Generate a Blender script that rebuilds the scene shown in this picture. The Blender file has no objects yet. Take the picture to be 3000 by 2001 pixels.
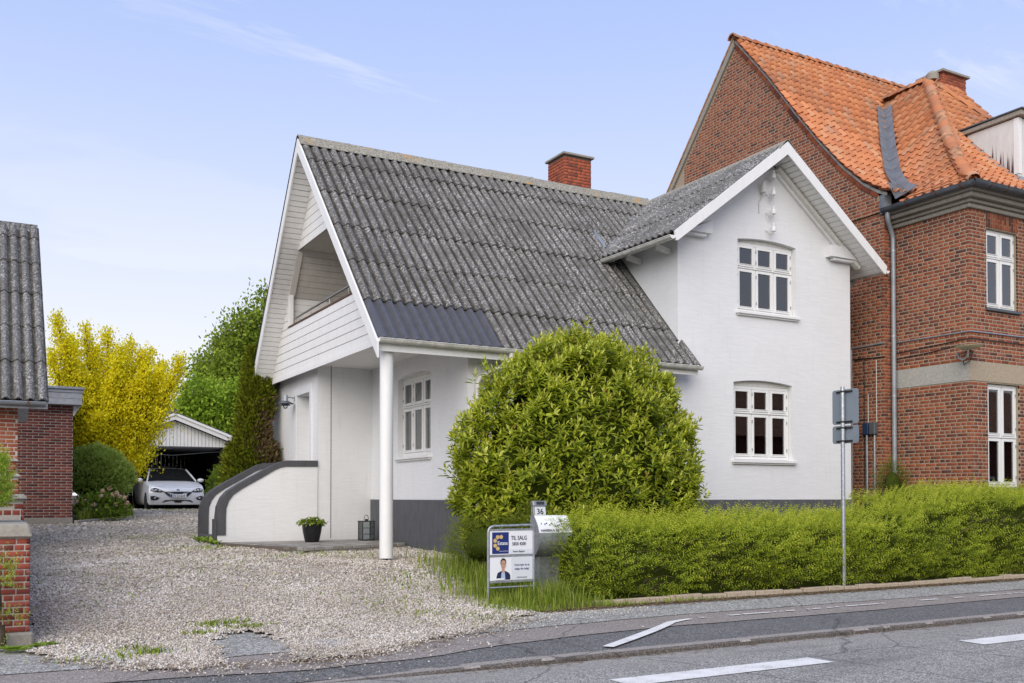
import bpy, bmesh, math, random
import numpy as np
from mathutils import Vector, Matrix, Euler

R = math.radians
rng = np.random.default_rng(7)
random.seed(7)
scene = bpy.context.scene
COL = scene.collection

# ---------------------------------------------------------------- camera
cam_data = bpy.data.cameras.new('camera')
cam = bpy.data.objects.new('camera', cam_data)
COL.objects.link(cam)
CAM = Vector((0, 0, 1.4))
cam.location = CAM
cam.rotation_euler = (R(90 + 1.119), 0, R(-29.003))
cam_data.sensor_width = 36
cam_data.lens = 33.944
cam_data.shift_y = 0.1334
cam_data.clip_start = 0.1
cam_data.clip_end = 3000
scene.camera = cam

# ---------------------------------------------------------------- sky, sun, exposure
SUN_EL, SUN_AZ = R(36), R(221)          # azimuth clockwise from +Y (away from the street)
world = bpy.data.worlds.new('World')
scene.world = world
world.use_nodes = True
wn, wl = world.node_tree.nodes, world.node_tree.links
wn.clear()
sky = wn.new('ShaderNodeTexSky'); sky.sky_type = 'NISHITA'; sky.sun_disc = False
sky.sun_elevation = SUN_EL; sky.sun_rotation = SUN_AZ
sky.air_density = 1.0; sky.dust_density = 0.6; sky.ozone_density = 2.0
tc = wn.new('ShaderNodeTexCoord')
sep = wn.new('ShaderNodeSeparateXYZ'); wl.new(tc.outputs['Generated'], sep.inputs[0])
def wmath(op, a, b=None, c=None, clamp=False):
    n = wn.new('ShaderNodeMath'); n.operation = op; n.use_clamp = clamp
    for i, v in enumerate((a, b, c)):
        if v is None: continue
        if isinstance(v, (int, float)): n.inputs[i].default_value = v
        else: wl.new(v, n.inputs[i])
    return n.outputs[0]
# cirrus laid on a flat layer high above the ground: direction / height
zz = wmath('MAXIMUM', wmath('ADD', sep.outputs[2], 0.12), 0.03)
cx = wmath('DIVIDE', sep.outputs[0], zz)
cy = wmath('DIVIDE', sep.outputs[1], zz)
cv = wn.new('ShaderNodeCombineXYZ'); wl.new(cx, cv.inputs[0]); wl.new(cy, cv.inputs[1])
def wnoise(vec, scale, detail, rough, dist=0.0):
    n = wn.new('ShaderNodeTexNoise'); wl.new(vec, n.inputs['Vector'])
    n.inputs['Scale'].default_value = scale; n.inputs['Detail'].default_value = detail; n.inputs['Roughness'].default_value = rough; n.inputs['Distortion'].default_value = dist
    return n.outputs[0]
def wmap(rot, scale, loc):
    m = wn.new('ShaderNodeMapping'); wl.new(cv.outputs[0], m.inputs[0])
    m.inputs['Rotation'].default_value = (0, 0, R(rot)); m.inputs['Scale'].default_value = scale; m.inputs['Location'].default_value = loc
    return m.outputs[0]
wisp = wnoise(wmap(24, (0.75, 2.0, 1), (3.3, 1.2, 0)), 1.7, 10, .62, .8)
area = wnoise(wmap(20, (0.5, 0.5, 1), (2, 1, 0)), 0.9, 3, .5)
bank = wnoise(wmap(45, (0.4, 0.9, 1), (9, 4, 0)), 0.9, 8, .55, .3)
cl = wmath('MULTIPLY', wmath('MULTIPLY_ADD', wisp, 5.5, -2.75, True), wmath('MULTIPLY_ADD', area, 6.0, -2.9, True))
low = wmath('MULTIPLY_ADD', sep.outputs[2], -3.2, 1.42, True)
bk = wmath('MULTIPLY', wmath('MULTIPLY_ADD', bank, 5.0, -1.75, True), low)
haze = wmath('POWER', wmath('MULTIPLY_ADD', sep.outputs[2], -2.5, 1.25, True), 1.35)
cf = wmath('MAXIMUM', wmath('MAXIMUM', wmath('MULTIPLY', cl, 0.6), bk), wmath('MULTIPLY', haze, 1.0), None, True)
mix = wn.new('ShaderNodeMix'); mix.data_type = 'RGBA'
veil = wn.new('ShaderNodeMix'); veil.data_type = 'RGBA'; veil.inputs[0].default_value = 0.75
wl.new(sky.outputs[0], veil.inputs[6]); veil.inputs[7].default_value = (3.5, 4.5, 7.6, 1)
wl.new(cf, mix.inputs[0]); wl.new(veil.outputs[2], mix.inputs[6])
mix.inputs[7].default_value = (6.55, 6.6, 6.85, 1)
bg = wn.new('ShaderNodeBackground'); bg.inputs['Strength'].default_value = 0.095
wl.new(mix.outputs[2], bg.inputs['Color'])
wo = wn.new('ShaderNodeOutputWorld'); wl.new(bg.outputs[0], wo.inputs[0])

sl = bpy.data.lights.new('sun', 'SUN'); sl.energy = 2.1; sl.angle = R(65); sl.color = (1.0, 0.91, 0.77)
sun = bpy.data.objects.new('sun', sl); COL.objects.link(sun)
sd = Vector((math.sin(SUN_AZ) * math.cos(SUN_EL), math.cos(SUN_AZ) * math.cos(SUN_EL), math.sin(SUN_EL)))
sun.rotation_euler = (-sd).to_track_quat('-Z', 'Y').to_euler(); sun.location = (0, -5, 30)
vs = scene.view_settings
vs.view_transform = 'Standard'; vs.look = 'None'; vs.exposure = 0.65; vs.gamma = 1.0
vs.use_curve_mapping = False
try:
    scene.cycles.use_denoising = True
    scene.cycles.denoiser = 'OPENIMAGEDENOISE'
    scene.cycles.max_bounces = 8
    scene.cycles.transparent_max_bounces = 12
    scene.cycles.caustics_reflective = False
    scene.cycles.caustics_refractive = False
except Exception: pass

# ---------------------------------------------------------------- material helpers
class T:
    def __init__(s, name):
        m = bpy.data.materials.new(name); m.use_nodes = True
        s.m = m; s.n = m.node_tree.nodes; s.l = m.node_tree.links; s.n.clear()
        s.out = s.n.new('ShaderNodeOutputMaterial')
    def put(s, sock, v):
        if v is None: return
        if isinstance(v, bpy.types.NodeSocket): s.l.new(v, sock)
        elif isinstance(v, (tuple, list)):
            sock.default_value = tuple(v) + ((1,) if len(v) == 3 and sock.type == 'RGBA' else ())
        else: sock.default_value = v
    def node(s, t, props=None, **inp):
        n = s.n.new(t)
        for k, v in (props or {}).items(): setattr(n, k, v)
        for k, v in inp.items():
            s.put(n.inputs[int(k[1:]) if k[0] == '_' else k.replace('_', ' ')], v)
        return n
    def obj(s): return s.node('ShaderNodeTexCoord').outputs['Object']
    def pos(s): return s.node('ShaderNodeNewGeometry').outputs['Position']
    def map(s, v, scale=(1, 1, 1), rot=(0, 0, 0), loc=(0, 0, 0)):
        return s.node('ShaderNodeMapping', Vector=v, Scale=scale, Rotation=rot, Location=loc).outputs[0]
    def noise(s, v, scale, detail=4, rough=.5, dist=0):
        return s.node('ShaderNodeTexNoise', Vector=v, Scale=scale, Detail=detail, Roughness=rough, Distortion=dist).outputs[0]
    def vor(s, v, scale, feat='F1', out='Distance', rand=1):
        return s.node('ShaderNodeTexVoronoi', {'feature': feat}, Vector=v, Scale=scale, Randomness=rand).outputs[out]
    def ramp(s, f, stops, interp='LINEAR'):
        n = s.node('ShaderNodeValToRGB', Fac=f); cr = n.color_ramp; cr.interpolation = interp
        while len(cr.elements) < len(stops): cr.elements.new(0.5)
        for e, (p, c) in zip(cr.elements, stops):
            e.position = p
            if isinstance(c, (int, float)): c = (c, c, c)
            e.color = tuple(c) + (1,)
        return n.outputs[0]
    def mix(s, f, a, b, mode='MIX'):
        n = s.node('ShaderNodeMix', {'data_type': 'RGBA', 'blend_type': mode})
        s.put(n.inputs[0], f); s.put(n.inputs[6], a); s.put(n.inputs[7], b); return n.outputs[2]
    def math(s, op, a, b=None, c=None, clamp=False):
        n = s.n.new('ShaderNodeMath'); n.operation = op; n.use_clamp = clamp
        for i, v in enumerate((a, b, c)): s.put(n.inputs[i], v)
        return n.outputs[0]
    def bump(s, h, strength=.3, dist=.01):
        return s.node('ShaderNodeBump', Strength=strength, Distance=dist, Height=h).outputs[0]
    def attr(s, name): return s.node('ShaderNodeAttribute', {'attribute_name': name}).outputs['Fac']
    def rnd(s):
        """per-piece random: face attribute 'rnd', or the object's own random where that is 0"""
        o = s.node('ShaderNodeObjectInfo').outputs['Random']; a = s.attr('rnd')
        return s.math('ADD', o, s.math('MULTIPLY', s.math('GREATER_THAN', a, .0005), s.math('SUBTRACT', a, o)))
    def bsdf(s, color, rough=.6, normal=None, metal=0, spec=.4, **k):
        b = s.node('ShaderNodeBsdfPrincipled')
        s.put(b.inputs['Base Color'], color); s.put(b.inputs['Roughness'], rough); s.put(b.inputs['Metallic'], metal)
        s.put(b.inputs['Specular IOR Level'], spec)
        if normal is not None: s.put(b.inputs['Normal'], normal)
        for kk, v in k.items(): s.put(b.inputs[kk.replace('_', ' ')], v)
        s.l.new(b.outputs[0], s.out.inputs[0]); return b
MATS = {}
def plain(name, c, rough=.6, metal=0, spec=.4, var=.06, scale=6, bump=0):
    t = T(name); p = t.pos(); n = t.noise(p, scale, 5)
    lo = tuple(max(0, x * (1 - var)) for x in c); hi = tuple(min(1, x * (1 + var)) for x in c)
    col = t.ramp(n, [(.3, lo), (.7, hi)])
    nm = t.bump(t.noise(p, scale * 14, 4), bump, .01) if bump else None
    t.bsdf(col, rough, nm, metal, spec); MATS[name] = t.m; return t.m

def mk_render():
    t = T('white_render'); p = t.pos()
    st = t.noise(t.map(p, (1.2, 1.2, 9)), 3.0, 6, .6)
    big = t.noise(p, .7, 4)
    c = t.ramp(t.math('ADD', t.math('MULTIPLY', st, .5), t.math('MULTIPLY', big, .5)), [(.32, (.70, .705, .71)), (.6, (.77, .775, .78)), (.75, (.79, .79, .79))])
    dirt = t.ramp(t.noise(t.map(p, (5, 5, .6)), 2.2, 6), [(.55, 0.), (.8, .22)])
    c = t.mix(dirt, c, (.55, .53, .48))
    sx = t.node('ShaderNodeSeparateXYZ', _0=p)
    splash = t.math('MULTIPLY', t.ramp(t.math('ADD', sx.outputs[2], t.math('MULTIPLY', t.noise(p, 3, 5), .5)), [(.0, 1.), (1., 0.)]), .35)
    c = t.mix(splash, c, (.42, .40, .34))
    t.bsdf(c, .85, t.bump(t.math('ADD', st, t.math('MULTIPLY', t.noise(p, 60, 5), .35)), .28, .012), spec=.2)
    MATS['white_render'] = t.m
mk_render()

def mk_eternit():
    t = T('fibre_cement'); o = t.obj(); p = t.pos()
    sx = t.node('ShaderNodeSeparateXYZ', _0=o)
    ph = t.math('MULTIPLY', t.math('COSINE', t.math('MULTIPLY', sx.outputs[0], 2 * math.pi / .177)), -1.)    # -1 in the troughs
    tint = t.ramp(t.rnd(), [(0, (.085, .083, .08)), (.5, (.11, .108, .104)), (1, (.145, .142, .137))])
    base = t.mix(t.ramp(t.noise(p, 5, 6, .65), [(.38, 0.), (.65, .6)]), tint, (.20, .196, .19))
    pale = t.math('MULTIPLY', t.ramp(t.noise(p, 27, 5, .75), [(.50, 0.), (.58, 1.)]), t.ramp(t.noise(p, 1.6, 6, .65), [(.36, .12), (.62, 1.)]))
    base = t.mix(t.math('MULTIPLY', pale, .85), base, (.60, .59, .57))
    spot = t.ramp(t.vor(p, 21), [(.13, 1.), (.22, 0.)])
    spot = t.math('MULTIPLY', spot, t.ramp(t.noise(p, 9, 3), [(.48, 0.), (.6, 1.)]))
    base = t.mix(t.math('MULTIPLY', spot, .8), base, (.60, .60, .58))
    dk = t.ramp(t.noise(p, 48, 6, .7, .6), [(.52, 0.), (.62, 1.)])
    base = t.mix(t.math('MULTIPLY', dk, .6), base, (.06, .057, .053))
    moss = t.math('MULTIPLY', t.ramp(t.math('MULTIPLY_ADD', ph, .5, .5), [(.10, 1.), (.42, 0.)]), t.ramp(t.noise(t.map(p, (3, 1, 1)), 5, 6, .7), [(.30, .35), (.55, 1.)]))
    base = t.mix(t.math('MULTIPLY', moss, .9), base, (.045, .038, .026))
    ly = t.math('MULTIPLY', t.ramp(t.noise(p, 2.3, 6, .6), [(.70, 0.), (.73, 1.)]), t.ramp(t.noise(p, 26, 3), [(.5, 0.), (.56, 1.)]))
    base = t.mix(ly, base, (.50, .28, .05))
    h = t.math('ADD', t.noise(p, 45, 5, .7), t.math('MULTIPLY', pale, .4))
    t.bsdf(base, .95, t.bump(h, .8, .012), spec=.1)
    MATS['fibre_cement'] = t.m
mk_eternit()
def mk_ridge():
    t = T('ridge_cement'); p = t.pos()
    c = t.ramp(t.noise(p, 30, 6, .75), [(.36, (.12, .11, .09)), (.48, (.27, .255, .215)), (.62, (.42, .40, .34))])
    ly = t.math('MULTIPLY', t.ramp(t.noise(p, 3.1, 5, .6), [(.60, 0.), (.66, 1.)]), t.ramp(t.noise(p, 24, 3), [(.5, 0.), (.57, 1.)]))
    c = t.mix(ly, c, (.55, .27, .03)); t.bsdf(c, .95, t.bump(t.noise(p, 45, 5), .7, .012), spec=.1); MATS['ridge_cement'] = t.m
mk_ridge()

def mk_brick(name, stops, dark=(.09, .055, .05), stain=.25):
    t = T(name); p = t.pos()
    r = t.rnd(); n = t.noise(p, 26, 6, .65)
    c = t.ramp(r, stops)
    c = t.mix(t.math('MULTIPLY', t.ramp(n, [(.4, 0.), (.7, 1.)]), .22), c, dark)
    big = t.ramp(t.noise(p, .8, 5), [(.5, 0.), (.75, stain)])
    c = t.mix(big, c, dark)
    t.bsdf(c, .9, t.bump(t.noise(p, 70, 5, .7), .5, .006), spec=.2); MATS[name] = t.m
mk_brick('brick_orange', [(0, (.085, .042, .034)), (.15, (.16, .055, .034)), (.35, (.235, .07, .036)), (.65, (.30, .085, .037)), (.88, (.35, .11, .05)), (1, (.27, .11, .07))])
mk_brick('brick_dark', [(0, (.10, .035, .03)), (.25, (.165, .045, .034)), (.6, (.215, .057, .04)), (.9, (.25, .07, .045)), (1, (.31, .09, .05))])
mk_brick('brick_bright', [(0, (.28, .08, .05)), (.4, (.36, .11, .055)), (.8, (.42, .15, .075)), (1, (.34, .10, .06))])
mk_brick('brick_pillar', [(0, (.13, .035, .032)), (.2, (.27, .06, .045)), (.55, (.33, .075, .05)), (.85, (.37, .09, .06)), (1, (.33, .13, .11))])
mk_brick('brick_chimney', [(0, (.22, .06, .04)), (.3, (.38, .095, .05)), (.8, (.45, .125, .06)), (1, (.36, .09, .05))], dark=(.07, .05, .045), stain=.45)
mk_brick('tile_orange', [(0, (.44, .17, .085)), (.2, (.50, .19, .085)), (.5, (.55, .21, .09)), (.8, (.60, .25, .115)), (.95, (.56, .29, .16)), (1, (.46, .24, .15))], dark=(.20, .14, .11), stain=.45)
mk_brick('paver_grey', [(0, (.21, .20, .18)), (.5, (.29, .28, .26)), (1, (.38, .37, .35))], dark=(.13, .115, .09), stain=.5)
def mk_mortar(name, c):
    t = T(name); p = t.pos()
    col = t.ramp(t.noise(p, 22, 6, .65), [(.3, tuple(x * .68 for x in c)), (.7, c)])
    t.bsdf(col, .95, t.bump(t.noise(p, 90, 4), .5, .006), spec=.1); MATS[name] = t.m
mk_mortar('mortar_sand', (.42, .345, .26)); mk_mortar('mortar_grey', (.56, .51, .45)); mk_mortar('mortar_gap_shade', (.17, .145, .125))
mk_mortar('concrete', (.37, .34, .29)); mk_mortar('concrete_pale', (.46, .45, .41)); mk_mortar('concrete_beige', (.47, .39, .29))

def mk_paint(name, c, rough=.5, streak=.12):
    t = T(name); p = t.pos()
    n = t.noise(t.map(p, (3, 3, 1.2)), 3, 6, .65)
    col = t.ramp(n, [(.35, tuple(x * (1 - streak) for x in c)), (.62, c)])
    t.bsdf(col, rough, t.bump(t.noise(p, 40, 4), .08, .006), spec=.4); MATS[name] = t.m
mk_paint('white_paint', (.80, .80, .79), .5, .05); mk_paint('offwhite_paint', (.72, .71, .67), .55, .14); mk_paint('window_white', (.80, .80, .78), .4, .04)
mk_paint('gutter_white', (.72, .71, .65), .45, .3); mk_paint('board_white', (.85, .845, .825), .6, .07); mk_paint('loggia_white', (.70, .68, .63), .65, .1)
mk_paint('plinth_grey', (.105, .108, .118), .7, .22); mk_paint('cap_grey', (.082, .083, .09), .6, .2)
mk_paint('dormer_white', (.68, .67, .64), .6, .1)
plain('dark_sheet', (.075, .075, .085), .42, 0, .5, .12, 9)
plain('zinc', (.30, .33, .36), .45, .35, .5, .18, 4, .1); plain('zinc_dark', (.105, .12, .135), .5, .3, .5, .22, 5)
plain('galvanised', (.36, .385, .41), .42, .55, .5, .22, 26); plain('sign_back', (.26, .30, .35), .5, .25, .4, .06, 5)
plain('steel_rail', (.36, .355, .34), .38, .8, .5, .15, 8); plain('dark_iron', (.05, .045, .042), .5, .5, .4, .25, 30)
plain('black_plastic', (.012, .012, .013), .35, 0, .5, .2, 30); plain('wood_brown', (.12, .055, .035), .6, 0, .3, .3, 14); plain('wood_orange', (.42, .19, .06), .55, 0, .3, .25, 10)
plain('black_board', (.018, .018, .019), .8, 0, .2, .3, 8); plain('grey_board', (.36, .37, .39), .75, 0, .2, .16, 12, .2)
plain('soil', (.075, .055, .038), 1, 0, .1, .4, 14, .5); plain('bark', (.085, .065, .048), .95, 0, .1, .35, 18, .6)
plain('twig', (.17, .12, .08), .9, 0, .1, .3, 30); plain('litter', (.22, .155, .09), .95, 0, .1, .35, 30)
plain('curtain', (.42, .43, .44), .9, 0, .1, .15, 18); plain('blind', (.62, .64, .66), .8, 0, .1, .08, 7); plain('room_reflect_brown', (.50, .41, .32), .9, 0, .1, .1, 2); plain('room_reflect_sky', (.75, .76, .78), .9, 0, .1, .1, 2)  # brown and pale room tones stand in for mirrored houses and sky
plain('terracotta_pot', (.55, .53, .48), .7); plain('copper_lamp', (.12, .13, .13), .5, .5); plain('cream_plastic', (.62, .55, .36), .6)
plain('blue_box', (.018, .04, .10), .5); plain('grey_box', (.085, .09, .105), .5); plain('cable_black', (.015, .015, .015), .6); plain('cable_white', (.55, .54, .5), .6)
plain('sign_white', (.78, .79, .82), .4, 0, .5, .02); plain('sign_grey', (.66, .69, .73), .4, 0, .5, .02); plain('print_blue', (.014, .03, .16), .4, 0, .5, .03); plain('print_gold', (.62, .44, .17), .45, 0, .4, .03)
plain('print_navy', (.018, .025, .07), .45); plain('print_skin', (.52, .30, .21), .5); plain('print_hair', (.03, .02, .015), .5); plain('print_shirt', (.42, .50, .70), .5); plain('print_black', (.01, .01, .012), .4)
plain('car_tyre', (.02, .02, .02), .8); plain('car_rim', (.10, .10, .11), .35, .7); plain('plate_blue', (.02, .07, .4), .4)
plain('lead', (.19, .205, .225), .5, .2, .4, .2, 6, .15); plain('hip_tile', (.40, .21, .12), .9, 0, .15, .5, 7, .4)

def mk_glass(name, tint=(.75, .78, .8), refl=1.0):
    t = T(name)
    fr = t.node('ShaderNodeFresnel', IOR=1.52).outputs[0]
    fac = t.math('MULTIPLY_ADD', fr, refl, .02, True)
    tr = t.node('ShaderNodeBsdfTransparent', Color=tint); gl = t.node('ShaderNodeBsdfGlossy', Color=(.9, .92, .95), Roughness=.02)
    mx = t.node('ShaderNodeMixShader', Fac=fac); t.l.new(tr.outputs[0], mx.inputs[1]); t.l.new(gl.outputs[0], mx.inputs[2])
    t.l.new(mx.outputs[0], t.out.inputs[0]); MATS[name] = t.m
mk_glass('glass', (.70, .72, .74), 2.0); mk_glass('lantern_glass', (.85, .88, .88), 1.2)
t = T('car_paint'); t.bsdf((.74, .76, .79), .28, None, 0, .5, Coat_Weight=.6, Coat_Roughness=.05); MATS['car_paint'] = t.m
t = T('car_glass'); t.bsdf((.012, .013, .014), .06, None, 0, .6); MATS['car_glass'] = t.m
t = T('lamp_glass'); t.bsdf((.55, .57, .6), .12, None, .3, .6); MATS['lamp_glass'] = t.m

def mk_asphalt(name, lo, mid, hi, scale=95, dust=None, patch=.25):
    t = T(name); p = t.pos()
    v = t.vor(p, scale, 'F1', 'Color'); sv = t.node('ShaderNodeSeparateXYZ', _0=v).outputs[0]
    c = t.ramp(sv, [(0, lo), (.45, mid), (.8, hi), (1, tuple(min(1, x * 1.5) for x in hi))])
    b = t.ramp(t.noise(p, 1.1, 6, .6), [(.35, 0.), (.7, patch)])
    c = t.mix(b, c, tuple(x * .55 for x in mid))
    f = t.ramp(t.noise(p, 14, 5, .7), [(.45, 0.), (.75, .3)]); c = t.mix(f, c, hi)
    if dust:   # pale dust swept against the kerb, oil-dark tracks further out
        y = t.math('ADD', t.node('ShaderNodeSeparateXYZ', _0=p).outputs[1], t.math('MULTIPLY', t.noise(p, 1.6, 6, .65), .9))
        c = t.mix(t.math('MULTIPLY', t.math('MULTIPLY_ADD', y, 1.4, -1.4 * dust, True), .45), c, (.33, .30, .26))
        c = t.mix(t.math('MULTIPLY', t.ramp(t.noise(t.map(p, (.35, 2.4, 1)), 1.0, 5, .6), [(.5, 0.), (.66, 1.)]), .35), c, (.085, .085, .087))
    cr = t.vor(t.map(t.mix(.12, p, t.node('ShaderNodeTexNoise', Vector=p, Scale=3.0).outputs['Color']), (.9, .9, .9)), .55, 'DISTANCE_TO_EDGE', 'Distance')
    c = t.mix(t.math('MULTIPLY', t.ramp(cr, [(.0, 1.), (.006, 0.)]), .6), c, (.04, .038, .035))
    t.bsdf(c, .9, t.bump(t.vor(p, scale), .5, .006), spec=.25); MATS[name] = t.m
mk_asphalt('road_asphalt', (.12, .112, .10), (.245, .232, .21), (.43, .41, .375), 100, dust=6.9)
mk_asphalt('bike_asphalt', (.06, .058, .056), (.115, .112, .108), (.23, .222, .21), 95, patch=.25)
mk_asphalt('pink_asphalt', (.16, .135, .115), (.26, .225, .195), (.36, .32, .29), 110)
mk_asphalt('walk_asphalt', (.12, .115, .10), (.26, .25, .222), (.47, .455, .415), 70)
mk_asphalt('granite', (.22, .195, .17), (.30, .265, .235), (.38, .345, .31), 130)
mk_asphalt('granite_face', (.07, .06, .05), (.11, .096, .084), (.17, .15, .135), 110)
def mk_gravel(name, base):
    t = T(name); p = t.pos()
    v = t.vor(p, 42, 'F1', 'Color'); sv = t.node('ShaderNodeSeparateXYZ', _0=v)
    c = t.ramp(sv.outputs[0], [(0, (.19, .165, .13)), (.2, (.32, .265, .195)), (.45, (.44, .375, .295)), (.7, (.54, .475, .40)), (1, (.70, .645, .57))])
    d = t.ramp(t.vor(p, 42), [(.0, 0.), (.6, .0), (.95, .7)])
    c = t.mix(d, c, (.17, .145, .115))
    b = t.ramp(t.noise(p, .55, 5, .6), [(.48, 0.), (.72, .45)]); c = t.mix(b, c, (.30, .25, .19))
    t.bsdf(c, .85, t.bump(t.math('SUBTRACT', 1., t.vor(p, 42)), .9, .02), spec=.2); MATS[name] = t.m
mk_gravel('gravel', None)
t = T('pebble'); c = t.ramp(t.attr('rnd'), [(0, (.09, .085, .08)), (.16, (.20, .16, .12)), (.36, (.40, .325, .235)), (.58, (.52, .445, .355)), (.80, (.63, .57, .49)), (1, (.80, .75, .68))])
c = t.mix(.18, c, t.noise(t.pos(), 90, 3)); t.bsdf(c, .7, None, spec=.35); MATS['pebble'] = t.m
t = T('road_paint'); p = t.pos(); c = t.ramp(t.math('ADD', t.math('MULTIPLY', t.noise(p, 60, 5, .75), .6), t.math('MULTIPLY', t.noise(p, 5, 4), .4)), [(.33, (.20, .20, .19)), (.42, (.62, .605, .57)), (.55, (.80, .78, .735))]); t.bsdf(c, .7, t.bump(t.noise(p, 90, 3), .4, .004)); MATS['road_paint'] = t.m

def mk_leaf(name, stops, trans=.3, rough=.5, spec=.35):
    t = T(name)
    c = t.ramp(t.rnd(), stops)
    b = t.bsdf(c, rough, None, 0, spec)
    tl = t.node('ShaderNodeBsdfTranslucent', Color=t.mix(.5, c, (.5, .62, .05), 'SCREEN') if False else c)
    mx = t.node('ShaderNodeMixShader', Fac=trans)
    t.l.new(b.outputs[0], mx.inputs[1]); t.l.new(tl.outputs[0], mx.inputs[2]); t.l.new(mx.outputs[0], t.out.inputs[0])
    MATS[name] = t.m
mk_leaf('laurel_leaf', [(0, (.085, .13, .012)), (.25, (.21, .275, .02)), (.55, (.38, .445, .03)), (.85, (.55, .59, .055)), (.97, (.64, .65, .13)), (1, (.50, .27, .05))], .3, .38, .45)
mk_leaf('hedge_leaf', [(0, (.09, .125, .016)), (.3, (.21, .28, .026)), (.6, (.36, .44, .038)), (.88, (.51, .57, .055)), (1, (.60, .61, .09))], .4, .6, .15)
mk_leaf('foliage_shade', [(0, (.045, .06, .01)), (.5, (.07, .10, .014)), (1, (.11, .16, .016))], .2, .8, .05)  # core colour: shade between the leaves put into a dark green
mk_leaf('yellow_leaf', [(0, (.38, .40, .01)), (.2, (.60, .57, .012)), (.5, (.82, .73, .016)), (.85, (.90, .80, .022)), (1, (.92, .82, .07))], .45, .6, .15)
mk_leaf('tree_leaf', [(0, (.10, .15, .018)), (.35, (.18, .26, .026)), (.75, (.28, .37, .04)), (1, (.36, .44, .06))], .35, .6, .12)
mk_leaf('tree_leaf_light', [(0, (.11, .18, .015)), (.35, (.21, .33, .025)), (.75, (.31, .44, .04)), (1, (.40, .50, .07))], .4, .6, .12)
mk_leaf('thuja_leaf', [(0, (.05, .06, .008)), (.3, (.11, .135, .012)), (.65, (.19, .22, .015)), (.93, (.28, .30, .02)), (1, (.32, .33, .03))], .25, .7, .1)
mk_leaf('thuja_brown', [(0, (.08, .055, .03)), (.5, (.15, .10, .05)), (1, (.20, .15, .07))], .1, .8, .1)
mk_leaf('shrub_leaf', [(0, (.13, .20, .03)), (.4, (.28, .40, .06)), (.8, (.42, .54, .13)), (1, (.52, .60, .22))], .35, .6, .15)
mk_leaf('privet_leaf', [(0, (.11, .17, .015)), (.4, (.25, .38, .035)), (.8, (.38, .50, .06)), (1, (.46, .56, .10))], .4, .55, .2)
mk_leaf('bush_leaf', [(0, (.07, .09, .014)), (.4, (.14, .18, .025)), (.8, (.22, .27, .04)), (1, (.23, .20, .08))], .3, .7, .1)
mk_leaf('grass', [(0, (.12, .17, .02)), (.4, (.22, .31, .035)), (.8, (.34, .42, .06)), (.95, (.42, .45, .12)), (1, (.50, .43, .2))], .4, .6, .15)
mk_leaf('hydrangea_leaf', [(0, (.09, .15, .018)), (.4, (.18, .29, .03)), (.8, (.29, .41, .05)), (1, (.38, .46, .07))], .35, .55, .2)
mk_leaf('hydrangea_flower', [(0, (.34, .24, .15)), (.5, (.52, .38, .25)), (1, (.66, .50, .34))], .1)
mk_leaf('white_flower', [(0, (.6, .6, .55)), (1, (.8, .8, .76))], .2)

# ---------------------------------------------------------------- mesh helpers
ORG = {}
def org(o): return ORG.get(o.name, Vector((0, 0, 0))) if o else Vector((0, 0, 0))
def tag(o, label=None, cat=None, group=None, kind=None):
    if label: o['label'] = label
    if cat: o['category'] = cat
    if group: o['group'] = group
    if kind: o['kind'] = kind
    return o
def thing(name, loc, label, cat, group=None):
    o = bpy.data.objects.new(name, None); COL.objects.link(o)
    o.location = loc; o.empty_display_size = .2; ORG[o.name] = Vector(loc)
    return tag(o, label, cat, group)
def link(name, me, parent=None):
    o = bpy.data.objects.new(name, me); COL.objects.link(o)
    if parent: o.parent = parent
    ORG[o.name] = org(parent)
    return o
def npmesh(name, v, faces, mat, rnd=None, smooth=False):
    """fast mesh: v (n,3); faces (m,k) index array or list of arrays of different k"""
    me = bpy.data.meshes.new(name)
    if not isinstance(faces, (list, tuple)): faces = [faces]
    faces = [np.asarray(f) for f in faces if len(f)]
    v = np.asarray(v, dtype=np.float32)
    me.vertices.add(len(v)); me.vertices.foreach_set('co', v.ravel())
    tot = sum(f.size for f in faces); nf = sum(len(f) for f in faces)
    me.loops.add(tot); me.loops.foreach_set('vertex_index', np.concatenate([f.ravel() for f in faces]).astype(np.int32))
    me.polygons.add(nf)
    sizes = np.concatenate([np.full(len(f), f.shape[1]) for f in faces])
    st = np.concatenate([[0], np.cumsum(sizes)[:-1]]).astype(np.int32)
    me.polygons.foreach_set('loop_start', st)
    if smooth: me.polygons.foreach_set('use_smooth', np.ones(nf, dtype=bool))
    if rnd is not None:
        a = me.attributes.new('rnd', 'FLOAT', 'FACE'); a.data.foreach_set('value', np.asarray(rnd, dtype=np.float32))
    me.update(calc_edges=True)
    if mat: me.materials.append(MATS[mat])
    return me
BOXF = [(0, 3, 2, 1), (4, 5, 6, 7), (0, 1, 5, 4), (1, 2, 6, 5), (2, 3, 7, 6), (3, 0, 4, 7)]
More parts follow.
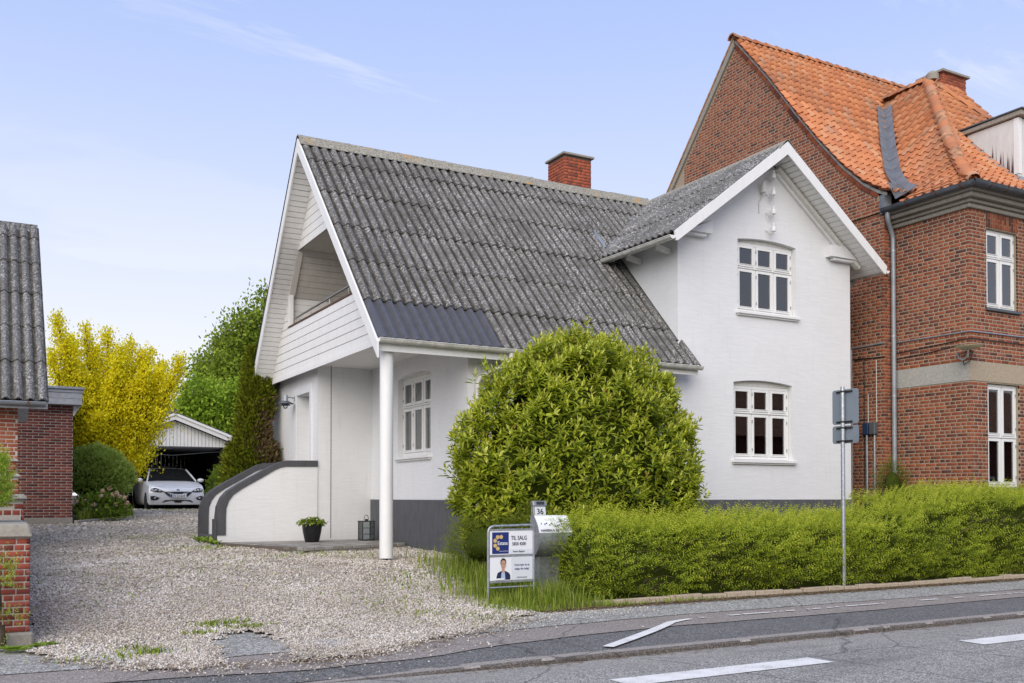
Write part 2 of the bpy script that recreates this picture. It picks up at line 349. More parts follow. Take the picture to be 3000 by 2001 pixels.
class MB:
    def __init__(s, M=None): s.v = []; s.f = []; s.M = M
    def add(s, vs, fs):
        b = len(s.v)
        for p in vs:
            p = Vector(p)
            s.v.append(s.M @ p if s.M else p)
        s.f += [tuple(i + b for i in f) for f in fs]; return s
    def box(s, x0, x1, y0, y1, z0, z1):
        return s.add([(x0, y0, z0), (x1, y0, z0), (x1, y1, z0), (x0, y1, z0), (x0, y0, z1), (x1, y0, z1), (x1, y1, z1), (x0, y1, z1)], BOXF)
    def hexa(s, pts): return s.add(pts, BOXF)
    def bar(s, a, b, w, h, up=(0, 0, 1)):
        """box along a-b, w across, h along up; centred"""
        a, b, up = Vector(a), Vector(b), Vector(up); d = (b - a).normalized()
        x = d.cross(up).normalized(); u = x.cross(d)
        q = [p + x * (sx * w / 2) + u * (su * h / 2) for p in (a, b) for sx, su in ((-1, -1), (1, -1), (1, 1), (-1, 1))]
        return s.add(q, [(0, 1, 2, 3), (7, 6, 5, 4), (0, 4, 5, 1), (1, 5, 6, 2), (2, 6, 7, 3), (3, 7, 4, 0)])
    def prism(s, poly, ext):
        """closed polygon (list of 3-D points) pushed by ext"""
        n = len(poly); e = Vector(ext); q = [Vector(p) for p in poly]
        return s.add(q + [p + e for p in q], [tuple(range(n - 1, -1, -1)), tuple(range(n, 2 * n))] + [(i, (i + 1) % n, n + (i + 1) % n, n + i) for i in range(n)])
    def tube(s, pts, r, n=8, caps=True):
        pts = [Vector(p) for p in pts]; rs = r if isinstance(r, (list, tuple)) else [r] * len(pts)
        b = len(s.v); x = None
        for i, p in enumerate(pts):
            d = (pts[min(i + 1, len(pts) - 1)] - pts[max(i - 1, 0)]).normalized()
            if x is None:
                x = d.cross(Vector((0, 0, 1)) if abs(d.z) < .9 else Vector((1, 0, 0))).normalized()
            x = (x - d * x.dot(d)).normalized(); y = d.cross(x)
            s.add([p + (x * math.cos(2 * math.pi * k / n) + y * math.sin(2 * math.pi * k / n)) * rs[i] for k in range(n)], [])
        m = len(pts)
        for i in range(m - 1):
            for k in range(n):
                s.f.append((b + i * n + k, b + i * n + (k + 1) % n, b + (i + 1) * n + (k + 1) % n, b + (i + 1) * n + k))
        if caps:
            s.f.append(tuple(b + k for k in range(n - 1, -1, -1))); s.f.append(tuple(b + (m - 1) * n + k for k in range(n)))
        return s
    def lathe(s, c, prof, n=16):
        """prof: (r, z) list, around the vertical through c"""
        b = len(s.v); c = Vector(c)
        for r, z in prof:
            s.add([c + Vector((r * math.cos(2 * math.pi * k / n), r * math.sin(2 * math.pi * k / n), z)) for k in range(n)], [])
        for i in range(len(prof) - 1):
            for k in range(n):
                s.f.append((b + i * n + k, b + i * n + (k + 1) % n, b + (i + 1) * n + (k + 1) % n, b + (i + 1) * n + k))
        s.f.append(tuple(b + k for k in range(n - 1, -1, -1))); s.f.append(tuple(b + (len(prof) - 1) * n + k for k in range(n)))
        return s
    def ball(s, c, r, n=10, m=7):
        rx, ry, rz = r if isinstance(r, (tuple, list)) else (r, r, r)
        return s.lathe(c, [(max(1e-4, math.sin(math.pi * i / m)), -math.cos(math.pi * i / m)) for i in range(m + 1)], n) if False else s._ball(c, rx, ry, rz, n, m)
    def _ball(s, c, rx, ry, rz, n, m):
        b = len(s.v); c = Vector(c)
        for i in range(m + 1):
            a = math.pi * i / m; q = max(.001, math.sin(a))
            s.add([c + Vector((rx * q * math.cos(2 * math.pi * k / n), ry * q * math.sin(2 * math.pi * k / n), -rz * math.cos(a))) for k in range(n)], [])
        for i in range(m):
            for k in range(n):
                s.f.append((b + i * n + k, b + i * n + (k + 1) % n, b + (i + 1) * n + (k + 1) % n, b + (i + 1) * n + k))
        return s
    def build(s, name, mat, parent=None, smooth=False, bevel=0, rnd=None):
        o0 = org(parent)
        me = bpy.data.meshes.new(name)
        me.from_pydata([tuple(p - o0) for p in s.v], [], s.f); me.update()
        if bevel or smooth == 'fix':
            bm = bmesh.new(); bm.from_mesh(me)
            bmesh.ops.recalc_face_normals(bm, faces=bm.faces)
            if bevel:
                bmesh.ops.bevel(bm, geom=[e for e in bm.edges if len(e.link_faces) == 2 and e.calc_face_angle(0) > .5], offset=bevel, segments=1, profile=.5, affect='EDGES', clamp_overlap=True)
            bm.to_mesh(me); bm.free()
        if smooth:
            for p in me.polygons: p.use_smooth = True
            try: me.set_sharp_from_angle(angle=R(40))
            except Exception: pass
        if mat: me.materials.append(MATS[mat])
        if rnd is not None:
            a = me.attributes.new('rnd', 'FLOAT', 'FACE'); a.data.foreach_set('value', [rnd] * len(me.polygons))
        return link(name, me, parent)
def place(name, me, parent, M):
    """shared-mesh piece with world matrix M"""
    o = link(name, me, parent)
    loc, q, sc = M.decompose()
    o.location = loc - org(parent); o.rotation_mode = 'QUATERNION'; o.rotation_quaternion = q; o.scale = sc
    return o
def frame(o, u, n):
    """matrix with x=u (along), y=-n (inwards), z=up in the plane"""
    u, n = Vector(u).normalized(), Vector(n).normalized(); z = u.cross(-n).normalized()
    m = Matrix.Identity(4)
    for i in range(3): m[i][0] = u[i]; m[i][1] = -n[i]; m[i][2] = z[i]; m[i][3] = o[i]
    return m
def wallmesh(name, M, outer, holes, reveal, mat, parent, back=None):
    """flat wall in local (x,z) of M with holes and reveals going inwards (+y)"""
    bm = bmesh.new(); edges = []; loops = []
    for lp in [outer] + holes:
        vs = [bm.verts.new((x, 0, z)) for x, z in lp]
        edges += [bm.edges.new((vs[i], vs[(i + 1) % len(vs)])) for i in range(len(vs))]; loops.append(vs)
    bmesh.ops.triangle_fill(bm, use_beauty=True, use_dissolve=False, edges=edges, normal=(0, -1, 0))
    for f in bm.faces:
        f.normal_update()
        if f.normal.y > 0: f.normal_flip()
    for k, vs in enumerate(loops):
        if not k: continue
        d = reveal
        bk = [bm.verts.new((v.co.x, d, v.co.z)) for v in vs]
        for i in range(len(vs)):
            j = (i + 1) % len(vs); bm.faces.new((vs[i], vs[j], bk[j], bk[i]))
    o0 = org(parent)
    for v in bm.verts: v.co = (M @ v.co) - o0
    me = bpy.data.meshes.new(name); bm.to_mesh(me); bm.free()
    me.materials.append(MATS[mat]); return link(name, me, parent)
def text(s, size, M, mat, parent, name='lettering', depth=.0015, align='LEFT', sx=1.0):
    c = bpy.data.curves.new('txt', 'FONT'); c.body = s; c.size = size; c.extrude = depth; c.align_x = align; c.resolution_u = 3
    o = bpy.data.objects.new('txt', c); COL.objects.link(o)
    me = bpy.data.meshes.new_from_object(o.evaluated_get(bpy.context.evaluated_depsgraph_get()))
    bpy.data.objects.remove(o); bpy.data.curves.remove(c)
    o0 = org(parent); X = M @ Matrix.Rotation(R(90), 4, 'X') @ Matrix.Diagonal((sx, 1, 1, 1))
    for v in me.vertices: v.co = (X @ v.co) - o0
    me.materials.clear(); me.materials.append(MATS[mat]); return link(name, me, parent)
def dist_cam(p): return (Vector(p) - CAM).length

def interp(x, xs, ys): return float(np.interp(x, xs, ys))
GY = [-50, 7.0, 9.2, 10.2, 11.5, 13.6, 15.6, 18.3, 33, 42, 400]; GZ = [-.02, 0, .015, .06, .22, .43, .45, .50, .97, 1.0, 2]
def g(y): return interp(y, GY, GZ)
# ================================================================ THE GROUND
def sheet(name, xs, ys, zf, mat, kind='structure', off=0):
    xs, ys = np.asarray(xs, float), np.asarray(ys, float)
    X, Y = np.meshgrid(xs, ys); Z = np.vectorize(zf)(X, Y) + off
    v = np.stack([X, Y, Z], -1).reshape(-1, 3); nx, ny = len(xs), len(ys)
    i = np.arange(ny - 1)[:, None] * nx + np.arange(nx - 1)[None]; i = i.ravel()
    o = link(name, npmesh(name, v, np.stack([i, i + 1, i + nx + 1, i + nx], -1), mat, smooth=True))
    o['kind'] = kind; return o
def poly_sheet(name, top, bot, zf, mat):
    """strip between two polylines given at the same number of points"""
    vs = [(x, y, zf(x, y)) for x, y in bot] + [(x, y, zf(x, y)) for x, y in top]; n = len(bot)
    o = link(name, npmesh(name, np.array(vs), np.array([(i, i + 1, n + i + 1, n + i) for i in range(n - 1)]), mat))
    o['kind'] = 'structure'; return o
sheet('ground', [-600, -120, -30, -5, 0, 5, 12, 25, 60, 200, 900], [-300, -40, -7, 6.9, 7.5, 9.5, 10.2, 11.5, 13.6, 15.6, 18.3, 33, 60, 150, 400, 1500],
      lambda x, y: (g(y) if y > 9 else -.12) - .06, 'soil')
def road_z(x): return interp(x, [-60, 2.2, 4.2, 60], [-.03, -.03, -.055, -.06])
sheet('road', [-60, -20, 0, 2.2, 3.2, 4.2, 8, 14, 25, 80], [-6, 0, 3, 5, 6, 6.6, 7.22], lambda x, y: road_z(x) - (0 if y > 6.6 else -.02), 'road_asphalt')
EX = [-60, -3, .73, 2.37, 3.45, 4.5, 6.05, 6.75, 9.3, 13, 20, 60]; EY = [8.2, 8.15, 7.95, 7.72, 7.78, 8.1, 8.31, 8.33, 8.29, 8.38, 8.4, 8.4]
fx = np.unique(np.concatenate([np.linspace(-3, 20, 60), [-60, 60]]))
wob = lambda x, k=1.0: .012 * math.sin(x * 5.1 * k) + .009 * math.sin(x * 11.3 * k + 1)
edge = [(x, interp(x, EX, EY) + wob(x)) for x in fx]
LX = [-60, .3, 1.2, 3, 5, 7, 60]; LY = [8.55, 8.55, 8.5, 8.6, 8.85, 9.02, 9.02]
edge2 = [(x, interp(x, LX, LY) + wob(x, 1.4)) for x in fx]
poly_sheet('bike_path', edge, [(x, 7.3) for x in fx], lambda x, y: -.004 + .004 * (y - 7.3) + (0 if x > 4 else -.02 * min(1, (4 - x) / 1.5) * max(0, (8.2 - y))), 'bike_asphalt')
poly_sheet('pavement_strip', edge2, [(x, y - .03) for x, y in edge], lambda x, y: .004 + .004 * (y - 7.3) + (0 if x > 4 else -.02 * min(1, (4 - x) / 1.5) * max(0, (8.2 - y))), 'pink_asphalt')
poly_sheet('pavement', [(x, 10.2) for x in fx], [(x, y - .02) for x, y in edge2], lambda x, y: .010 + .004 * (y - 7.3) + max(0, y - 10) * .05, 'walk_asphalt')
# granite kerb, stone by stone
kerb = link('kerb', npmesh('kerb', np.array([(-20, 7.24, -.3), (40, 7.24, -.3), (40, 7.3, -.3), (-20, 7.3, -.3), (-20, 7.24, -.1), (40, 7.24, -.1), (40, 7.3, -.1), (-20, 7.3, -.1)]), np.array(BOXF), 'granite_face'))
kerb['kind'] = 'structure'
x = -1.4
while x < 16:
    w = random.uniform(.75, 1.15); z0 = interp(x, [-5, 2.2, 4.0, 20], [-.035, -.03, -.004, .004]); z1 = interp(x + w, [-5, 2.2, 4.0, 20], [-.035, -.03, -.004, .004])
    bm = bmesh.new(); nseg = 7; rows = []
    for i in range(nseg + 1):
        xx = x + .006 + (w - .012) * i / nseg; zt = z0 + (z1 - z0) * i / nseg + random.uniform(-.0015, .0015); yf = 7.20 + random.uniform(-.003, .003)
        rows.append([bm.verts.new(c) for c in ((xx, yf - .012, -.25), (xx, yf, zt - .018 + random.uniform(-.003, .003)), (xx, yf + .022, zt), (xx, 7.345 + random.uniform(-.004, .004), zt + .002), (xx, 7.345, -.25))])
    for a, b in zip(rows, rows[1:]):
        for k in range(4): bm.faces.new((a[k], b[k], b[k + 1], a[k + 1]))
    for r in (rows[0], rows[-1]): bm.faces.new(r)
    bmesh.ops.recalc_face_normals(bm, faces=bm.faces)
    me = bpy.data.meshes.new('kerb_stone'); bm.to_mesh(me); bm.free(); me.materials.append(MATS['granite']); me.materials.append(MATS['granite_face'])
    for p in me.polygons:
        if p.normal.y < -.6: p.material_index = 1
    link('kerb_stone', me, kerb); x += w
# painted markings, worn
def marking(poly, z, name='road_marking', parent=None):
    return None
marks = link('road_marking', npmesh('road_marking', np.array([(4.35, 5.99, -.029), (6.52, 5.99, -.029), (6.49, 6.27, -.029), (4.35, 6.27, -.029)]), np.array([(0, 1, 2, 3)]), 'road_paint')); marks['kind'] = 'structure'
for x0, x1 in ((8.56, 10.75), (12.8, 15.0), (.2, 2.3)):
    m2 = link('road_marking', npmesh('road_marking', np.array([(x0, 5.99, -.029), (x1, 5.99, -.029), (x1, 6.27, -.029), (x0, 6.27, -.029)]), np.array([(0, 1, 2, 3)]), 'road_paint')); m2['kind'] = 'structure'
lane = thing('lane_line', (9, 8.68, .0), '', ''); lane['kind'] = 'structure'
for k in ('label', 'category'):
    if k in lane: del lane[k]
def worn(x0, x1, yc, w, n, drop):
    b = MB()
    xs = np.linspace(x0, x1, n + 1)
    for i in range(n):
        if random.random() < drop: continue
        a0, a1 = random.uniform(.5, 1) * w / 2, random.uniform(.5, 1) * w / 2
        z = .0145 + .004 * (yc - 7.3)
        b.add([(xs[i], yc - a0, z), (xs[i + 1], yc - a1, z), (xs[i + 1], yc + a1, z), (xs[i], yc + a0, z)], [(0, 1, 2, 3)])
    if b.f: b.build('lane_dash', 'road_paint', lane)
for x0, x1, d in ((7.15, 7.55, .6), (7.7, 8.35, .02), (8.4, 8.8, .45), (8.95, 9.2, .1), (9.3, 9.55, .4), (9.65, 10.35, .02), (11.05, 11.5, .1), (11.7, 12.0, .4), (12.3, 13.3, .35), (13.4, 14.3, .12), (14.4, 17.5, .2)):
    worn(x0, x1, 8.66 + .004 * (x0 - 8), .075, max(2, int((x1 - x0) / .05)), d)
b = MB(); pts = [(5.13, 7.42, .11), (5.6, 7.72, .12), (6.1, 8.05, .12), (6.5, 8.33, .11), (6.72, 8.50, .10), (6.95, 8.59, .08), (7.1, 8.62, .06)]
for (xa, ya, wa), (xb, yb, wb) in zip(pts, pts[1:]):
    n = Vector((-(yb - ya), xb - xa)).normalized()
    f = lambda x, y: .0145 + .004 * (y - 7.3)
    b.add([(xa - n.x * wa / 2, ya - n.y * wa / 2, f(xa, ya)), (xb - n.x * wb / 2, yb - n.y * wb / 2, f(xb, yb)), (xb + n.x * wb / 2, yb + n.y * wb / 2, f(xb, yb)), (xa + n.x * wa / 2, ya + n.y * wa / 2, f(xa, ya))], [(0, 1, 2, 3)])
b.build('lane_taper', 'road_paint', lane)

# ---- gravel drive
GP = np.array([(.45, 9.45), (.62, 9.1), (.9, 8.75), (1.05, 8.4), (1.45, 8.15), (1.75, 8.2), (1.85, 8.6), (1.95, 9.3), (2.15, 9.85), (2.45, 9.8), (2.62, 9.2), (2.45, 8.6), (2.35, 8.15), (2.7, 7.98), (3.2, 8.15), (3.8, 8.6), (4.5, 9.0), (5.2, 9.45), (5.75, 9.85), (5.5, 10.4), (5.6, 11.3), (6.0, 12.6), (6.9, 13.9), (6.94, 19), (6.2, 22), (7.4, 33), (7.4, 36), (4, 36), (3.7, 28.3), (2.0, 25.7), (.45, 25.7)])
def inside(px, py, poly):
    r = np.zeros(px.shape, bool); n = len(poly)
    for i in range(n):
        x0, y0 = poly[i]; x1, y1 = poly[(i + 1) % n]
        c = ((y0 > py) != (y1 > py)); r ^= c & (px < (x1 - x0) * (py - y0) / (y1 - y0 + 1e-12) + x0)
    return r
gnp = lambda y: np.interp(y, GY, GZ)
def hash2(x, y): return np.sin(x * 3.1 + 1.7 * np.sin(y * 2.3)) * .5 + np.sin(y * 2.7 + 1.3 * np.sin(x * 1.9 + 1)) * .5
def gz(x, y): return gnp(y) + .012 * hash2(x, y) + .007 * hash2(x * 3 + 5, y * 3) + .012
cells_v, cells_f, nv = [], [], 0
for (x0, x1, y0, y1, st) in ((.4, 7.4, 7.9, 12.0, .07), (.4, 7.4, 12.0, 36, .25)):
    xs = np.arange(x0, x1 + 1e-6, st); ys = np.arange(y0, y1 + st * .5, st)
    X, Y = np.meshgrid(xs, ys)
    jx, jy = X + rng.uniform(-.25, .25, X.shape) * st * (st < .1), Y + rng.uniform(-.25, .25, X.shape) * st * (st < .1)
    if st < .1: jy[0] = Y[0]; jy[-1] = Y[-1]
    nx = len(xs); i = (np.arange(len(ys) - 1)[:, None] * nx + np.arange(nx - 1)[None]).ravel()
    f = np.stack([i, i + 1, i + nx + 1, i + nx], -1)
    cxx, cyy = jx.ravel()[f].mean(1), jy.ravel()[f].mean(1)
    k = inside(cxx + .10 * hash2(cxx * 5, cyy * 5) + rng.normal(0, .03, cxx.shape), cyy + .12 * hash2(cyy * 4, cxx * 6) + rng.normal(0, .05, cyy.shape), GP)
    v = np.stack([jx.ravel(), jy.ravel(), gz(jx.ravel(), jy.ravel())], -1)
    cells_v.append(v); cells_f.append(f[k] + nv); nv += len(v)
drive = link('gravel_drive', npmesh('gravel_drive', np.concatenate(cells_v), np.concatenate(cells_f), 'gravel', smooth=True)); drive['kind'] = 'structure'

OCT = np.array([(1, 0, 0), (-1, 0, 0), (0, 1, 0), (0, -1, 0), (0, 0, 1), (0, 0, -1)], float)
OCF = np.array([(0, 2, 4), (2, 1, 4), (1, 3, 4), (3, 0, 4), (2, 0, 5), (1, 2, 5), (3, 1, 5), (0, 3, 5)])
def pebbles(name, px, py, pz, r, rnd, parent=None, kind='stuff'):
    n = len(px); s = rng.uniform(.65, 1.35, (n, 1, 3)) * r[:, None, None]; s[..., 2] *= .7
    v = (OCT[None] + rng.uniform(-.28, .28, (n, 6, 3))) * s
    a = rng.uniform(0, 6.28, n); c, d = np.cos(a)[:, None], np.sin(a)[:, None]
    v = np.stack([v[..., 0] * c - v[..., 1] * d, v[..., 0] * d + v[..., 1] * c, v[..., 2]], -1) + np.stack([px, py, pz], -1)[:, None]
    f = (OCF[None] + 6 * np.arange(n)[:, None, None]).reshape(-1, 3)
    o = link(name, npmesh(name, v.reshape(-1, 3), f, 'pebble', np.repeat(rnd, 8), smooth=True), parent); o['kind'] = kind; return o
P_x, P_y, P_r = [], [], []
for y0, y1, dens, r in ((7.7, 9.5, 3600, .0105), (9.5, 12, 2700, .0115), (12, 16, 1250, .0145), (16, 22, 380, .02), (22, 34, 110, .026)):
    n = int(dens * 7 * (y1 - y0)); x_, y_ = rng.uniform(.4, 7.4, n), rng.uniform(y0, y1, n)
    track = np.minimum(np.abs(x_ - np.interp(y_, [8, 12, 18, 33], [2.4, 2.6, 2.7, 4.7])), np.abs(x_ - np.interp(y_, [8, 12, 18, 33], [4.0, 4.1, 4.1, 6.2])))
    dens_k = np.clip(.45 + 1.6 * track, .35, 1) * np.clip(.75 + .45 * hash2(x_ * 1.9, y_ * 1.4), .3, 1)
    k = (rng.uniform(0, 1, n) < dens_k) & inside(x_ + rng.normal(0, .07, n), y_ + rng.normal(0, .10, n) * (y_ < 10.5), GP); x_, y_ = x_[k], y_[k]
    P_x.append(x_); P_y.append(y_); P_r.append(rng.uniform(.55, 1.5, len(x_)) * r)
P_x, P_y, P_r = map(np.concatenate, (P_x, P_y, P_r))
worn_fac = np.clip(.5 + .5 * hash2(P_x * 1.3 + 2, P_y * .8), 0, 1)                      # paler in the wheel tracks
P_c = np.clip(rng.beta(1.7, 1.25, len(P_x)) * (.78 + .34 * worn_fac), 0, 1)
pb = pebbles('gravel_stones', P_x, P_y, gz(P_x, P_y) + P_r * .25, P_r, P_c)
tag(pb, 'loose pale pebbles covering the gravel drive', 'gravel')
n = 2600; t_ = rng.uniform(0, 1, n); ax = rng.uniform(.6, 7.4, n); ay = np.interp(ax, [.6, 1.5, 2.7, 4.5, 5.8, 7.4], [9.0, 8.15, 7.95, 8.95, 9.7, 9.9]) - rng.exponential(.22, n) + .15
k = ay > 6.9; ax, ay = ax[k], ay[k]; ar = rng.uniform(.006, .014, len(ax))
az = np.where(ay < 7.2, -.055, np.where(ay < 7.35, .0, .012 + .004 * (ay - 7.3)))
st = pebbles('scattered_stones', ax, ay, az + ar * .4, ar, rng.beta(1.4, 1.2, len(ax))); tag(st, 'stray pebbles lying on the bike path and pavement', 'gravel')

# ---- blades of grass and weeds
def blades(name, px, py, pz, h, mat='grass', parent=None, w=.006, lean=.5, label=None):
    n = len(px); a = rng.uniform(0, 6.28, n); l = rng.uniform(.1, lean, n) * h
    dx, dy = np.cos(a), np.sin(a); b0 = np.stack([px, py, pz], -1)
    side = np.stack([-dy, dx, np.zeros(n)], -1) * (w * rng.uniform(.6, 1.4, n))[:, None]
    mid = b0 + np.stack([dx * l * .35, dy * l * .35, h * .6], -1); tip = b0 + np.stack([dx * l, dy * l, h], -1)
    v = np.stack([b0 - side, b0 + side, mid + side * .8, mid - side * .8, tip], 1).reshape(-1, 3); i = 5 * np.arange(n)
    r = rng.uniform(.002, 1, n)
    o = link(name, npmesh(name, v - np.array(org(parent)), [np.stack([i, i + 1, i + 2, i + 3], -1), np.stack([i + 3, i + 2, i + 4], -1)], mat, np.concatenate([r, r])), parent)
    o['kind'] = 'stuff'
    if label: tag(o, label, 'grass')
    return o
def patch(cx, cy, sx, sy, n): return rng.normal(cx, sx, n), rng.normal(cy, sy, n)
gx, gy, gh = [], [], []
for cx_, cy_, sx, sy, n, h in ((6.0, 10.25, .32, .12, 700, .14), (6.3, 10.35, .2, .12, 600, .28), (5.75, 10.7, .3, .3, 700, .2), (6.0, 11.6, .3, .5, 900, .22), (6.3, 12.6, .3, .5, 800, .25), (5.5, 10.0, .2, .15, 300, .07), (6.65, 10.1, .2, .08, 260, .14),
                             (6.0, 9.93, .15, .04, 160, .05), (7.1, 9.97, .2, .03, 160, .05), (8.2, 10.0, .3, .03, 120, .05)):
    a_, b_ = patch(cx_, cy_, sx, sy, n); gx.append(a_); gy.append(b_); gh.append(rng.uniform(.4, 1.25, n) * h)
gx, gy, gh = map(np.concatenate, (gx, gy, gh)); k = gy > 9.86; gx, gy, gh = gx[k], gy[k], gh[k]
blades('tall_grass', gx, gy, gnp(gy) - .01, gh, label='tall green grass growing round the sale sign and mailbox', w=.005)
gx, gy, gh = [], [], []
for cx_, cy_, sx, sy, n, h in ((2.22, 10.25, .16, .07, 240, .045), (2.5, 10.0, .12, .04, 130, .035), (1.95, 9.85, .1, .05, 90, .035), (1.35, 9.0, .08, .05, 110, .05), (1.25, 9.25, .1, .1, 60, .04), (1.0, 8.9, .25, .1, 70, .04), (4.6, 10.2, .3, .2, 160, .04), (4.9, 9.6, .3, .2, 150, .04), (4.3, 10.9, .3, .3, 90, .04),
                             (3.3, 14.5, .6, .6, 130, .05), (4.9, 15.3, .5, .25, 200, .06), (3.6, 17.4, .25, .3, 130, .06), (3.0, 17.0, .5, .4, 120, .05), (2.6, 13.2, .8, .6, 100, .04), (2.9, 20.5, .6, .3, 160, .05), (1.6, 12.5, .5, .8, 90, .04), (4.6, 21, .8, .5, 150, .05), (3.9, 11.7, .9, .6, 90, .04), (5.2, 11.9, .35, .7, 240, .06), (5.3, 14.6, .5, .4, 120, .05), (5.6, 32.4, .8, .25, 260, .06)):
    a_, b_ = patch(cx_, cy_, sx, sy, n); gx.append(a_); gy.append(b_); gh.append(rng.uniform(.4, 1.3, n) * h)
gx, gy, gh = map(np.concatenate, (gx, gy, gh))
blades('weeds', gx, gy, gnp(gy) + .012, gh, label='tufts of grass and weeds growing up through the gravel', w=.006, lean=1.2)
# straw and leaf litter along the pavement edge
n = 15000; lx = rng.uniform(5.9, 17, n); ly = 10.05 - np.abs(rng.normal(0, .1, n)); 
n3 = 500; lx = np.concatenate([lx, rng.uniform(.5, 5.5, n3)]); ly = np.concatenate([ly, np.interp(lx[n:], [.5, 1.5, 2.7, 4.5, 5.5], [9.2, 8.2, 8.0, 8.9, 9.5]) + rng.normal(-.08, .12, n3)])
n4 = 160; lx = np.concatenate([lx, rng.uniform(2.8, 10, n4)]); ly = np.concatenate([ly, 7.17 - rng.exponential(.04, n4)])
n = len(lx); a = rng.uniform(0, 6.28, n); L_ = rng.uniform(.01, .045, n); W_ = rng.uniform(.002, .008, n)
dx, dy = np.cos(a) * L_, np.sin(a) * L_; ex, ey = -np.sin(a) * W_, np.cos(a) * W_; lz = np.where(ly < 7.2, -.05, np.where(ly > 9.9, .03, .017 + .004 * (ly - 7.3))) + rng.uniform(.002, .012, n)
v = np.stack([np.stack([lx - dx - ex, ly - dy - ey, lz], -1), np.stack([lx + dx - ex, ly + dy - ey, lz + rng.uniform(-.003, .006, n)], -1), np.stack([lx + dx + ex, ly + dy + ey, lz + .002], -1), np.stack([lx - dx + ex, ly - dy + ey, lz], -1)], 1).reshape(-1, 3)
lit = link('leaf_litter', npmesh('leaf_litter', v, 4 * np.arange(n)[:, None] + np.arange(4), 'litter')); tag(lit, 'dry brown straw and leaf litter along the pavement edge', 'litter', kind='stuff')
# edging stones at the foot of the hedge
x = 5.95; edg = thing('stone_edging', (9, 10.2, .03), 'low rough concrete edging stones along the foot of the hedge', 'edging')
while x < 18.5:
    w = random.uniform(.3, .62); a = random.uniform(-.012, .012)
    z = .085 + random.uniform(-.015, .015)
    b = MB(); b.hexa([(x, 10.14 + a, -.05), (x + w - .015, 10.14 - a, -.05), (x + w - .015, 10.26 - a, -.05), (x, 10.26 + a, -.05), (x, 10.15 + a, z), (x + w - .015, 10.15 - a, z + random.uniform(-.012, .012)), (x + w - .015, 10.25 - a, z), (x, 10.25 + a, z)])
    b.build('edging_stone', 'concrete_beige', edg, bevel=.012); x += w
# kerb of the flower bed by the annex
bed = thing('bed_edging', (2.8, 26.6, .85), 'narrow stone edging of the flower bed beside the brick annex', 'edging')
for i in range(6):
    p0 = Vector((2.12 + i * .26, 25.75 + i * .36, 0)); p1 = p0 + Vector((.25, .345, 0)); z = g(p0.y) + .07
    b = MB(); b.bar((p0.x, p0.y, z - .06), (p1.x, p1.y, z - .06 + .01), .1, .16); b.build('edging_stone', 'concrete', bed, bevel=.012)
# ================================================================ BUILDING HELPERS
def sheet_mesh(name, waves, length, mat='fibre_cement', pitch=.177, amp=.031, seg=8, thick=.024, trap=False):
    nx = waves * seg + 1; xs = np.arange(nx) * pitch / seg
    ph = 2 * np.pi * xs / pitch
    zs = amp * np.cos(ph + np.pi)
    if trap: zs = amp * np.clip(np.cos(ph + np.pi) * 1.8, -1, 1)
    ys = [0, .02, length * .5, length]
    v = []
    for y in ys: v += [(x, y, z + .026 * (1 - y / length) + amp) for x, z in zip(xs, zs)]
    v += [(x, 0, z + .026 + amp - thick) for x, z in zip(xs, zs)]          # lower lip
    v += [(x, length * .5, z + .013 + amp - thick) for x, z in zip(xs, zs)]
    v = np.array(v); f = []
    for r in range(3):
        for i in range(nx - 1): f.append((r * nx + i, r * nx + i + 1, (r + 1) * nx + i + 1, (r + 1) * nx + i))
    for i in range(nx - 1): f.append((4 * nx + i, 4 * nx + i + 1, i + 1, i)); f.append((5 * nx + i, 5 * nx + i + 1, 4 * nx + i + 1, 4 * nx + i))
    me = npmesh(name, v, np.array(f), mat, np.zeros(len(f)), smooth=True)
    try: me.set_sharp_from_angle(angle=R(50))
    except Exception: pass
    return me
def lay_sheets(parent, o, xdir, up, rows, cols, name='roof_sheet', matf=None, total=None):
    """rows: slope distances from the eave; cols: list of wave counts per row function"""
    o, xd, up = Vector(o), Vector(xdir).normalized(), Vector(up).normalized(); nrm = xd.cross(up)
    cache = {}
    for r in range(len(rows) - 1):
        ln = rows[r + 1] - rows[r] + (.13 if r < len(rows) - 2 else 0); x = 0
        for w in cols(r):
            if w < 0: x += -w * .177; continue
            m = (matf(r, x) if matf else 'fibre_cement'); key = (w, round(ln, 3), m)
            if key not in cache: cache[key] = sheet_mesh(name, w, ln, m, trap=(m == 'dark_sheet'))
            M = Matrix.Identity(4)
            ti = R(random.uniform(-.12, .12)); u2 = (up * math.cos(ti) + nrm * math.sin(ti)); n2 = xd.cross(u2)
            p = o + xd * x + up * rows[r] + nrm * (random.uniform(-.002, .003) + .014 * (1 if r % 2 else .8))
            for i in range(3): M[i][0] = xd[i]; M[i][1] = u2[i]; M[i][2] = n2[i]; M[i][3] = p[i]
            place(name, cache[key], parent, M); x += w * .177
def brick_mesh(l, h, d, mat, bev=.004):
    """front at y=0, going back to y=d; slightly worn front edges"""
    v = [(0, d, 0), (l, d, 0), (l, d, h), (0, d, h), (0, bev, 0), (l, bev, 0), (l, bev, h), (0, bev, h), (bev, 0, bev), (l - bev, 0, bev), (l - bev, 0, h - bev), (bev, 0, h - bev)]
    f = [(8, 9, 10, 11), (4, 5, 9, 8), (5, 6, 10, 9), (6, 7, 11, 10), (7, 4, 8, 11), (0, 1, 5, 4), (1, 2, 6, 5), (2, 3, 7, 6), (3, 0, 4, 7)]
    return np.array(v, float), np.array(f)
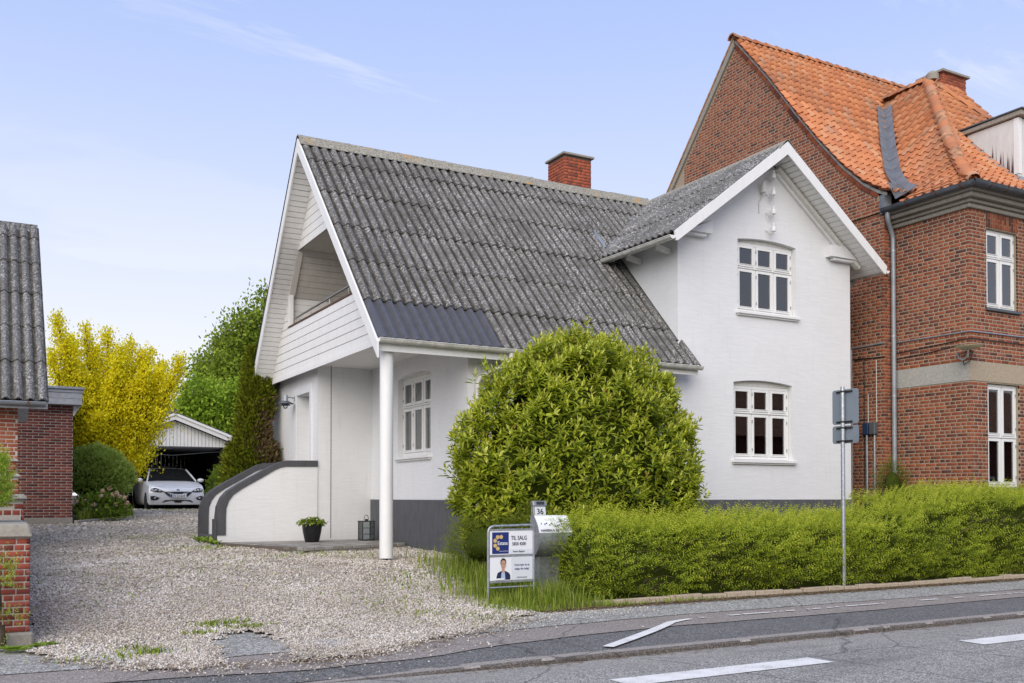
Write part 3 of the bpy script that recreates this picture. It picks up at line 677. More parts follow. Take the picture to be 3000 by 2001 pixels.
class BrickSet:
    """collects bricks of one building; the largest in view become parts, the rest one stuff part"""
    def __init__(s, mat): s.items = []; s.mat = mat
    def wall(s, M, x0, x1, z0, z1, course=.0715, joint=.0155, L=.228, bond='cross', clip=None, holes=(), proud=.0035, jit=.001, hl=None):
        hl = hl or (L - joint) / 2; r = 0; z = z0
        while z + course * .6 <= z1:
            zt = z + course - joint
            if bond == 'cross':
                step, off = (L + joint, [0, (L + joint) / 2][(r // 2) % 2]) if r % 2 == 0 else (hl + joint, hl / 2 * .5)
                ln = L if r % 2 == 0 else hl
            else: step, off, ln = L + joint, (0 if r % 2 else (L + joint) / 2), L
            x = x0 - off
            while x < x1 - .01:
                a, b = max(x, x0), min(x + ln, x1)
                if clip:
                    ca, cb = clip(z + course * .5); a, b = max(a, ca), min(b, cb)
                segs = [(a, b)]
                for hx0, hx1, hz0, hz1 in holes:
                    if zt > hz0 + .01 and z < hz1 - .01:
                        ns = []
                        for q0, q1 in segs:
                            if q1 <= hx0 or q0 >= hx1: ns.append((q0, q1)); continue
                            if q0 < hx0: ns.append((q0, hx0))
                            if q1 > hx1: ns.append((hx1, q1))
                        segs = ns
                for q0, q1 in segs:
                    if q1 - q0 > .025: s.items.append((M, q0 + .0, z, q1 - q0, zt - z, proud + random.uniform(-jit, jit)))
                x += step
            z += course; r += 1
    def soldier(s, M, x0, x1, z0, z1, w=.062, joint=.0115, split=None):
        x = x0; k = 0
        while x < x1 - .02:
            zz = [z0, z1] if not split else [z0, z0 + (z1 - z0) * (split if k % 2 else 1 - split), z1]
            for a, b in zip(zz, zz[1:]): s.items.append((M, x, a, min(w, x1 - x), b - a - joint, .007))
            x += w + joint; k += 1
    def build(s, parent, limit=300, name='brick', part='brickwork'):
        def key(t): return (t[0] @ Vector((t[1], 0, t[2])) - CAM).length
        def front(t):
            p = t[0] @ Vector((t[1], 0, t[2])); return (t[0].to_3x3() @ Vector((0, -1, 0))).dot(CAM - p) / (CAM - p).length ** 2
        it = sorted(s.items, key=lambda t: -front(t) * (1 if s.vis(t) else 1e-3))
        cache = {}
        for M, x, z, l, h, pr in it[:limit]:
            k = (round(l, 2), round(h, 3))
            if k not in cache:
                v, f = brick_mesh(k[0], k[1], .03, s.mat); cache[k] = npmesh(name, v, f, s.mat, np.zeros(len(f)))
            place(name, cache[k], parent, M @ Matrix.Translation((x, -pr, z)) @ Matrix.Diagonal((l / k[0], 1, 1, 1)))
        vs, fs, rn = [], [], []; b = 0; o0 = np.array(org(parent))
        for M, x, z, l, h, pr in it[limit:]:
            v, f = brick_mesh(l, h, .03, s.mat)
            A = np.array(M); v = v + (x, -pr, z); v = v @ A[:3, :3].T + A[:3, 3] - o0
            vs.append(v); fs.append(f + b); rn += [random.uniform(.002, 1)] * len(f); b += len(v)
        if vs:
            o = link(part, npmesh(part, np.concatenate(vs), np.concatenate(fs), s.mat, rn), parent); o['kind'] = 'stuff'
    def vis(s, t): return True

RIDGE = 'ridge_cement'
def window(parent, M, w, h, cols, split, mats=('window_white',), name='window', depth=.06, fr=.055, sash=.05, curtain=None, hinge=True, mul=.045, drip=True, roomcol=None):
    """local x right, z up, y inwards; frame face at y=0"""
    f = MB(M)
    f.box(0, fr, 0, depth, 0, h); f.box(w - fr, w, 0, depth, 0, h); f.box(fr, w - fr, 0, depth, 0, fr); f.box(fr, w - fr, 0, depth, h - fr, h)
    iw = w - 2 * fr; cw = (iw - mul * (cols - 1)) / cols; zs = [(fr, split - mul / 2), (split + mul / 2, h - fr)] if split else [(fr, h - fr)]
    for c in range(1, cols): f.box(fr + c * cw + (c - 1) * mul, fr + c * (cw + mul), .004, depth - .004, fr, h - fr)
    if split:
        for c in range(cols): f.box(fr + c * (cw + mul), fr + c * (cw + mul) + cw, .004, depth - .004, split - mul / 2, split + mul / 2)
        f.box(fr * .3, w - fr * .3, -.018, .003, split - .012, split + .012)
    win = f.build(name, mats[0], parent, bevel=.003)
    for c in range(cols):
        for z0, z1 in zs:
            x0 = fr + c * (cw + mul) + .005; x1 = x0 + cw - .01; a0, a1 = z0 + .005, z1 - .005
            s = MB(M); y0, y1 = -.012, .04
            s.box(x0, x0 + sash, y0, y1, a0, a1); s.box(x1 - sash, x1, y0, y1, a0, a1); s.box(x0 + sash, x1 - sash, y0, y1, a0, a0 + sash); s.box(x0 + sash, x1 - sash, y0, y1, a1 - sash, a1)
            if drip: s.box(x0 + sash * .6, x1 - sash * .6, y0 - .012, y0 - .001, a0 + sash * .75, a0 + sash * .98)
            s.build('sash', mats[0], win, bevel=.003)
            p = MB(M); p.box(x0 + sash - .004, x1 - sash + .004, .012, .018, a0 + sash - .004, a1 - sash + .004); p.build('pane', 'glass', win)
            if hinge:
                hx = x0 - .012 if c < cols - 1 or cols == 1 else x1 + .002
                for hz in (a0 + .09 * (a1 - a0) + .03, a1 - .09 * (a1 - a0) - .09):
                    q = MB(M); q.box(hx, hx + .011, -.024, -.012, hz, hz + .06); q.build('hinge', 'galvanised', win)
    if curtain:
        kind, z0, z1 = curtain
        n = 60; v = []
        for zq in (z0, z1):
            for i in range(n + 1):
                xx = fr + iw * i / n; v.append(tuple((M @ Vector((xx, .14 + (.02 * math.sin(i * 1.15) if kind == 'curtain' else 0), zq))) - org(parent)))
        fs = np.array([(i, i + 1, n + 2 + i, n + 1 + i) for i in range(n)])
        link(kind, npmesh(kind, np.array(v), fs, kind, smooth=True), win)
    r = MB(M); d = 2.2
    a, b_, z0, z1 = -.3, w + .3, -.35, h + .25
    r.add([(a, .30, z0), (b_, .30, z0), (b_, d, z0), (a, d, z0), (a, .30, z1), (b_, .30, z1), (b_, d, z1), (a, d, z1)], [(0, 1, 2, 3), (7, 6, 5, 4), (1, 5, 6, 2), (2, 6, 7, 3), (3, 7, 4, 0)])
    r.add([(a, .30, z0), (.0, .30, z0), (.0, .30, z1), (a, .30, z1), (w, .30, z0), (b_, .30, z0), (b_, .30, z1), (w, .30, z1), (0, .30, z0), (w, .30, z0), (w, .30, 0), (0, .30, 0), (0, .30, h), (w, .30, h), (w, .30, z1), (0, .30, z1)], [(0, 1, 2, 3), (4, 5, 6, 7), (8, 9, 10, 11), (12, 13, 14, 15)])
    r.add([(0, depth - .005, 0), (w, depth - .005, 0), (w, .30, 0), (0, .30, 0), (0, depth - .005, h), (w, depth - .005, h), (w, .30, h), (0, .30, h)], [(0, 1, 2, 3), (4, 5, 6, 7), (0, 3, 7, 4), (1, 2, 6, 5)])
    r.build('room_lining', roomcol or 'room_reflect_brown', win)
    return win
def halfpipe(mb, a, b, r, n=10, t=.006):
    a, b = Vector(a), Vector(b); d = (b - a).normalized(); x = d.cross(Vector((0, 0, 1))).normalized()
    ring = [(x * math.cos(math.pi + math.pi * k / n) * q + Vector((0, 0, 1)) * math.sin(math.pi + math.pi * k / n) * q) for q in (r, r - t) for k in range(n + 1)]
    m = n + 1; vs = [p + o for p in (a, b) for o in ring]; fs = []
    for k in range(n):
        fs.append((k, k + 1, 2 * m + k + 1, 2 * m + k)); fs.append((m + k + 1, m + k, 3 * m + k, 3 * m + k + 1))
        fs.append((k + 1, k, m + k, m + k + 1)); fs.append((2 * m + k, 2 * m + k + 1, 3 * m + k + 1, 3 * m + k))
    fs.append((0, 2 * m, 3 * m, m)); fs.append((n, m + n, 3 * m + n, 2 * m + n)); mb.add(vs, fs)
    mb.tube([a + x * r, b + x * r], t * 1.4, 6); mb.tube([a - x * r, b - x * r], t * 1.4, 6)
# ================================================================ WHITE HOUSE
WH = thing('white_house', (10, 16, .4), 'white rendered house with grey corrugated roof, balcony gable and front cross gable', 'house')
zm = lambda y: 3.76 + 1.0537 * (y - 13.6)
zb = lambda y: 8.12 - 1.27 * (y - 17.7)
zw = lambda x: 8.14 - .76 * abs(x - 13.5)
FM = frame((0, 14, 0), (1, 0, 0), (0, -1, 0))
def arch(x0, x1, z0, zs, zc, n=9):
    r = [(x0, z0), (x1, z0)]
    for i in range(n + 1):
        t = i / n; x = x1 + (x0 - x1) * t; r.append((x, zs + (zc - zs) * (1 - (2 * t - 1) ** 2)))
    return r
wallmesh('wall', FM, [(6.94, .2), (15.75, .2), (15.75, zw(15.75) - .14), (13.5, zw(13.5) - .14), (11.25, zw(11.25) - .14), (11.25, 3.95), (6.94, 3.95)],
         [arch(12.585, 14.10, 2.115, 3.595, 3.655), arch(12.70, 14.22, 4.97, 6.35, 6.41)], .3, 'white_render', WH)
PM = frame((6.94, 18.32, 0), (0, -1, 0), (-1, 0, 0))
wallmesh('wall', PM, [(0, .3), (4.32, .3), (4.32, 3.99), (0, 3.99)], [arch(1.36, 2.86, 2.15, 3.60, 3.675)], .3, 'white_render', WH)
DM = frame((5.81, 21.0, 0), (0, -1, 0), (-1, 0, 0))
wallmesh('wall', DM, [(-1.45, .3), (2.68, .3), (2.68, 3.99), (0, 3.99), (-.3, 3.7), (-1.45, 3.25)], [[(1.36, 1.27), (2.25, 1.27), (2.25, 3.49), (1.36, 3.49)]], .3, 'white_render', WH)
MB().box(5.812, 6.94, 18.32, 18.5, .3, 3.99).build('wall', 'white_render', WH)
MB().add([(11.25, 14, 3.5), (11.25, 16.6, 3.5), (11.25, 16.6, 6.3), (11.25, 14, 6.27)], [(0, 3, 2, 1)]).build('wall', 'white_render', WH)
MB().add([(15.75, 14, .2), (15.75, 21, .2), (15.75, 21, 6.3), (15.75, 14, 6.3), (5.81, 21, .2), (5.81, 21, 4.0), (15.75, 21, 4.0)], [(0, 1, 2, 3), (1, 4, 5, 6)]).build('wall', 'white_render', WH)
b = MB(); b.prism([(5.235, 21.05, 3.92), (5.235, 22.45, 3.34), (5.235, 22.45, 3.24), (5.235, 21.05, 3.82)], (10.5, 0, 0)); b.build('lean_to_roof', 'fibre_cement', WH)
b = MB(); b.prism([(5.2, 21.05, 3.95), (5.2, 22.5, 3.35), (5.2, 22.5, 3.15), (5.2, 21.05, 3.75)], (.03, 0, 0)); b.build('barge_board', 'white_paint', WH)
# plinth
b = MB(); b.box(6.905, 6.939, 13.965, 18.318, .25, 1.35); b.box(6.94, 15.775, 13.965, 13.999, .25, 1.35); b.box(15.751, 15.78, 14, 21, .25, 1.35)
b.build('plinth', 'plinth_grey', WH, bevel=.006)

def sill(M, x0, x1, z, name='sill', out=.075):
    b = MB(M); b.box(x0 - .08, x1 + .08, -out, .09, z - .055, z); b.box(x0 - .055, x1 + .055, -out + .03, .0, z - .085, z - .056)
    b.build(name, 'white_paint', WH, bevel=.006)
def infill(M, x0, x1, z0, z1):
    MB(M).box(x0, x1, .1, .14, z0, z1).build('window_head', 'offwhite_paint', WH)
WT = lambda M, x, z, y=.1: M @ Matrix.Translation((x, y, z))
w1 = window(WH, WT(FM, 12.60, 2.125), 1.49, 1.42, 3, .90); infill(FM, 12.56, 14.13, 3.549, 3.70); sill(FM, 12.60, 14.09, 2.11)
w2 = window(WH, WT(FM, 12.72, 4.975), 1.49, 1.355, 3, .86, curtain=('blind', .80, 1.33), roomcol='room_reflect_sky'); infill(FM, 12.67, 14.25, 6.334, 6.46); sill(FM, 12.72, 14.20, 4.965)
w3 = window(WH, WT(PM, 1.375, 2.16), 1.475, 1.44, 3, .91, curtain=('curtain', .02, 1.43)); infill(PM, 1.33, 2.89, 3.604, 3.72); sill(PM, 1.40, 2.84, 2.145)
cb = MB(FM); cb.box(13.30, 13.60, .26, .27, 5.04, 5.36); cb.build('cardboard', 'cream_plastic', w2)

# ---- roofs
rows = [0, 1.0, 2.06, 3.13, 4.19, 5.27, 5.93]
UP = Vector((0, 1, 1.0537)).normalized()
CW = {0: [6, 6, 6, 6, 6, 5], 1: [6] * 5 + [4], 2: [6] * 5 + [4], 3: [6] * 6 + [2], 4: [6] * 7 + [1], 5: [6] * 7 + [5]}
lay_sheets(WH, (5.232, 13.57, zm(13.57)), (1, 0, 0), UP, rows, lambda r: CW[r], matf=lambda r, x: 'dark_sheet' if r == 0 and x < 2.0 else 'fibre_cement')
wl_up = Vector((1, 0, .76)).normalized()
lay_sheets(WH, (10.79, 17.9, zw(10.79)), (0, -1, 0), wl_up, [0, 1.12, 2.27, 3.40], lambda r: [6, 6, 6, 6, 1])
lay_sheets(WH, (16.21, 13.475, zw(16.21)), (0, 1, 0), Vector((-1, 0, .76)), [0, 1.12, 2.27, 3.40], lambda r: [6, 6, 6, 6, 6, 6, 4])
# underlay slabs so that nothing is open behind the sheets
b = MB(); t = .1
b.prism([(5.26, 13.66, zm(13.66) - .02), (5.26, 17.7, zm(17.7) - .02), (5.26, 17.7, zm(17.7) - .02 - t), (5.26, 13.66, zm(13.66) - .02 - t)], (5.98, 0, 0))
b.build('roof_deck', 'board_white', WH)
b = MB(); b.prism([(5.235, 17.7, 8.08 + .06), (5.235, 21.15, zb(21.15) + .06), (5.235, 21.15, zb(21.15) - .04), (5.235, 17.7, 8.0)], (10.7, 0, 0)); b.build('rear_roof', 'fibre_cement', WH)
b = MB(); b.prism([(11.2, 17.69, 8.06), (11.2, 16.2, zm(16.2) - .1), (11.2, 16.2, zm(16.2) - .16), (11.2, 17.69, 7.9)], (4.7, 0, 0)); b.build('roof_deck', 'fibre_cement', WH)
b = MB(); b.prism([(10.83, 13.53, zw(10.83) - .015), (13.5, 13.53, 8.125), (16.17, 13.53, zw(16.17) - .015), (16.17, 13.53, zw(16.17) - .09), (13.5, 13.53, 8.05), (10.83, 13.53, zw(10.83) - .09)], (0, 4.2, 0)); b.build('roof_deck', 'mortar_gap_shade', WH)  # deck coloured dark so the soffit gaps read as shade
# ridge caps
def vcap(pts, ext, mat='ridge_cement'):
    """pts: cross-section polyline; thickness downwards"""
    b = MB(); n = len(pts); lo = [(p[0], p[1], p[2] - .014) for p in reversed(pts)]; b.prism(list(pts) + lo, ext); b.build('ridge_cap', mat, WH, rnd=random.random())
x = 5.205
while x < 13.2:
    w = min(1.02, 13.35 - x); dz = random.uniform(-.006, .006)
    vcap([(x, 17.7 + dy, 8.08 + dz_ + dz) for dy, dz_ in ((-.19, -.085), (-.07, .075), (-.03, .118), (.0, .135), (.03, .115), (.07, .06), (.18, -.10))], (w, 0, 0))
    MB().bar((x + w - .01, 17.50, 7.975 + dz), (x + w - .01, 17.70, 8.215 + dz), .05, .012).build('cap_joint', 'fibre_cement', WH)
    x += w
y = 13.46
while y < 17.6:
    w = min(1.03, 17.72 - y); dz = random.uniform(-.006, .006)
    vcap([(13.5 + dx, y, 8.14 + dz_ + dz) for dx, dz_ in ((-.22, -.11), (-.08, .045), (-.03, .085), (0, .095), (.03, .085), (.08, .045), (.22, -.11))], (0, w, 0)); y += w
# valley flashing and small lead piece
vp = []
for zq in np.linspace(6.2, 8.0, 8):
    yq = 13.6 + (zq - 3.76) / 1.0537; xq = 13.5 - (8.14 - zq) / .76; vp.append(Vector((xq, yq, zq + .075)))
b = MB()
for p, q in zip(vp, vp[1:]): b.bar(p, q, .11, .02, up=(-.4, -.5, .75))
b.build('valley_flashing', 'zinc', WH)
MB().bar((11.08, 16.5, zm(16.5) + .075), (11.06, 16.08, zm(16.08) + .075), .1, .012, up=(0, -.72, .69)).build('lead_flashing', 'zinc', WH)
b = MB(); b.bar((11.21, 14.0, zm(14.0) + .09), (11.21, 15.78, zm(15.78) + .09), .10, .03, up=(0, -.72, .69)); b.build('wall_flashing', 'fibre_cement', WH)

# ---- verge boards and boarded soffits
def slopeboard(x0, x1, y0, z0, y1, z1, top, bot, name='barge_board', mat='white_paint'):
    b = MB(); b.prism([(x0, y0, z0 + top), (x0, y1, z1 + top), (x0, y1, z1 + bot), (x0, y0, z0 + bot)], (x1 - x0, 0, 0)); return b.build(name, mat, WH, bevel=.003)
slopeboard(5.198, 5.23, 13.52, zm(13.52), 17.7, zm(17.7), .05, -.20)
slopeboard(5.198, 5.23, 17.7, 8.08, 21.12, zb(21.12), .05, -.22)
slopeboard(5.188, 5.236, 17.7, 8.08 + .055, 21.18, zb(21.18) + .055, .045, 0, 'verge_edge', 'cable_black')
bd = Vector((0, 1, -1.27)).normalized(); bn = Vector((0, -1.27, -1)).normalized()     # down the rear slope; out of the underside
s = .14
while s < 5.5:
    p = Vector((5.232, 17.7, 7.97)) + bd * s; w = .112
    q = [p + bd * (a * w) + bn * c for a, c in ((.05, 0), (.94, 0), (.94, .022), (.05, .022))]
    b = MB(); b.prism(q, (.372, 0, 0)); b.build('soffit_board', 'board_white', WH); s += w
b = MB(); b.prism([Vector((5.24, 17.7, 7.985)) + bd * .1, Vector((5.24, 17.7, 7.985)) + bd * 5.5, Vector((5.24, 17.7, 8.01)) + bd * 5.5, Vector((5.24, 17.7, 8.01)) + bd * .1], (.36, 0, 0)); b.build('soffit_backing', 'wood_brown', WH)  # dark backing paints the shade in the gaps between soffit boards
# gable cladding, board by board (plane x = 5.60)
Yf = lambda z: 13.6 + (z + .10 - 3.76) / 1.0537
Yb = lambda z: 17.7 + (8.08 - .13 - z) / 1.27
def gboard(z0, z1, f0, f1, b0, b1):
    if b0 - f0 < .02 and b1 - f1 < .02: return
    m = MB(); e = .0065; m.prism([(5.6, f0, z0 + e), (5.6, b0, z0 + e), (5.6, max(b1, f1), z1 - e), (5.6, f1, z1 - e)], (.022, 0, 0)); m.build('cladding_board', 'board_white', WH)
z = 3.92
while z < 4.87:
    z1 = min(z + .163, 4.88); gboard(z, z1, Yf(z), Yf(z1), Yb(z), Yb(z1)); z = z1
OL = lambda z: 19.63 if z < 5.56 else 17.7 + (7.99 - z) / 1.27 + .03
while z < 6.34:
    z1 = min(z + .163, 6.35); gboard(z, z1, OL(z), OL(z1), Yb(z), Yb(z1)); z = z1
while z < 7.85:
    z1 = min(z + .163, 7.95); gboard(z, z1, Yf(z), Yf(z1), Yb(z), Yb(z1)); z = z1
b = MB()
b.add([(5.618, Yf(3.93), 3.93), (5.618, Yb(3.93), 3.93), (5.618, Yb(4.87), 4.87), (5.618, Yf(4.87), 4.87), (5.618, 19.65, 4.87), (5.618, 19.65, 5.54), (5.618, 19.05, 6.34), (5.618, Yb(6.34), 6.34), (5.618, 17.75, 7.9), (5.618, Yf(6.36), 6.36)], [(0, 3, 2, 1), (4, 5, 6, 7, 2), (9, 8, 7)]); b.build('gable_backing', 'mortar_gap_shade', WH)  # near-black sheet, gap shade between cladding boards put into its colour
MB().box(5.585, 5.68, 19.53, 19.63, 4.88, 5.56).build('post', 'white_paint', WH, bevel=.004)
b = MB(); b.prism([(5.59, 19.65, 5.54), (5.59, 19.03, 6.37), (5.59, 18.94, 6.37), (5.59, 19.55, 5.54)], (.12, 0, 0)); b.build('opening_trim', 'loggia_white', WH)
MB().box(5.585, 5.70, Yf(4.9), 19.63, 4.882, 4.915).build('parapet_rail', 'wood_brown', WH, bevel=.003)
MB().box(5.58, 5.602, Yf(3.95) + .0, Yb(3.95), 3.84, 3.925).build('fascia', 'board_white', WH)
# loggia lining
z = 4.05
while z < 5.53:
    z1 = min(z + .15, 5.54); MB().box(5.70, 7.9, 19.66, 19.68, z + .003, z1 - .003).build('lining_board', 'white_paint', WH); z = z1
a0, a1 = Vector((0, 19.64, zb(19.64) - .13)), Vector((0, 18.97, zb(18.97) - .13)); L_ = (a1 - a0).length; d = (a1 - a0) / L_; nn = Vector((0, d.z, -d.y)) * 1; n_ = 8
for i in range(n_):
    p, q = a0 + d * (L_ * i / n_ + .003), a0 + d * (L_ * (i + 1) / n_ - .003)
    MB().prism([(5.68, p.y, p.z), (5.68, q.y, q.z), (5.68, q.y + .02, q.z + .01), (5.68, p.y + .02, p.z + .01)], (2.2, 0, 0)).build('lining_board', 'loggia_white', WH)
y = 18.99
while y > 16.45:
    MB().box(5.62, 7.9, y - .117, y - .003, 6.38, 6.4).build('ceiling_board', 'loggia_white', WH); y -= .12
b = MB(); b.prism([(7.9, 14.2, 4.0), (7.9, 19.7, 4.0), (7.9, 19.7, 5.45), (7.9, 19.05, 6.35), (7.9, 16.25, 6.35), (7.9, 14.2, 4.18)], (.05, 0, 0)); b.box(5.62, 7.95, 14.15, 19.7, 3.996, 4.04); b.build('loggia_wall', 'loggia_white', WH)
b = MB(); b.prism([(5.64, 14.15, 4.05), (5.64, 19.6, 4.05), (5.64, 19.6, 4.86), (5.64, 14.95, 4.86)], (.02, 0, 0)); b.build('parapet_lining', 'loggia_white', WH)
# balcony handrail
hr = MB(); hr.tube([(5.66, 19.42, 5.05), (5.66, 15.95, 5.09), (5.66, 15.62, 5.09), (5.66, 15.58, 4.9)], .021, 10); hr.build('handrail', 'steel_rail', WH, smooth=True)
for yy in (19.3, 18.25, 17.15, 16.1): MB().tube([(5.66, yy, 4.91), (5.66, yy, 5.06)], .011, 8).build('baluster', 'steel_rail', WH, smooth=True)
# porch ceiling
y = 13.92
while y < 18.3:
    y1 = min(y + .145, 18.32); MB().box(5.625, 6.94, y + .004, y1 - .004, 3.962, 3.985).build('ceiling_board', 'board_white', WH); y = y1
b = MB(); b.box(5.625, 6.94, 13.95, 18.32, 3.986, 3.994); b.build('ceiling_backing', 'mortar_gap_shade', WH)  # dark sheet paints shade lines between the ceiling boards
for xx, yy in ((6.2, 14.35), (6.75, 14.3)): MB().box(xx, xx + .1, yy, yy + .12, 3.945, 3.961).build('soffit_vent', 'mortar_grey', WH)
MB().box(6.94, 11.36, 13.66, 13.999, 3.72, 3.74).build('eave_soffit', 'board_white', WH)
MB().box(5.24, 11.40, 13.62, 13.65, 3.60, 3.78).build('fascia', 'white_paint', WH)
# main gutter with its brackets and downpipe
gt = MB(); halfpipe(gt, (5.235, 13.545, 3.775), (11.42, 13.545, 3.745), .062); gt.lathe((5.235, 13.545, 3.775), [(.001, 0), (.001, .001)], 6); gutter = gt.build('gutter', 'gutter_white', WH, smooth=True)
for xx in (5.232, 11.422): MB().prism([(xx, 13.545 + .064 * math.cos(math.pi + math.pi * k / 8), 3.777 + .064 * math.sin(math.pi + math.pi * k / 8) - (.03 if xx > 6 else 0)) for k in range(9)], (.006, 0, 0)).build('gutter_end', 'white_paint', gutter)
for xx in (5.55, 6.75, 8.0, 9.3, 10.4, 11.1):
    q = MB(); halfpipe(q, (xx, 13.545, 3.772), (xx + .05, 13.545, 3.772), .068, t=.005); q.build('gutter_joint', 'gutter_white', gutter, smooth=True)
dp = MB(); dp.tube([(7.5, 13.55, 3.72), (7.5, 13.55, 3.60), (7.44, 13.62, 3.52), (7.12, 13.88, 3.35), (7.08, 13.91, 3.25), (7.08, 13.92, .9)], .04, 12); dp.build('downpipe', 'gutter_white', WH, smooth=True)
# porch column
c = MB(); c.lathe((5.46, 13.8, 0), [(.104, .47), (.104, 3.715)], 28); c.build('column', 'white_paint', WH, smooth=True)
MB().lathe((5.46, 13.8, 0), [(.05, .40), (.05, .47)], 16).build('column_foot', 'dark_iron', WH)

# ---- cross gable trim
for sgn in (-1, 1):
    def bx(u): return 13.5 + sgn * u
    b = MB(); b.prism([(bx(0), 13.47, 8.14 + .055), (bx(2.74), 13.47, zw(bx(2.74)) + .055), (bx(2.70), 13.47, zw(bx(2.70)) - .14), (bx(2.66), 13.47, zw(bx(2.66)) - .16), (bx(0), 13.47, 8.14 - .19)], (0, .032, 0)); b.build('barge_board', 'white_paint', WH)
    sdir = Vector((sgn, 0, -.76)).normalized(); s = .12
    while s < 3.3:
        p = Vector((13.5, 13.505, 8.03)) + sdir * s; q = Vector((13.5, 13.505, 8.03)) + sdir * (s + .102)
        yb_ = 13.998 if p.x * sgn < (13.5 + sgn * 2.25) * sgn else 15.6
        MB().prism([(p.x, p.y, p.z), (q.x, q.y, q.z), (q.x, q.y, q.z + .018), (p.x, p.y, p.z + .018)], (0, yb_ - 13.505, 0)).build('soffit_board', 'board_white', WH)
        s += .125
    p0 = Vector((13.5, 13.93, 7.955)) + sdir * .2; p1 = Vector((13.5, 13.93, 7.955)) + sdir * 3.02
    MB().bar(p0, p1, .13, .07, up=(0, 0, 1)).build('wall_trim', 'offwhite_paint', WH)
    p0 = Vector((13.5, 13.97, 7.88)) + sdir * .22; p1 = Vector((13.5, 13.97, 7.88)) + sdir * 2.6
    MB().bar(p0, p1, .06, .06, up=(0, 0, 1)).build('wall_trim', 'white_render', WH)
    xa, xb = bx(2.29), bx(1.55); z0_ = 6.30 if sgn < 0 else 6.27; za_, zb_ = min(6.56, zw(xa) - .13), min(6.56 if sgn < 0 else 6.50, zw(xb) - .13)
    b = MB(); b.prism([(xa, 13.84, z0_), (xb, 13.84, z0_), (xb, 13.84, zb_), (xa + (xb - xa) * .45, 13.84, min(zb_, zw(xa + (xb - xa) * .45) - .13)), (xa, 13.84, za_)], (0, .159, 0)); b.build('corbel', 'white_render', WH, bevel=.008)
    xa, xb = sorted((bx(2.27), bx(1.66)))
    MB().box(xa, xb, 13.88, 13.999, 6.24 if sgn < 0 else 6.21, 6.298 if sgn < 0 else 6.268).build('corbel', 'white_render', WH, bevel=.008)
    gx_ = 13.5 + sgn * 2.77
    q = MB(); halfpipe(q, (gx_, 13.49, zw(gx_) + .0), (gx_, 15.8, zw(gx_) + .02), .06); q.build('gutter', 'gutter_white', WH, smooth=True)
    MB().prism([(gx_ + .062 * math.cos(math.pi + math.pi * k / 8), 13.484, zw(gx_) + .062 * math.sin(math.pi + math.pi * k / 8)) for k in range(9)], (0, .006, 0)).build('gutter_end', 'white_paint', WH)
MB().tube([(16.27, 14.35, 5.98), (16.2, 14.35, 5.9), (15.86, 14.32, 5.7), (15.83, 14.3, 5.6), (15.83, 14.3, .6)], .036, 10).build('downpipe', 'zinc', WH, smooth=True)
for yy in (14.2, 15.1): MB().bar((10.9, yy, 6.02), (11.22, yy, 5.95), .06, .1).build('rafter_end', 'offwhite_paint', WH)
# insulators
for zz_ in (7.60, 7.27, 6.90, 6.56):
    i_ = MB(); i_.lathe((13.50, 13.86, zz_), [(.044, 0), (.048, .02), (.043, .09), (.026, .10), (.036, .115), (.036, .145), (.015, .155)], 12); ins = i_.build('insulator', 'white_paint', WH, smooth=True)
    MB().tube([(13.42, 13.995, zz_ + .03), (13.42, 13.96, zz_ + .02), (13.43, 13.92, zz_ - .05), (13.46, 13.88, zz_ - .07), (13.49, 13.86, zz_ - .045), (13.50, 13.86, zz_ + .01)], .007, 6).build('hook', 'mortar_grey', ins)
i_ = MB(); i_.lathe((13.28, 13.9, 7.30), [(.05, 0), (.055, .02), (.05, .2), (.03, .215)], 14); ins = i_.build('insulator', 'offwhite_paint', WH, smooth=True)
MB().tube([(13.28, 13.9, 7.31), (13.27, 13.94, 7.22), (13.24, 13.985, 7.12), (13.24, 13.985, 6.92)], .012, 6).build('cable_end', 'gutter_white', ins)

# ---- chimney
b = MB(); b.box(11.19, 11.885, 17.815, 18.495, 7.4, 8.90); ch = b.build('chimney', 'mortar_gap_shade', WH)
MB().box(11.13, 11.945, 17.755, 18.555, 8.905, 8.955).build('chimney_cap', 'concrete', ch, bevel=.008)
BS = BrickSet('brick_chimney')
BS.wall(frame((11.19, 17.808, 0), (1, 0, 0), (0, -1, 0)), 0, .695, 7.78, 8.905, .068, .011, .225)
BS.wall(frame((11.183, 18.495, 0), (0, -1, 0), (-1, 0, 0)), 0, .68, 7.78, 8.905, .068, .011, .225)
BS.build(ch)

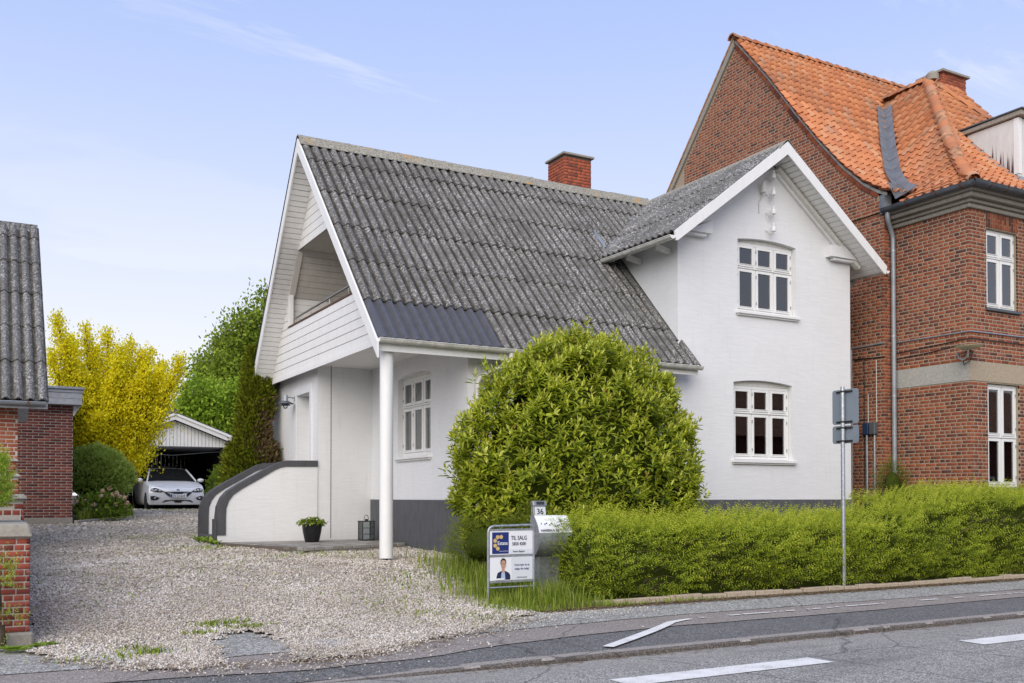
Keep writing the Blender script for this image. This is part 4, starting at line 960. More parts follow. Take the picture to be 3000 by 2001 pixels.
# ---- stair with its two rounded parapets
PO = [(5.808, 2.11), (5.2, 2.10), (5.07, 2.068), (4.94, 2.005), (4.68, 1.86), (4.30, 1.645), (4.10, 1.515), (3.99, 1.39), (3.92, 1.22), (3.90, 1.02), (3.90, .69)]
PI = [(5.808, 1.99), (5.18, 1.982), (5.09, 1.965), (4.97, 1.915), (4.73, 1.77), (4.36, 1.56), (4.19, 1.44), (4.11, 1.33), (4.062, 1.19), (4.055, 1.02), (4.055, .69)]
for yA, yB, ext in ((18.295, 18.54, 0), (19.82, 20.06, 1)):
    st_ = MB(); st_.prism([(5.808, yA, .38)] + [(x, yA, z) for x, z in PI[:-1]] + [(4.055, yA, .69), (3.905, yA, .69), (3.905, yA, .38)], (0, yB - yA, 0)); wallp = st_.build('parapet', 'white_render', WH)
    po, pi = list(PO), list(PI)
    if ext: po[-1] = (3.90, .40); pi[-1] = (4.055, .40)
    cp = MB(); n_ = len(po)
    for k in range(n_ - 1):
        q = [(po[k], yA - .018), (po[k + 1], yA - .018), (pi[k + 1], yA - .018), (pi[k], yA - .018)]
        e = .015
        cp.add([(p[0], y_, p[1]) for p, y_ in q] + [(p[0], yB + .018, p[1]) for p, y_ in q], [(0, 1, 2, 3), (7, 6, 5, 4)] + [(0, 4, 5, 1), (2, 6, 7, 3)] + ([(3, 7, 4, 0)] if k == 0 else []) + ([(1, 5, 6, 2)] if k == n_ - 2 else []))
    cp.build('parapet_cap', 'cap_grey', WH, smooth=True)
for k, (x0, z) in enumerate(((3.86, .66), (4.18, .82), (4.5, .98), (4.82, 1.13), (5.14, 1.26))):
    MB().box(x0, 5.81, 18.542, 19.818, .40 if k == 0 else z - .17, z).build('step', 'cap_grey', WH, bevel=.008)
MB().box(3.86, 3.90, 18.30, 18.56, .38, .99).build('parapet_cap', 'cap_grey', WH, bevel=.006)

# ---- entrance door in its deep white frame
b = MB(DM)
b.box(1.16, 1.359, -.035, .0, 1.25, 3.65); b.box(2.251, 2.40, -.035, .0, 1.25, 3.65); b.box(1.359, 2.251, -.035, .0, 3.491, 3.65); b.build('door_surround', 'white_render', WH, bevel=.005)
b = MB(DM); b.box(1.36, 1.43, .24, .31, 1.27, 3.49); b.box(2.18, 2.25, .24, .31, 1.27, 3.49); b.box(1.43, 2.18, .24, .31, 3.42, 3.49); b.build('door_frame', 'white_paint', WH, bevel=.004)
b = MB(DM); b.box(1.44, 1.58, .26, .30, 1.28, 3.41); b.box(2.04, 2.17, .26, .30, 1.28, 3.41); b.box(1.58, 2.04, .26, .30, 1.28, 1.72); b.box(1.58, 2.04, .26, .30, 3.22, 3.41); b.box(1.58, 2.04, .26, .30, 2.28, 2.38); door = b.build('door', 'white_paint', WH, bevel=.004)
MB(DM).box(1.57, 2.05, .275, .285, 1.71, 3.23).build('door_glass', 'car_glass', door)
q = MB(DM); q.tube([(1.5, .26, 2.22), (1.5, .21, 2.22), (1.62, .205, 2.22)], .011, 8); q.box(1.475, 1.525, .252, .259, 2.12, 2.32); q.build('door_handle', 'dark_iron', door)
wr = MB(DM)
for k in range(26):
    a = 2 * math.pi * k / 26; wr.ball((1.8 + .13 * math.cos(a) + random.uniform(-.02, .02), .235 + random.uniform(-.02, .01), 2.75 + .13 * math.sin(a) + random.uniform(-.02, .02)), random.uniform(.02, .035), 6, 4)
wr.build('door_wreath', 'bark', door)
# wall lamp
b = MB(); b.lathe((5.58, 19.75, 3.33), [(.01, .19), (.045, .18), (.055, .14), (.055, .07), (.06, .06)], 14); b.tube([(5.58, 19.75, 3.45), (5.66, 19.75, 3.47), (5.81, 19.75, 3.45)], .013, 8); b.lathe((5.80, 19.75, 3.45), [(.04, -.05), (.04, .05)], 10); lamp = b.build('wall_lamp', 'zinc', WH, smooth=True)
MB().lathe((5.58, 19.75, 3.33), [(.17, .0), (.165, .012), (.06, .06), (.055, .05)], 20).build('lamp_shade', 'zinc_dark', lamp, smooth=True)
MB().lathe((5.58, 19.75, 3.33), [(.10, -.035), (.095, -.025), (.05, .0), (.05, -.01)], 16).build('lamp_shade', 'zinc_dark', lamp, smooth=True)
MB().ball((5.58, 19.75, 3.285), (.05, .05, .06), 12, 8).build('lamp_globe', 'lantern_glass', lamp, smooth=True)
# ================================================================ BRICK HOUSE ON THE RIGHT
BH = thing('brick_house', (20, 15, .5), 'tall red brick house with orange pantile roof, hipped bay and dormer', 'house')
XG, XB, YB_ = 16.63, 16.93, 12.1
VY = [13.55, 13.77, 13.99, 14.39, 14.95, 15.63, 16.36, 17.24, 18.37]; VZ = [7.70, 7.78, 7.89, 8.17, 8.70, 9.49, 10.41, 11.58, 12.92]
zmain = lambda y: interp(y, VY, VZ)
BU = [0, .25, .6, 1.2, 2.0, 3.0, 4.33]; BZ = [7.42, 7.55, 7.78, 8.30, 9.13, 10.28, 11.84]
zbay = lambda u: interp(u, BU, BZ)
EX0, EY0 = 16.58, 11.72
# brick-backed walls: gable wall, bay left face, bay front
gm = frame((XG, 24.4, 0), (0, -1, 0), (-1, 0, 0))          # x = 24.4 - Y
back_sl = 1.187
gab = [(24.4 - 13.87, .3), (24.4 - 13.87, 7.55)] + [(24.4 - y, zmain(y) - .12) for y in VY[2:]] + [(24.4 - 22.9, 12.92 - (22.9 - 18.37) * back_sl - .1), (24.4 - 22.9, .3)]
wallmesh('wall', gm, list(reversed(gab)), [], .2, 'mortar_sand', BH)
lm = frame((XB, 14.0, 0), (0, -1, 0), (-1, 0, 0))          # x = 14 - Y
wallmesh('wall', lm, [(0, .3), (1.9, .3), (1.9, 7.3), (0, 7.3)], [], .2, 'mortar_sand', BH)
fm = frame((XB, YB_, 0), (1, 0, 0), (0, -1, 0))            # x = X - 16.93
UW, LW = (.525, 1.515, 5.15, 6.74), (.525, 1.535, 1.59, 3.655)
rect = lambda w: [(w[0], w[2]), (w[1], w[2]), (w[1], w[3]), (w[0], w[3])]
sh = lambda w, d: (w[0] + d, w[1] + d, w[2], w[3])
UWs = [sh(UW, d) for d in (0, 2.5, 5.0)]; LWs = [sh(LW, d) for d in (0, 2.5, 5.0)]
wallmesh('wall', fm, [(0, .3), (8, .3), (8, 7.3), (0, 7.3)], [rect(w) for w in UWs + LWs], .22, 'mortar_sand', BH)
b = MB(); b.add([(XG, 13.87, .3), (XB, 13.87, .3), (XB, 13.87, 7.5), (XG, 13.87, 7.6)], [(0, 1, 2, 3)]); b.build('wall', 'mortar_sand', BH)
BS = BrickSet('brick_orange')
ZB0 = 1.02
def gclip(z):
    lo = 24.4 - 22.9; hi = 24.4 - 13.87
    if z > 7.55:
        hi = 24.4 - interp(z + .22, VZ, VY)
        lo = max(lo, 24.4 - (18.37 + (12.92 - .24 - z) / back_sl))
    return lo, hi
BS.wall(gm, 4.0, 24.4 - 13.87, ZB0, 12.7, clip=gclip)
BS.wall(lm, 0.02, 1.9, ZB0, 3.665); BS.wall(lm, 0.02, 1.9, 4.07, 7.1)
BS.wall(fm, 0, 3.3, ZB0, 3.665, holes=[LWs[0]] + [(1.535, 1.536, 0, 1)]); BS.wall(fm, 0, 3.3, 4.07, 7.1, holes=[UWs[0], (.50, 1.54, 6.74, 7.05)])
BS.soldier(fm, .515, 1.54, 6.75, 7.06, split=.64)
BS.wall(frame((XG, 13.863, 0), (1, 0, 0), (0, -1, 0)), 0, .3, ZB0, 7.4, hl=.1)
# raking brick courses along the gable
def rake(pts, w=.105, l=.235):
    for (y0, z0), (y1, z1) in zip(pts, pts[1:]):
        d = Vector((0, y1 - y0, z1 - z0)); n = max(1, round(d.length / l)); d.normalize()
        for i in range(n):
            p = Vector((XG - .012, y0, z0)) + d * (i * (Vector((0, y1 - y0, z1 - z0)).length / n))
            M = frame(p, -d if d.y > 0 else d, (-1, 0, 0)); BS.items.append((M @ Matrix.Translation((-l if d.y > 0 else 0, 0, -w)), 0, 0, Vector((0, y1 - y0, z1 - z0)).length / n - .012, w, .004))
rake([(y, zmain(y) - .075) for y in VY[2:]]); 
BS.build(BH, 300)
# render strip under the verge tiles
b = MB()
for a, c in zip(VY[1:], VY[2:]): b.prism([(XG - .03, a, zmain(a) + .0), (XG - .03, c, zmain(c) + .0), (XG - .03, c, zmain(c) - .07), (XG - .03, a, zmain(a) - .07)], (.03, 0, 0))
b.build('verge_mortar', 'concrete_pale', BH)
b = MB(); b.prism([(XG - .06, 18.37, 12.96), (XG - .06, 23.1, 12.96 - 4.73 * back_sl), (XG - .06, 23.1, 12.80 - 4.73 * back_sl), (XG - .06, 18.37, 12.74)], (.06, 0, 0)); b.build('verge_mortar', 'concrete', BH)
b = MB(); b.prism([(XG - .08, 18.37, 13.02), (XG - .08, 23.2, 13.02 - 4.83 * back_sl), (XG - .08, 23.2, 12.96 - 4.83 * back_sl), (XG - .08, 18.37, 12.96)], (10.0, 0, 0)); b.build('rear_roof', 'hip_tile', BH)
# concrete band, cornice, gutters
MB().box(XB - .012, XB, 12.1, 13.87, 3.68, 4.055).build('concrete_band', 'concrete_pale', BH); MB().box(XB - .012, 25, YB_ - .012, YB_ - .0, 3.68, 4.055).build('concrete_band', 'concrete_beige', BH)
for k, (o_, z0, z1) in enumerate(((.06, 7.06, 7.15), (.12, 7.15, 7.22), (.22, 7.22, 7.31), (.30, 7.31, 7.40))):
    b = MB(); b.box(XB - o_, 25 + o_, YB_ - o_, YB_ - .001, z0, z1 - .002); b.box(XB - o_, XB - .001, YB_, 13.9, z0, z1 - .002); b.build('cornice', 'concrete', BH, bevel=.012)
q = MB(); halfpipe(q, (EX0 - .02, 13.85, 7.43), (EX0 - .02, EY0 - .06, 7.43), .085); halfpipe(q, (EX0 - .1, EY0 - .02, 7.43), (25, EY0 - .02, 7.43), .085); q.build('gutter', 'zinc_dark', BH, smooth=True)
for p in (13.2, 12.5, 11.95): 
    q = MB(); halfpipe(q, (EX0 - .02, p, 7.43), (EX0 - .02, p + .035, 7.43), .09); q.build('gutter_bracket', 'wood_brown', BH)
for p in (16.95, 17.45, 18.0, 18.6, 19.2):
    q = MB(); halfpipe(q, (p, EY0 - .02, 7.43), (p + .035, EY0 - .02, 7.43), .09); q.build('gutter_bracket', 'wood_brown', BH)
dp = MB(); dp.tube([(16.60, 13.75, 7.37), (16.60, 13.75, 7.22), (16.66, 13.77, 7.12), (16.80, 13.80, 6.92), (16.82, 13.80, 6.8), (16.82, 13.80, .6)], .05, 14); dpo = dp.build('downpipe', 'zinc', BH, smooth=True)
for zz_ in (6.55, 4.75, 3.5, 2.7): MB().lathe((16.82, 13.80, zz_), [(.056, 0), (.056, .04)], 14).build('pipe_collar', 'galvanised', dpo)
# ---- pantiles
def tile_mesh(w=.205, l=.40):
    nx = 9; xs = np.linspace(0, 1, nx)
    prof = np.array([.034, .014, .0, -.005, .0, .014, .046, .060, .044])
    v = []
    for y, dz in ((0, .042), (l, .0)):
        v += [(x * w * 1.09, y, p + dz) for x, p in zip(xs, prof)]
    v += [(x * w * 1.09, .003, p + .042 - .034) for x, p in zip(xs, prof)]
    f = [(i, i + 1, nx + i + 1, nx + i) for i in range(nx - 1)] + [(2 * nx + i, 2 * nx + i + 1, i + 1, i) for i in range(nx - 1)]
    me = npmesh('roof_tile', np.array(v), np.array(f), 'tile_orange', np.zeros(len(f)), smooth=True)
    try: me.set_sharp_from_angle(angle=R(50))
    except Exception: pass
    return me, np.array(v), np.array(f)
TM, TV, TF = tile_mesh()
tiles = []
def tiles_on(prof_u, prof_z, to3, along0, along1, keep, expo=.315, w=.2045):
    """curve (u,z) climbed by rows; to3(a,u,z); keep(a,u) says whether the tile shows"""
    pu, pz = np.array(prof_u), np.array(prof_z); s = np.concatenate([[0], np.cumsum(np.hypot(np.diff(pu), np.diff(pz)))])
    r = 0; ss = .0
    while ss < s[-1] - .1:
        u0, z0 = np.interp(ss, s, pu), np.interp(ss, s, pz); u1, z1 = np.interp(ss + expo, s, pu), np.interp(ss + expo, s, pz)
        a = along0
        while a < along1:
            if keep(a + w / 2, (u0 + u1) / 2):
                p0, p1, px = Vector(to3(a, u0, z0)), Vector(to3(a, u1, z1)), Vector(to3(a + 1, u0, z0))
                up = (p1 - p0).normalized(); xd = (px - p0).normalized(); n = xd.cross(up)
                if n.z < 0: n = -n
                M = Matrix.Identity(4); jx = random.uniform(-.006, .006); p = p0 + up * random.uniform(-.012, .012) + n * random.uniform(.0, .008)
                x2 = (xd + up * random.uniform(-.02, .02)).normalized()
                for i in range(3): M[i][0] = x2[i]; M[i][1] = up[i]; M[i][2] = n[i]; M[i][3] = p[i]
                tiles.append(M)
            a += w
        ss += expo; r += 1
XR = 20.9
def main_keep(a, u):
    y = u
    if a > 16.58 + .1:
        ub = a - EX0 + .2
        if ub > 0 and a < XR and zbay(min(ub, 4.33)) + .02 > zmain(y): return False
    return a < 22.4
tiles_on(VY, VZ, lambda a, u, z: (a, u, z + .01), XG - .14, 22.4, main_keep)
# bay left slope: u = X - EX0, runs along -Y so that the rolls face the same way
tiles_on(BU, BZ, lambda a, u, z: (EX0 + u, -a, z + .01), -16.9, -EY0, lambda a, u: (-a - EY0) > u - .05 and zbay(u) > zmain(-a + .2) - .03 if -a > 13.4 else (-a - EY0) > u - .05)
# bay front slope
DX0, DX1 = 19.50, 22.4
def front_keep(a, u):
    y = EY0 + u
    if (a - EX0) < u - .05 or a > 22.2: return False
    if a > DX0 - .12 and y > 12.72 : return False if zbay(u) < 9.66 else True
    return True
tiles_on(BU, BZ, lambda a, u, z: (a, EY0 + u, z + .01), EX0, 22.2, front_keep)
tiles.sort(key=lambda M: (M.translation - CAM).length)
for M in tiles[:300]: place('roof_tile', TM, BH, M)
vs, fs, rn = [], [], []; o0 = np.array(org(BH))
for k, M in enumerate(tiles[300:]):
    A = np.array(M); vs.append(TV @ A[:3, :3].T + A[:3, 3] - o0); fs.append(TF + k * len(TV)); rn += [random.uniform(.002, 1)] * len(TF)
o = link('roof_tiling', npmesh('roof_tiling', np.concatenate(vs), np.concatenate(fs), 'tile_orange', rn, smooth=True), BH); o['kind'] = 'stuff'
# decks under the tiles
def deck(rows_):
    b = MB(); n = len(rows_[0])
    for r in rows_: b.add(r, [])
    for i in range(len(rows_) - 1):
        for k in range(n - 1): b.f.append((i * n + k, i * n + k + 1, (i + 1) * n + k + 1, (i + 1) * n + k))
    b.build('roof_deck', 'hip_tile', BH)
deck([[(x, y, zmain(y) - .02) for x in (XG - .02, 26)] for y in VY])
deck([[(EX0 + u, max(EY0 + u, 0), zbay(u) - .02), (EX0 + u, 17.4, zbay(u) - .02)] for u in BU])
deck([[(EX0 + u, EY0 + u, zbay(u) - .02), (2 * XR - EX0 - u, EY0 + u, zbay(u) - .02)] for u in BU])
deck([[(2 * XR - EX0 - u, EY0 + u, zbay(u) - .02), (2 * XR - EX0 - u, 17.4, zbay(u) - .02)] for u in BU])
def half_tile_row(p0, p1, n, r=.10, name='hip_tile', mat='hip_tile', curve=None):
    P_ = [Vector(curve(i / n)) if curve else Vector(p0).lerp(Vector(p1), i / n) for i in range(n + 1)]
    for a, c in zip(P_, P_[1:]):
        d = (c - a).normalized(); x = d.cross(Vector((0, 0, 1))).normalized(); u = x.cross(d); m = 8; b = MB()
        a2 = a - d * .02
        pts = []
        for q, rr in ((a2, r * 1.22), (c, r * .90)):
            for k in range(m + 1):
                t = math.pi * k / m; pts.append(q + x * math.cos(t) * rr + u * (math.sin(t) * rr * .95 - .02))
        for k in range(m + 1):
            t = math.pi * k / m; pts.append(a2 + x * math.cos(t) * r * .9 + u * (math.sin(t) * r * .85 - .02))
        w = m + 1; b.add(pts, [(k, k + 1, w + k + 1, w + k) for k in range(m)] + [(2 * w + k, 2 * w + k + 1, k + 1, k) for k in range(m)])
        b.build(name, random.choice(['tile_orange', 'tile_orange', 'hip_tile']), BH, smooth=True, rnd=random.random())
half_tile_row(None, None, 22, .12, curve=lambda t: (EX0 + 4.33 * (1 - t) if True else 0, EY0 + 4.33 * (1 - t), zbay(4.33 * (1 - t)) + .06))
half_tile_row(None, None, 18, .12, curve=lambda t: (2 * XR - EX0 - 4.33 * (1 - t), EY0 + 4.33 * (1 - t), zbay(4.33 * (1 - t)) + .06))
half_tile_row((XR, EY0 + 4.2, 11.90), (XR, 17.5, 11.90), 5, .12, 'ridge_tile')
half_tile_row((XG - .12, 18.37, 12.95), (26, 18.37, 12.95), 26, .12, 'ridge_tile')
MB().lathe((XR, EY0 + 4.2, 11.86), [(.15, 0), (.15, .15), (.08, .22)], 12).build('ridge_end', 'concrete', BH, smooth=True)
# valley lead
vp = []
for u in np.linspace(.02, 4.25, 12):
    z = zbay(u); y = interp(z, VZ, VY); vp.append((EX0 + u, y, z))
for k, (p, q) in enumerate(zip(vp, vp[1:])):
    p, q = Vector(p), Vector(q)
    if k > 9: continue
    def off(c, e):
        xa = c.x - .24; yb_ = c.y - .24
        return [Vector((xa, c.y, zmain(c.y) + .19 + e)), Vector((c.x, c.y, c.z + .14 + e)), Vector((c.x, yb_, zbay(min(4.33, c.x - EX0)) + .19 + e))]
    b = MB(); a_, b_ = off(p, .006), off(q, 0); b.add(a_ + b_, [(0, 1, 4, 3), (1, 2, 5, 4)]); b.build('valley_lead', 'lead', BH)
MB().prism([(16.6, 13.95, 7.75), (16.75, 13.9, 7.75), (16.75, 13.9, 7.35), (16.6, 13.95, 7.35)], (-.02, -.14, 0)).build('valley_lead', 'lead', BH)
# ---- dormer
dz = lambda y: zbay(y - EY0)
b = MB(); b.prism([(DX0, 12.74, dz(12.74) - .1), (DX0, 12.74, 9.56), (DX0, 13.95, 9.56), (DX0, 13.95, dz(13.9) - .1)], (.05, 0, 0)); dorm = b.build('dormer', 'dormer_white', BH)
MB().box(DX0 + .05, DX1, 12.74, 12.78, 8.2, 9.56).build('dormer_front', 'dormer_white', dorm)
MB().box(DX0 - .012, DX0 + .10, 12.725, 12.84, 8.35, 9.56).build('corner_board', 'window_white', dorm)
b = MB(); b.hexa([(DX0 - .07, 12.62, 9.58), (DX1, 12.62, 9.58), (DX1, 14.2, 9.58), (DX0 - .07, 14.2, 9.58), (DX0 - .07, 12.62, 9.69), (DX1, 12.62, 9.69), (DX1, 14.2, 9.67), (DX0 - .07, 14.2, 9.67)]); b.build('dormer_fascia', 'concrete', dorm, bevel=.01)
MB().box(DX0 - .10, DX1, 12.58, 14.3, 9.692, 9.72).build('dormer_roof', 'zinc_dark', dorm)
b = MB()
for y0, y1 in ((12.6, 12.9), (12.9, 13.2), (13.2, 13.5), (13.5, 13.8)): b.add([(DX0 - .17, y0, dz(y0) + .085), (DX0, y0, dz(y0) + .13), (DX0, y1, dz(y1) + .13), (DX0 - .17, y1, dz(y1) + .085)], [(0, 1, 2, 3)])
b.add([(DX0 - .17, 12.6, dz(12.6) + .085), (DX1, 12.6, dz(12.6) + .085), (DX1, 12.78, dz(12.75) + .2), (DX0 - .03, 12.78, dz(12.75) + .2)], [(0, 1, 2, 3)]); b.build('dormer_flashing', 'zinc', dorm)
# stains on the dormer cheek: streaks of red algae
stn = T('algae'); stn.bsdf((.10, .035, .04), .9); MATS['algae'] = stn.m
for k in range(26):
    yy = 12.78 + random.betavariate(1.1, 2.2) * .95; z0 = dz(yy) + .1; hh = random.uniform(.1, .6) * (1 - (yy - 12.78) * .7)
    if z0 + hh > 9.5: hh = 9.5 - z0
    if hh < .06: continue
    w = random.uniform(.008, .028); MB().add([(DX0 - .004 - k * .00005, yy, z0), (DX0 - .004 - k * .00005, yy + w, z0 + .01), (DX0 - .004 - k * .00005, yy + w * .5, z0 + hh)], [(0, 2, 1)]).build('stain_streak', 'algae', dorm)
# chimney behind the bay ridge
b = MB(); b.box(22.2, 23.15, 16.6, 17.3, 10.5, 12.62); ch = b.build('chimney', 'mortar_sand', BH); MB().box(22.12, 23.23, 16.52, 17.38, 12.622, 12.69).build('chimney_cap', 'concrete', ch, bevel=.01)
BC = BrickSet('brick_chimney'); BC.wall(frame((22.2, 16.593, 0), (1, 0, 0), (0, -1, 0)), 0, .95, 11.0, 12.62, .068, .011); BC.wall(frame((22.193, 17.3, 0), (0, -1, 0), (-1, 0, 0)), 0, .7, 11.0, 12.62, .068, .011); BC.build(ch, 150)
# ---- windows of the bay
for k, w in enumerate(UWs[:2]):
    window(BH, WT(fm, w[0] + .005, w[2] + .005, .07), w[1] - w[0] - .01, w[3] - w[2] - .01, 2, 1.02, name='window', fr=.05, sash=.055, roomcol='room_reflect_sky', curtain=('blind', 1.1, 1.5)); MB(fm).box(w[0] - .05, w[1] + .05, -.06, .1, w[2] - .06, w[2] - .002).build('sill', 'zinc_dark', BH, bevel=.006)
for k, w in enumerate(LWs[:2]):
    window(BH, WT(fm, w[0] + .005, w[2] + .005, .07), w[1] - w[0] - .01, w[3] - w[2] - .01, 2, 1.0, name='window', fr=.05, sash=.055, curtain=('blind', 1.05, 2.0)); MB(fm).box(w[0] - .05, w[1] + .05, -.06, .1, w[2] - .06, w[2] - .002).build('sill', 'zinc_dark', BH, bevel=.006)
# ---- cables, conduits, boxes and the small dish lamp on the wall
def cable(pts, r, mat, name='cable'): return MB().tube(pts, r, 7).build(name, mat, BH, smooth=True)
cable([(XG - .02, 14.72, 4.62), (XG - .02, 13.86, 4.63)], .014, 'zinc', 'conduit'); cable([(XB - .02, 13.85, 4.65), (XB - .02, 12.08, 4.64), (XB + .0, YB_ - .02, 4.64), (20, YB_ - .02, 4.66)], .014, 'zinc', 'conduit')
cable([(XB - .015, 13.85, 4.42), (XB - .02, 12.7, 4.47), (XB - .02, 12.08, 4.50), (XB, YB_ - .02, 4.50), (20, YB_ - .02, 4.49)], .010, 'cable_black'); cable([(XB - .015, 13.85, 4.30), (XB - .02, 12.9, 4.34), (XB - .02, 12.3, 4.40)], .009, 'cable_black')
cable([(XG - .015, 14.75, 4.38), (XG - .015, 14.3, 4.36), (XG - .015, 13.86, 4.34)], .010, 'cable_black'); cable([(XG - .015, 14.40, 4.36), (XG - .015, 14.41, 1.0)], .007, 'cable_black')
for yy, zt in ((14.30, 3.60), (14.08, 4.30)): cable([(XG - .015, yy, zt), (XG - .015, yy, 2.98)], .009, 'cable_white')
cable([(XG - .015, 14.7, 3.55), (XG - .015, 14.08, 3.62)], .007, 'zinc')
for yy, r, m in ((14.79, .016, 'zinc'), (14.73, .016, 'galvanised'), (14.86, .02, 'cable_black')): cable([(XG - .03, yy, 5.6 if yy > 14.75 else 4.6), (XG - .03, yy, .6)], r, m, 'conduit')
for yy, m, d in ((14.33, 'blue_box', .09), (14.13, 'grey_box', .12)):
    MB().box(XG - d, XG - .008, yy - .075, yy + .075, 2.72, 2.98).build('meter_box', m, BH, bevel=.012)
    MB().tube([(XG - .05, yy - .02, 2.72), (XG - .05, yy - .02, .9)], .024, 10).build('conduit', 'galvanised', BH, smooth=True)
d_ = MB(); d_.lathe((16.72, 11.98, 4.30), [(.02, -.04), (.17, -.03), (.25, .0), (.26, .012), (.15, .03), (.01, .035)], 22); ds = d_.build('wall_light', 'cream_plastic', BH, smooth=True)
MB().tube([(16.92, 12.32, 4.22), (16.80, 12.30, 4.22), (16.74, 12.2, 4.10), (16.72, 12.1, 4.06), (16.72, 12.0, 4.12), (16.72, 11.98, 4.27)], .017, 8).build('light_bracket', 'zinc', ds, smooth=True)
MB().tube([(16.9, 12.0, 4.25), (16.86, 12.05, 4.05), (16.88, 12.2, 3.99), (16.92, 12.25, 4.1)], .008, 6).build('light_cable', 'cable_black', ds)
# ================================================================ LEFT: NEIGHBOUR HOUSE, BOUNDARY WALL, CARPORT, CAR
NH = thing('neighbour_house', (0, 20, .6), 'neighbouring house at the left edge with corrugated roof and red brick annex', 'house')
up_ = Vector((0, 3.6, 3.74)).normalized()
lay_sheets(NH, (1.014 - .177 * 24, 17.38, 2.93), (1, 0, 0), up_, [0, .97, 1.94, 2.91, 3.88, 4.72, 5.16], lambda r: [6, 6, 6, 6])
b = MB(); b.prism([(-3.2, 17.42, 2.93), (-3.2, 21.0, 6.64), (-3.2, 24.5, 3.2), (-3.2, 24.5, 3.1), (-3.2, 21.0, 6.5), (-3.2, 17.42, 2.83)], (4.2, 0, 0)); b.build('roof_deck', 'grey_board', NH)
x = -3.2
while x < .95:
    w = min(1.05, 1.02 - x); b = MB(); pts = [(x, 21.0 + a, 6.66 + c) for a, c in ((-.2, -.14), (-.05, .05), (0, .075), (.05, .05), (.2, -.14))]; b.prism(pts + [(p[0], p[1], p[2] - .015) for p in reversed(pts)], (w - .005, 0, 0)); b.build('ridge_cap', 'fibre_cement', NH, rnd=random.random()); x += w
q = MB(); halfpipe(q, (-3.2, 17.36, 2.93), (.97, 17.36, 2.93), .055); q.build('gutter', 'zinc', NH, smooth=True)
MB().box(.70, .72, 17.29, 17.43, 2.86, 2.95).build('gutter_bracket', 'wood_brown', NH)
nm = frame((-3.2, 17.8, 0), (1, 0, 0), (0, -1, 0))
b = MB(); b.box(-3.2, .58, 17.8, 20.5, .3, 3.0); b.build('wall', 'mortar_grey', NH)
BN = BrickSet('brick_bright'); BN.wall(nm, 2.2, 3.78, 1.15, 2.98, .0667, .012)
BN.build(NH, 150)
b = MB(); b.box(-3, 2.04, 25.8, 30, .9, 3.64); an = b.build('annex_wall', 'mortar_grey', NH)
MB().box(-3, 2.055, 25.785, 30, .5, .898).build('annex_plinth', 'concrete', NH, bevel=.008)
BA = BrickSet('brick_dark'); BA.wall(frame((-3, 25.793, 0), (1, 0, 0), (0, -1, 0)), 3.3, 5.04, .905, 3.63, .0683, .017, .232, bond='run')
BA.build(an, 300)
for k, (z0, z1) in enumerate(((3.63, 3.775), (3.778, 3.92), (3.923, 4.0))):
    MB().box(-3, 2.225 + (.02 if k == 2 else 0), 25.55 - (.015 if k == 2 else 0), 30.2, z0, z1).build('fascia_board', 'grey_board', NH, bevel=.006)
MB().box(-3, 2.27, 25.50, 30.2, 4.003, 4.06).build('roof_edge', 'zinc', NH, bevel=.006)
b = MB(); b.prism([(2.045, 25.78, 3.62), (2.21, 25.78, 3.62), (2.045, 25.78, 3.36)], (0, .05, 0)); b.prism([(2.045, 26.6, 3.62), (2.21, 26.6, 3.62), (2.045, 26.6, 3.36)], (0, .05, 0)); b.build('eave_bracket', 'white_paint', NH)

BW = thing('boundary_wall', (.1, 10, 0), 'stepped red brick boundary wall with pillar and concrete copings at the left edge', 'wall')
BP = BrickSet('brick_pillar')
def wallblock(x0, x1, y0, y1, z0, z1, course=.0573):
    MB().box(x0 + .008, x1 - .008, y0 + .008, y1, z0 - .02, z1).build('wall_core', 'mortar_grey', BW)
    BP.wall(frame((x0, y0 + .008, 0), (1, 0, 0), (0, -1, 0)), 0, x1 - x0, z0, z1, course, .0125, .16, proud=.008, jit=.003)
    BP.wall(frame((x1 - .008, y0, 0), (0, 1, 0), (1, 0, 0)), 0.0, min(1.2, y1 - y0), z0, z1, course, .0125, .16, proud=.008)
def coping(x0, x1, y0, y1, z0, z1):
    b = MB(); e = .035; b.hexa([(x0, y0, z0), (x1, y0, z0), (x1, y1, z0), (x0, y1, z0), (x0 + e, y0 + e, z1), (x1 - e, y0 + e, z1), (x1 - e, y1 - e, z1), (x0 + e, y1 - e, z1)]); b.build('coping', 'concrete', BW, bevel=.012)
wallblock(-.45, .435, 9.9, 10.6, .17, 1.03); MB().box(-.5, .47, 9.86, 10.65, -.06, .165).build('footing', 'concrete', BW, bevel=.02); coping(-.50, .455, 9.86, 10.66, 1.032, 1.155)
wallblock(.02, .46, 12.0, 14.0, 1.0, 1.372, .0667); MB().box(.03, .45, 10.6, 12.02, 0, 1.10).build('wall_core', 'brick_pillar', BW); coping(-.03, .50, 11.95, 14.0, 1.374, 1.432); coping(-.02, .475, 10.66, 12.0, 1.10, 1.15)
wallblock(.05, .475, 14.0, 16.0, 1.3, 1.658, .0667); coping(.0, .508, 13.96, 16.0, 1.66, 1.702)
wallblock(.08, .51, 16.0, 17.78, 1.6, 1.92, .0667); coping(.03, .548, 15.96, 17.79, 1.922, 1.97)
MB().box(.06, .44, 12.0, 17.7, .2, 1.3).build('wall_core', 'mortar_grey', BW)
BP.build(BW, 300)

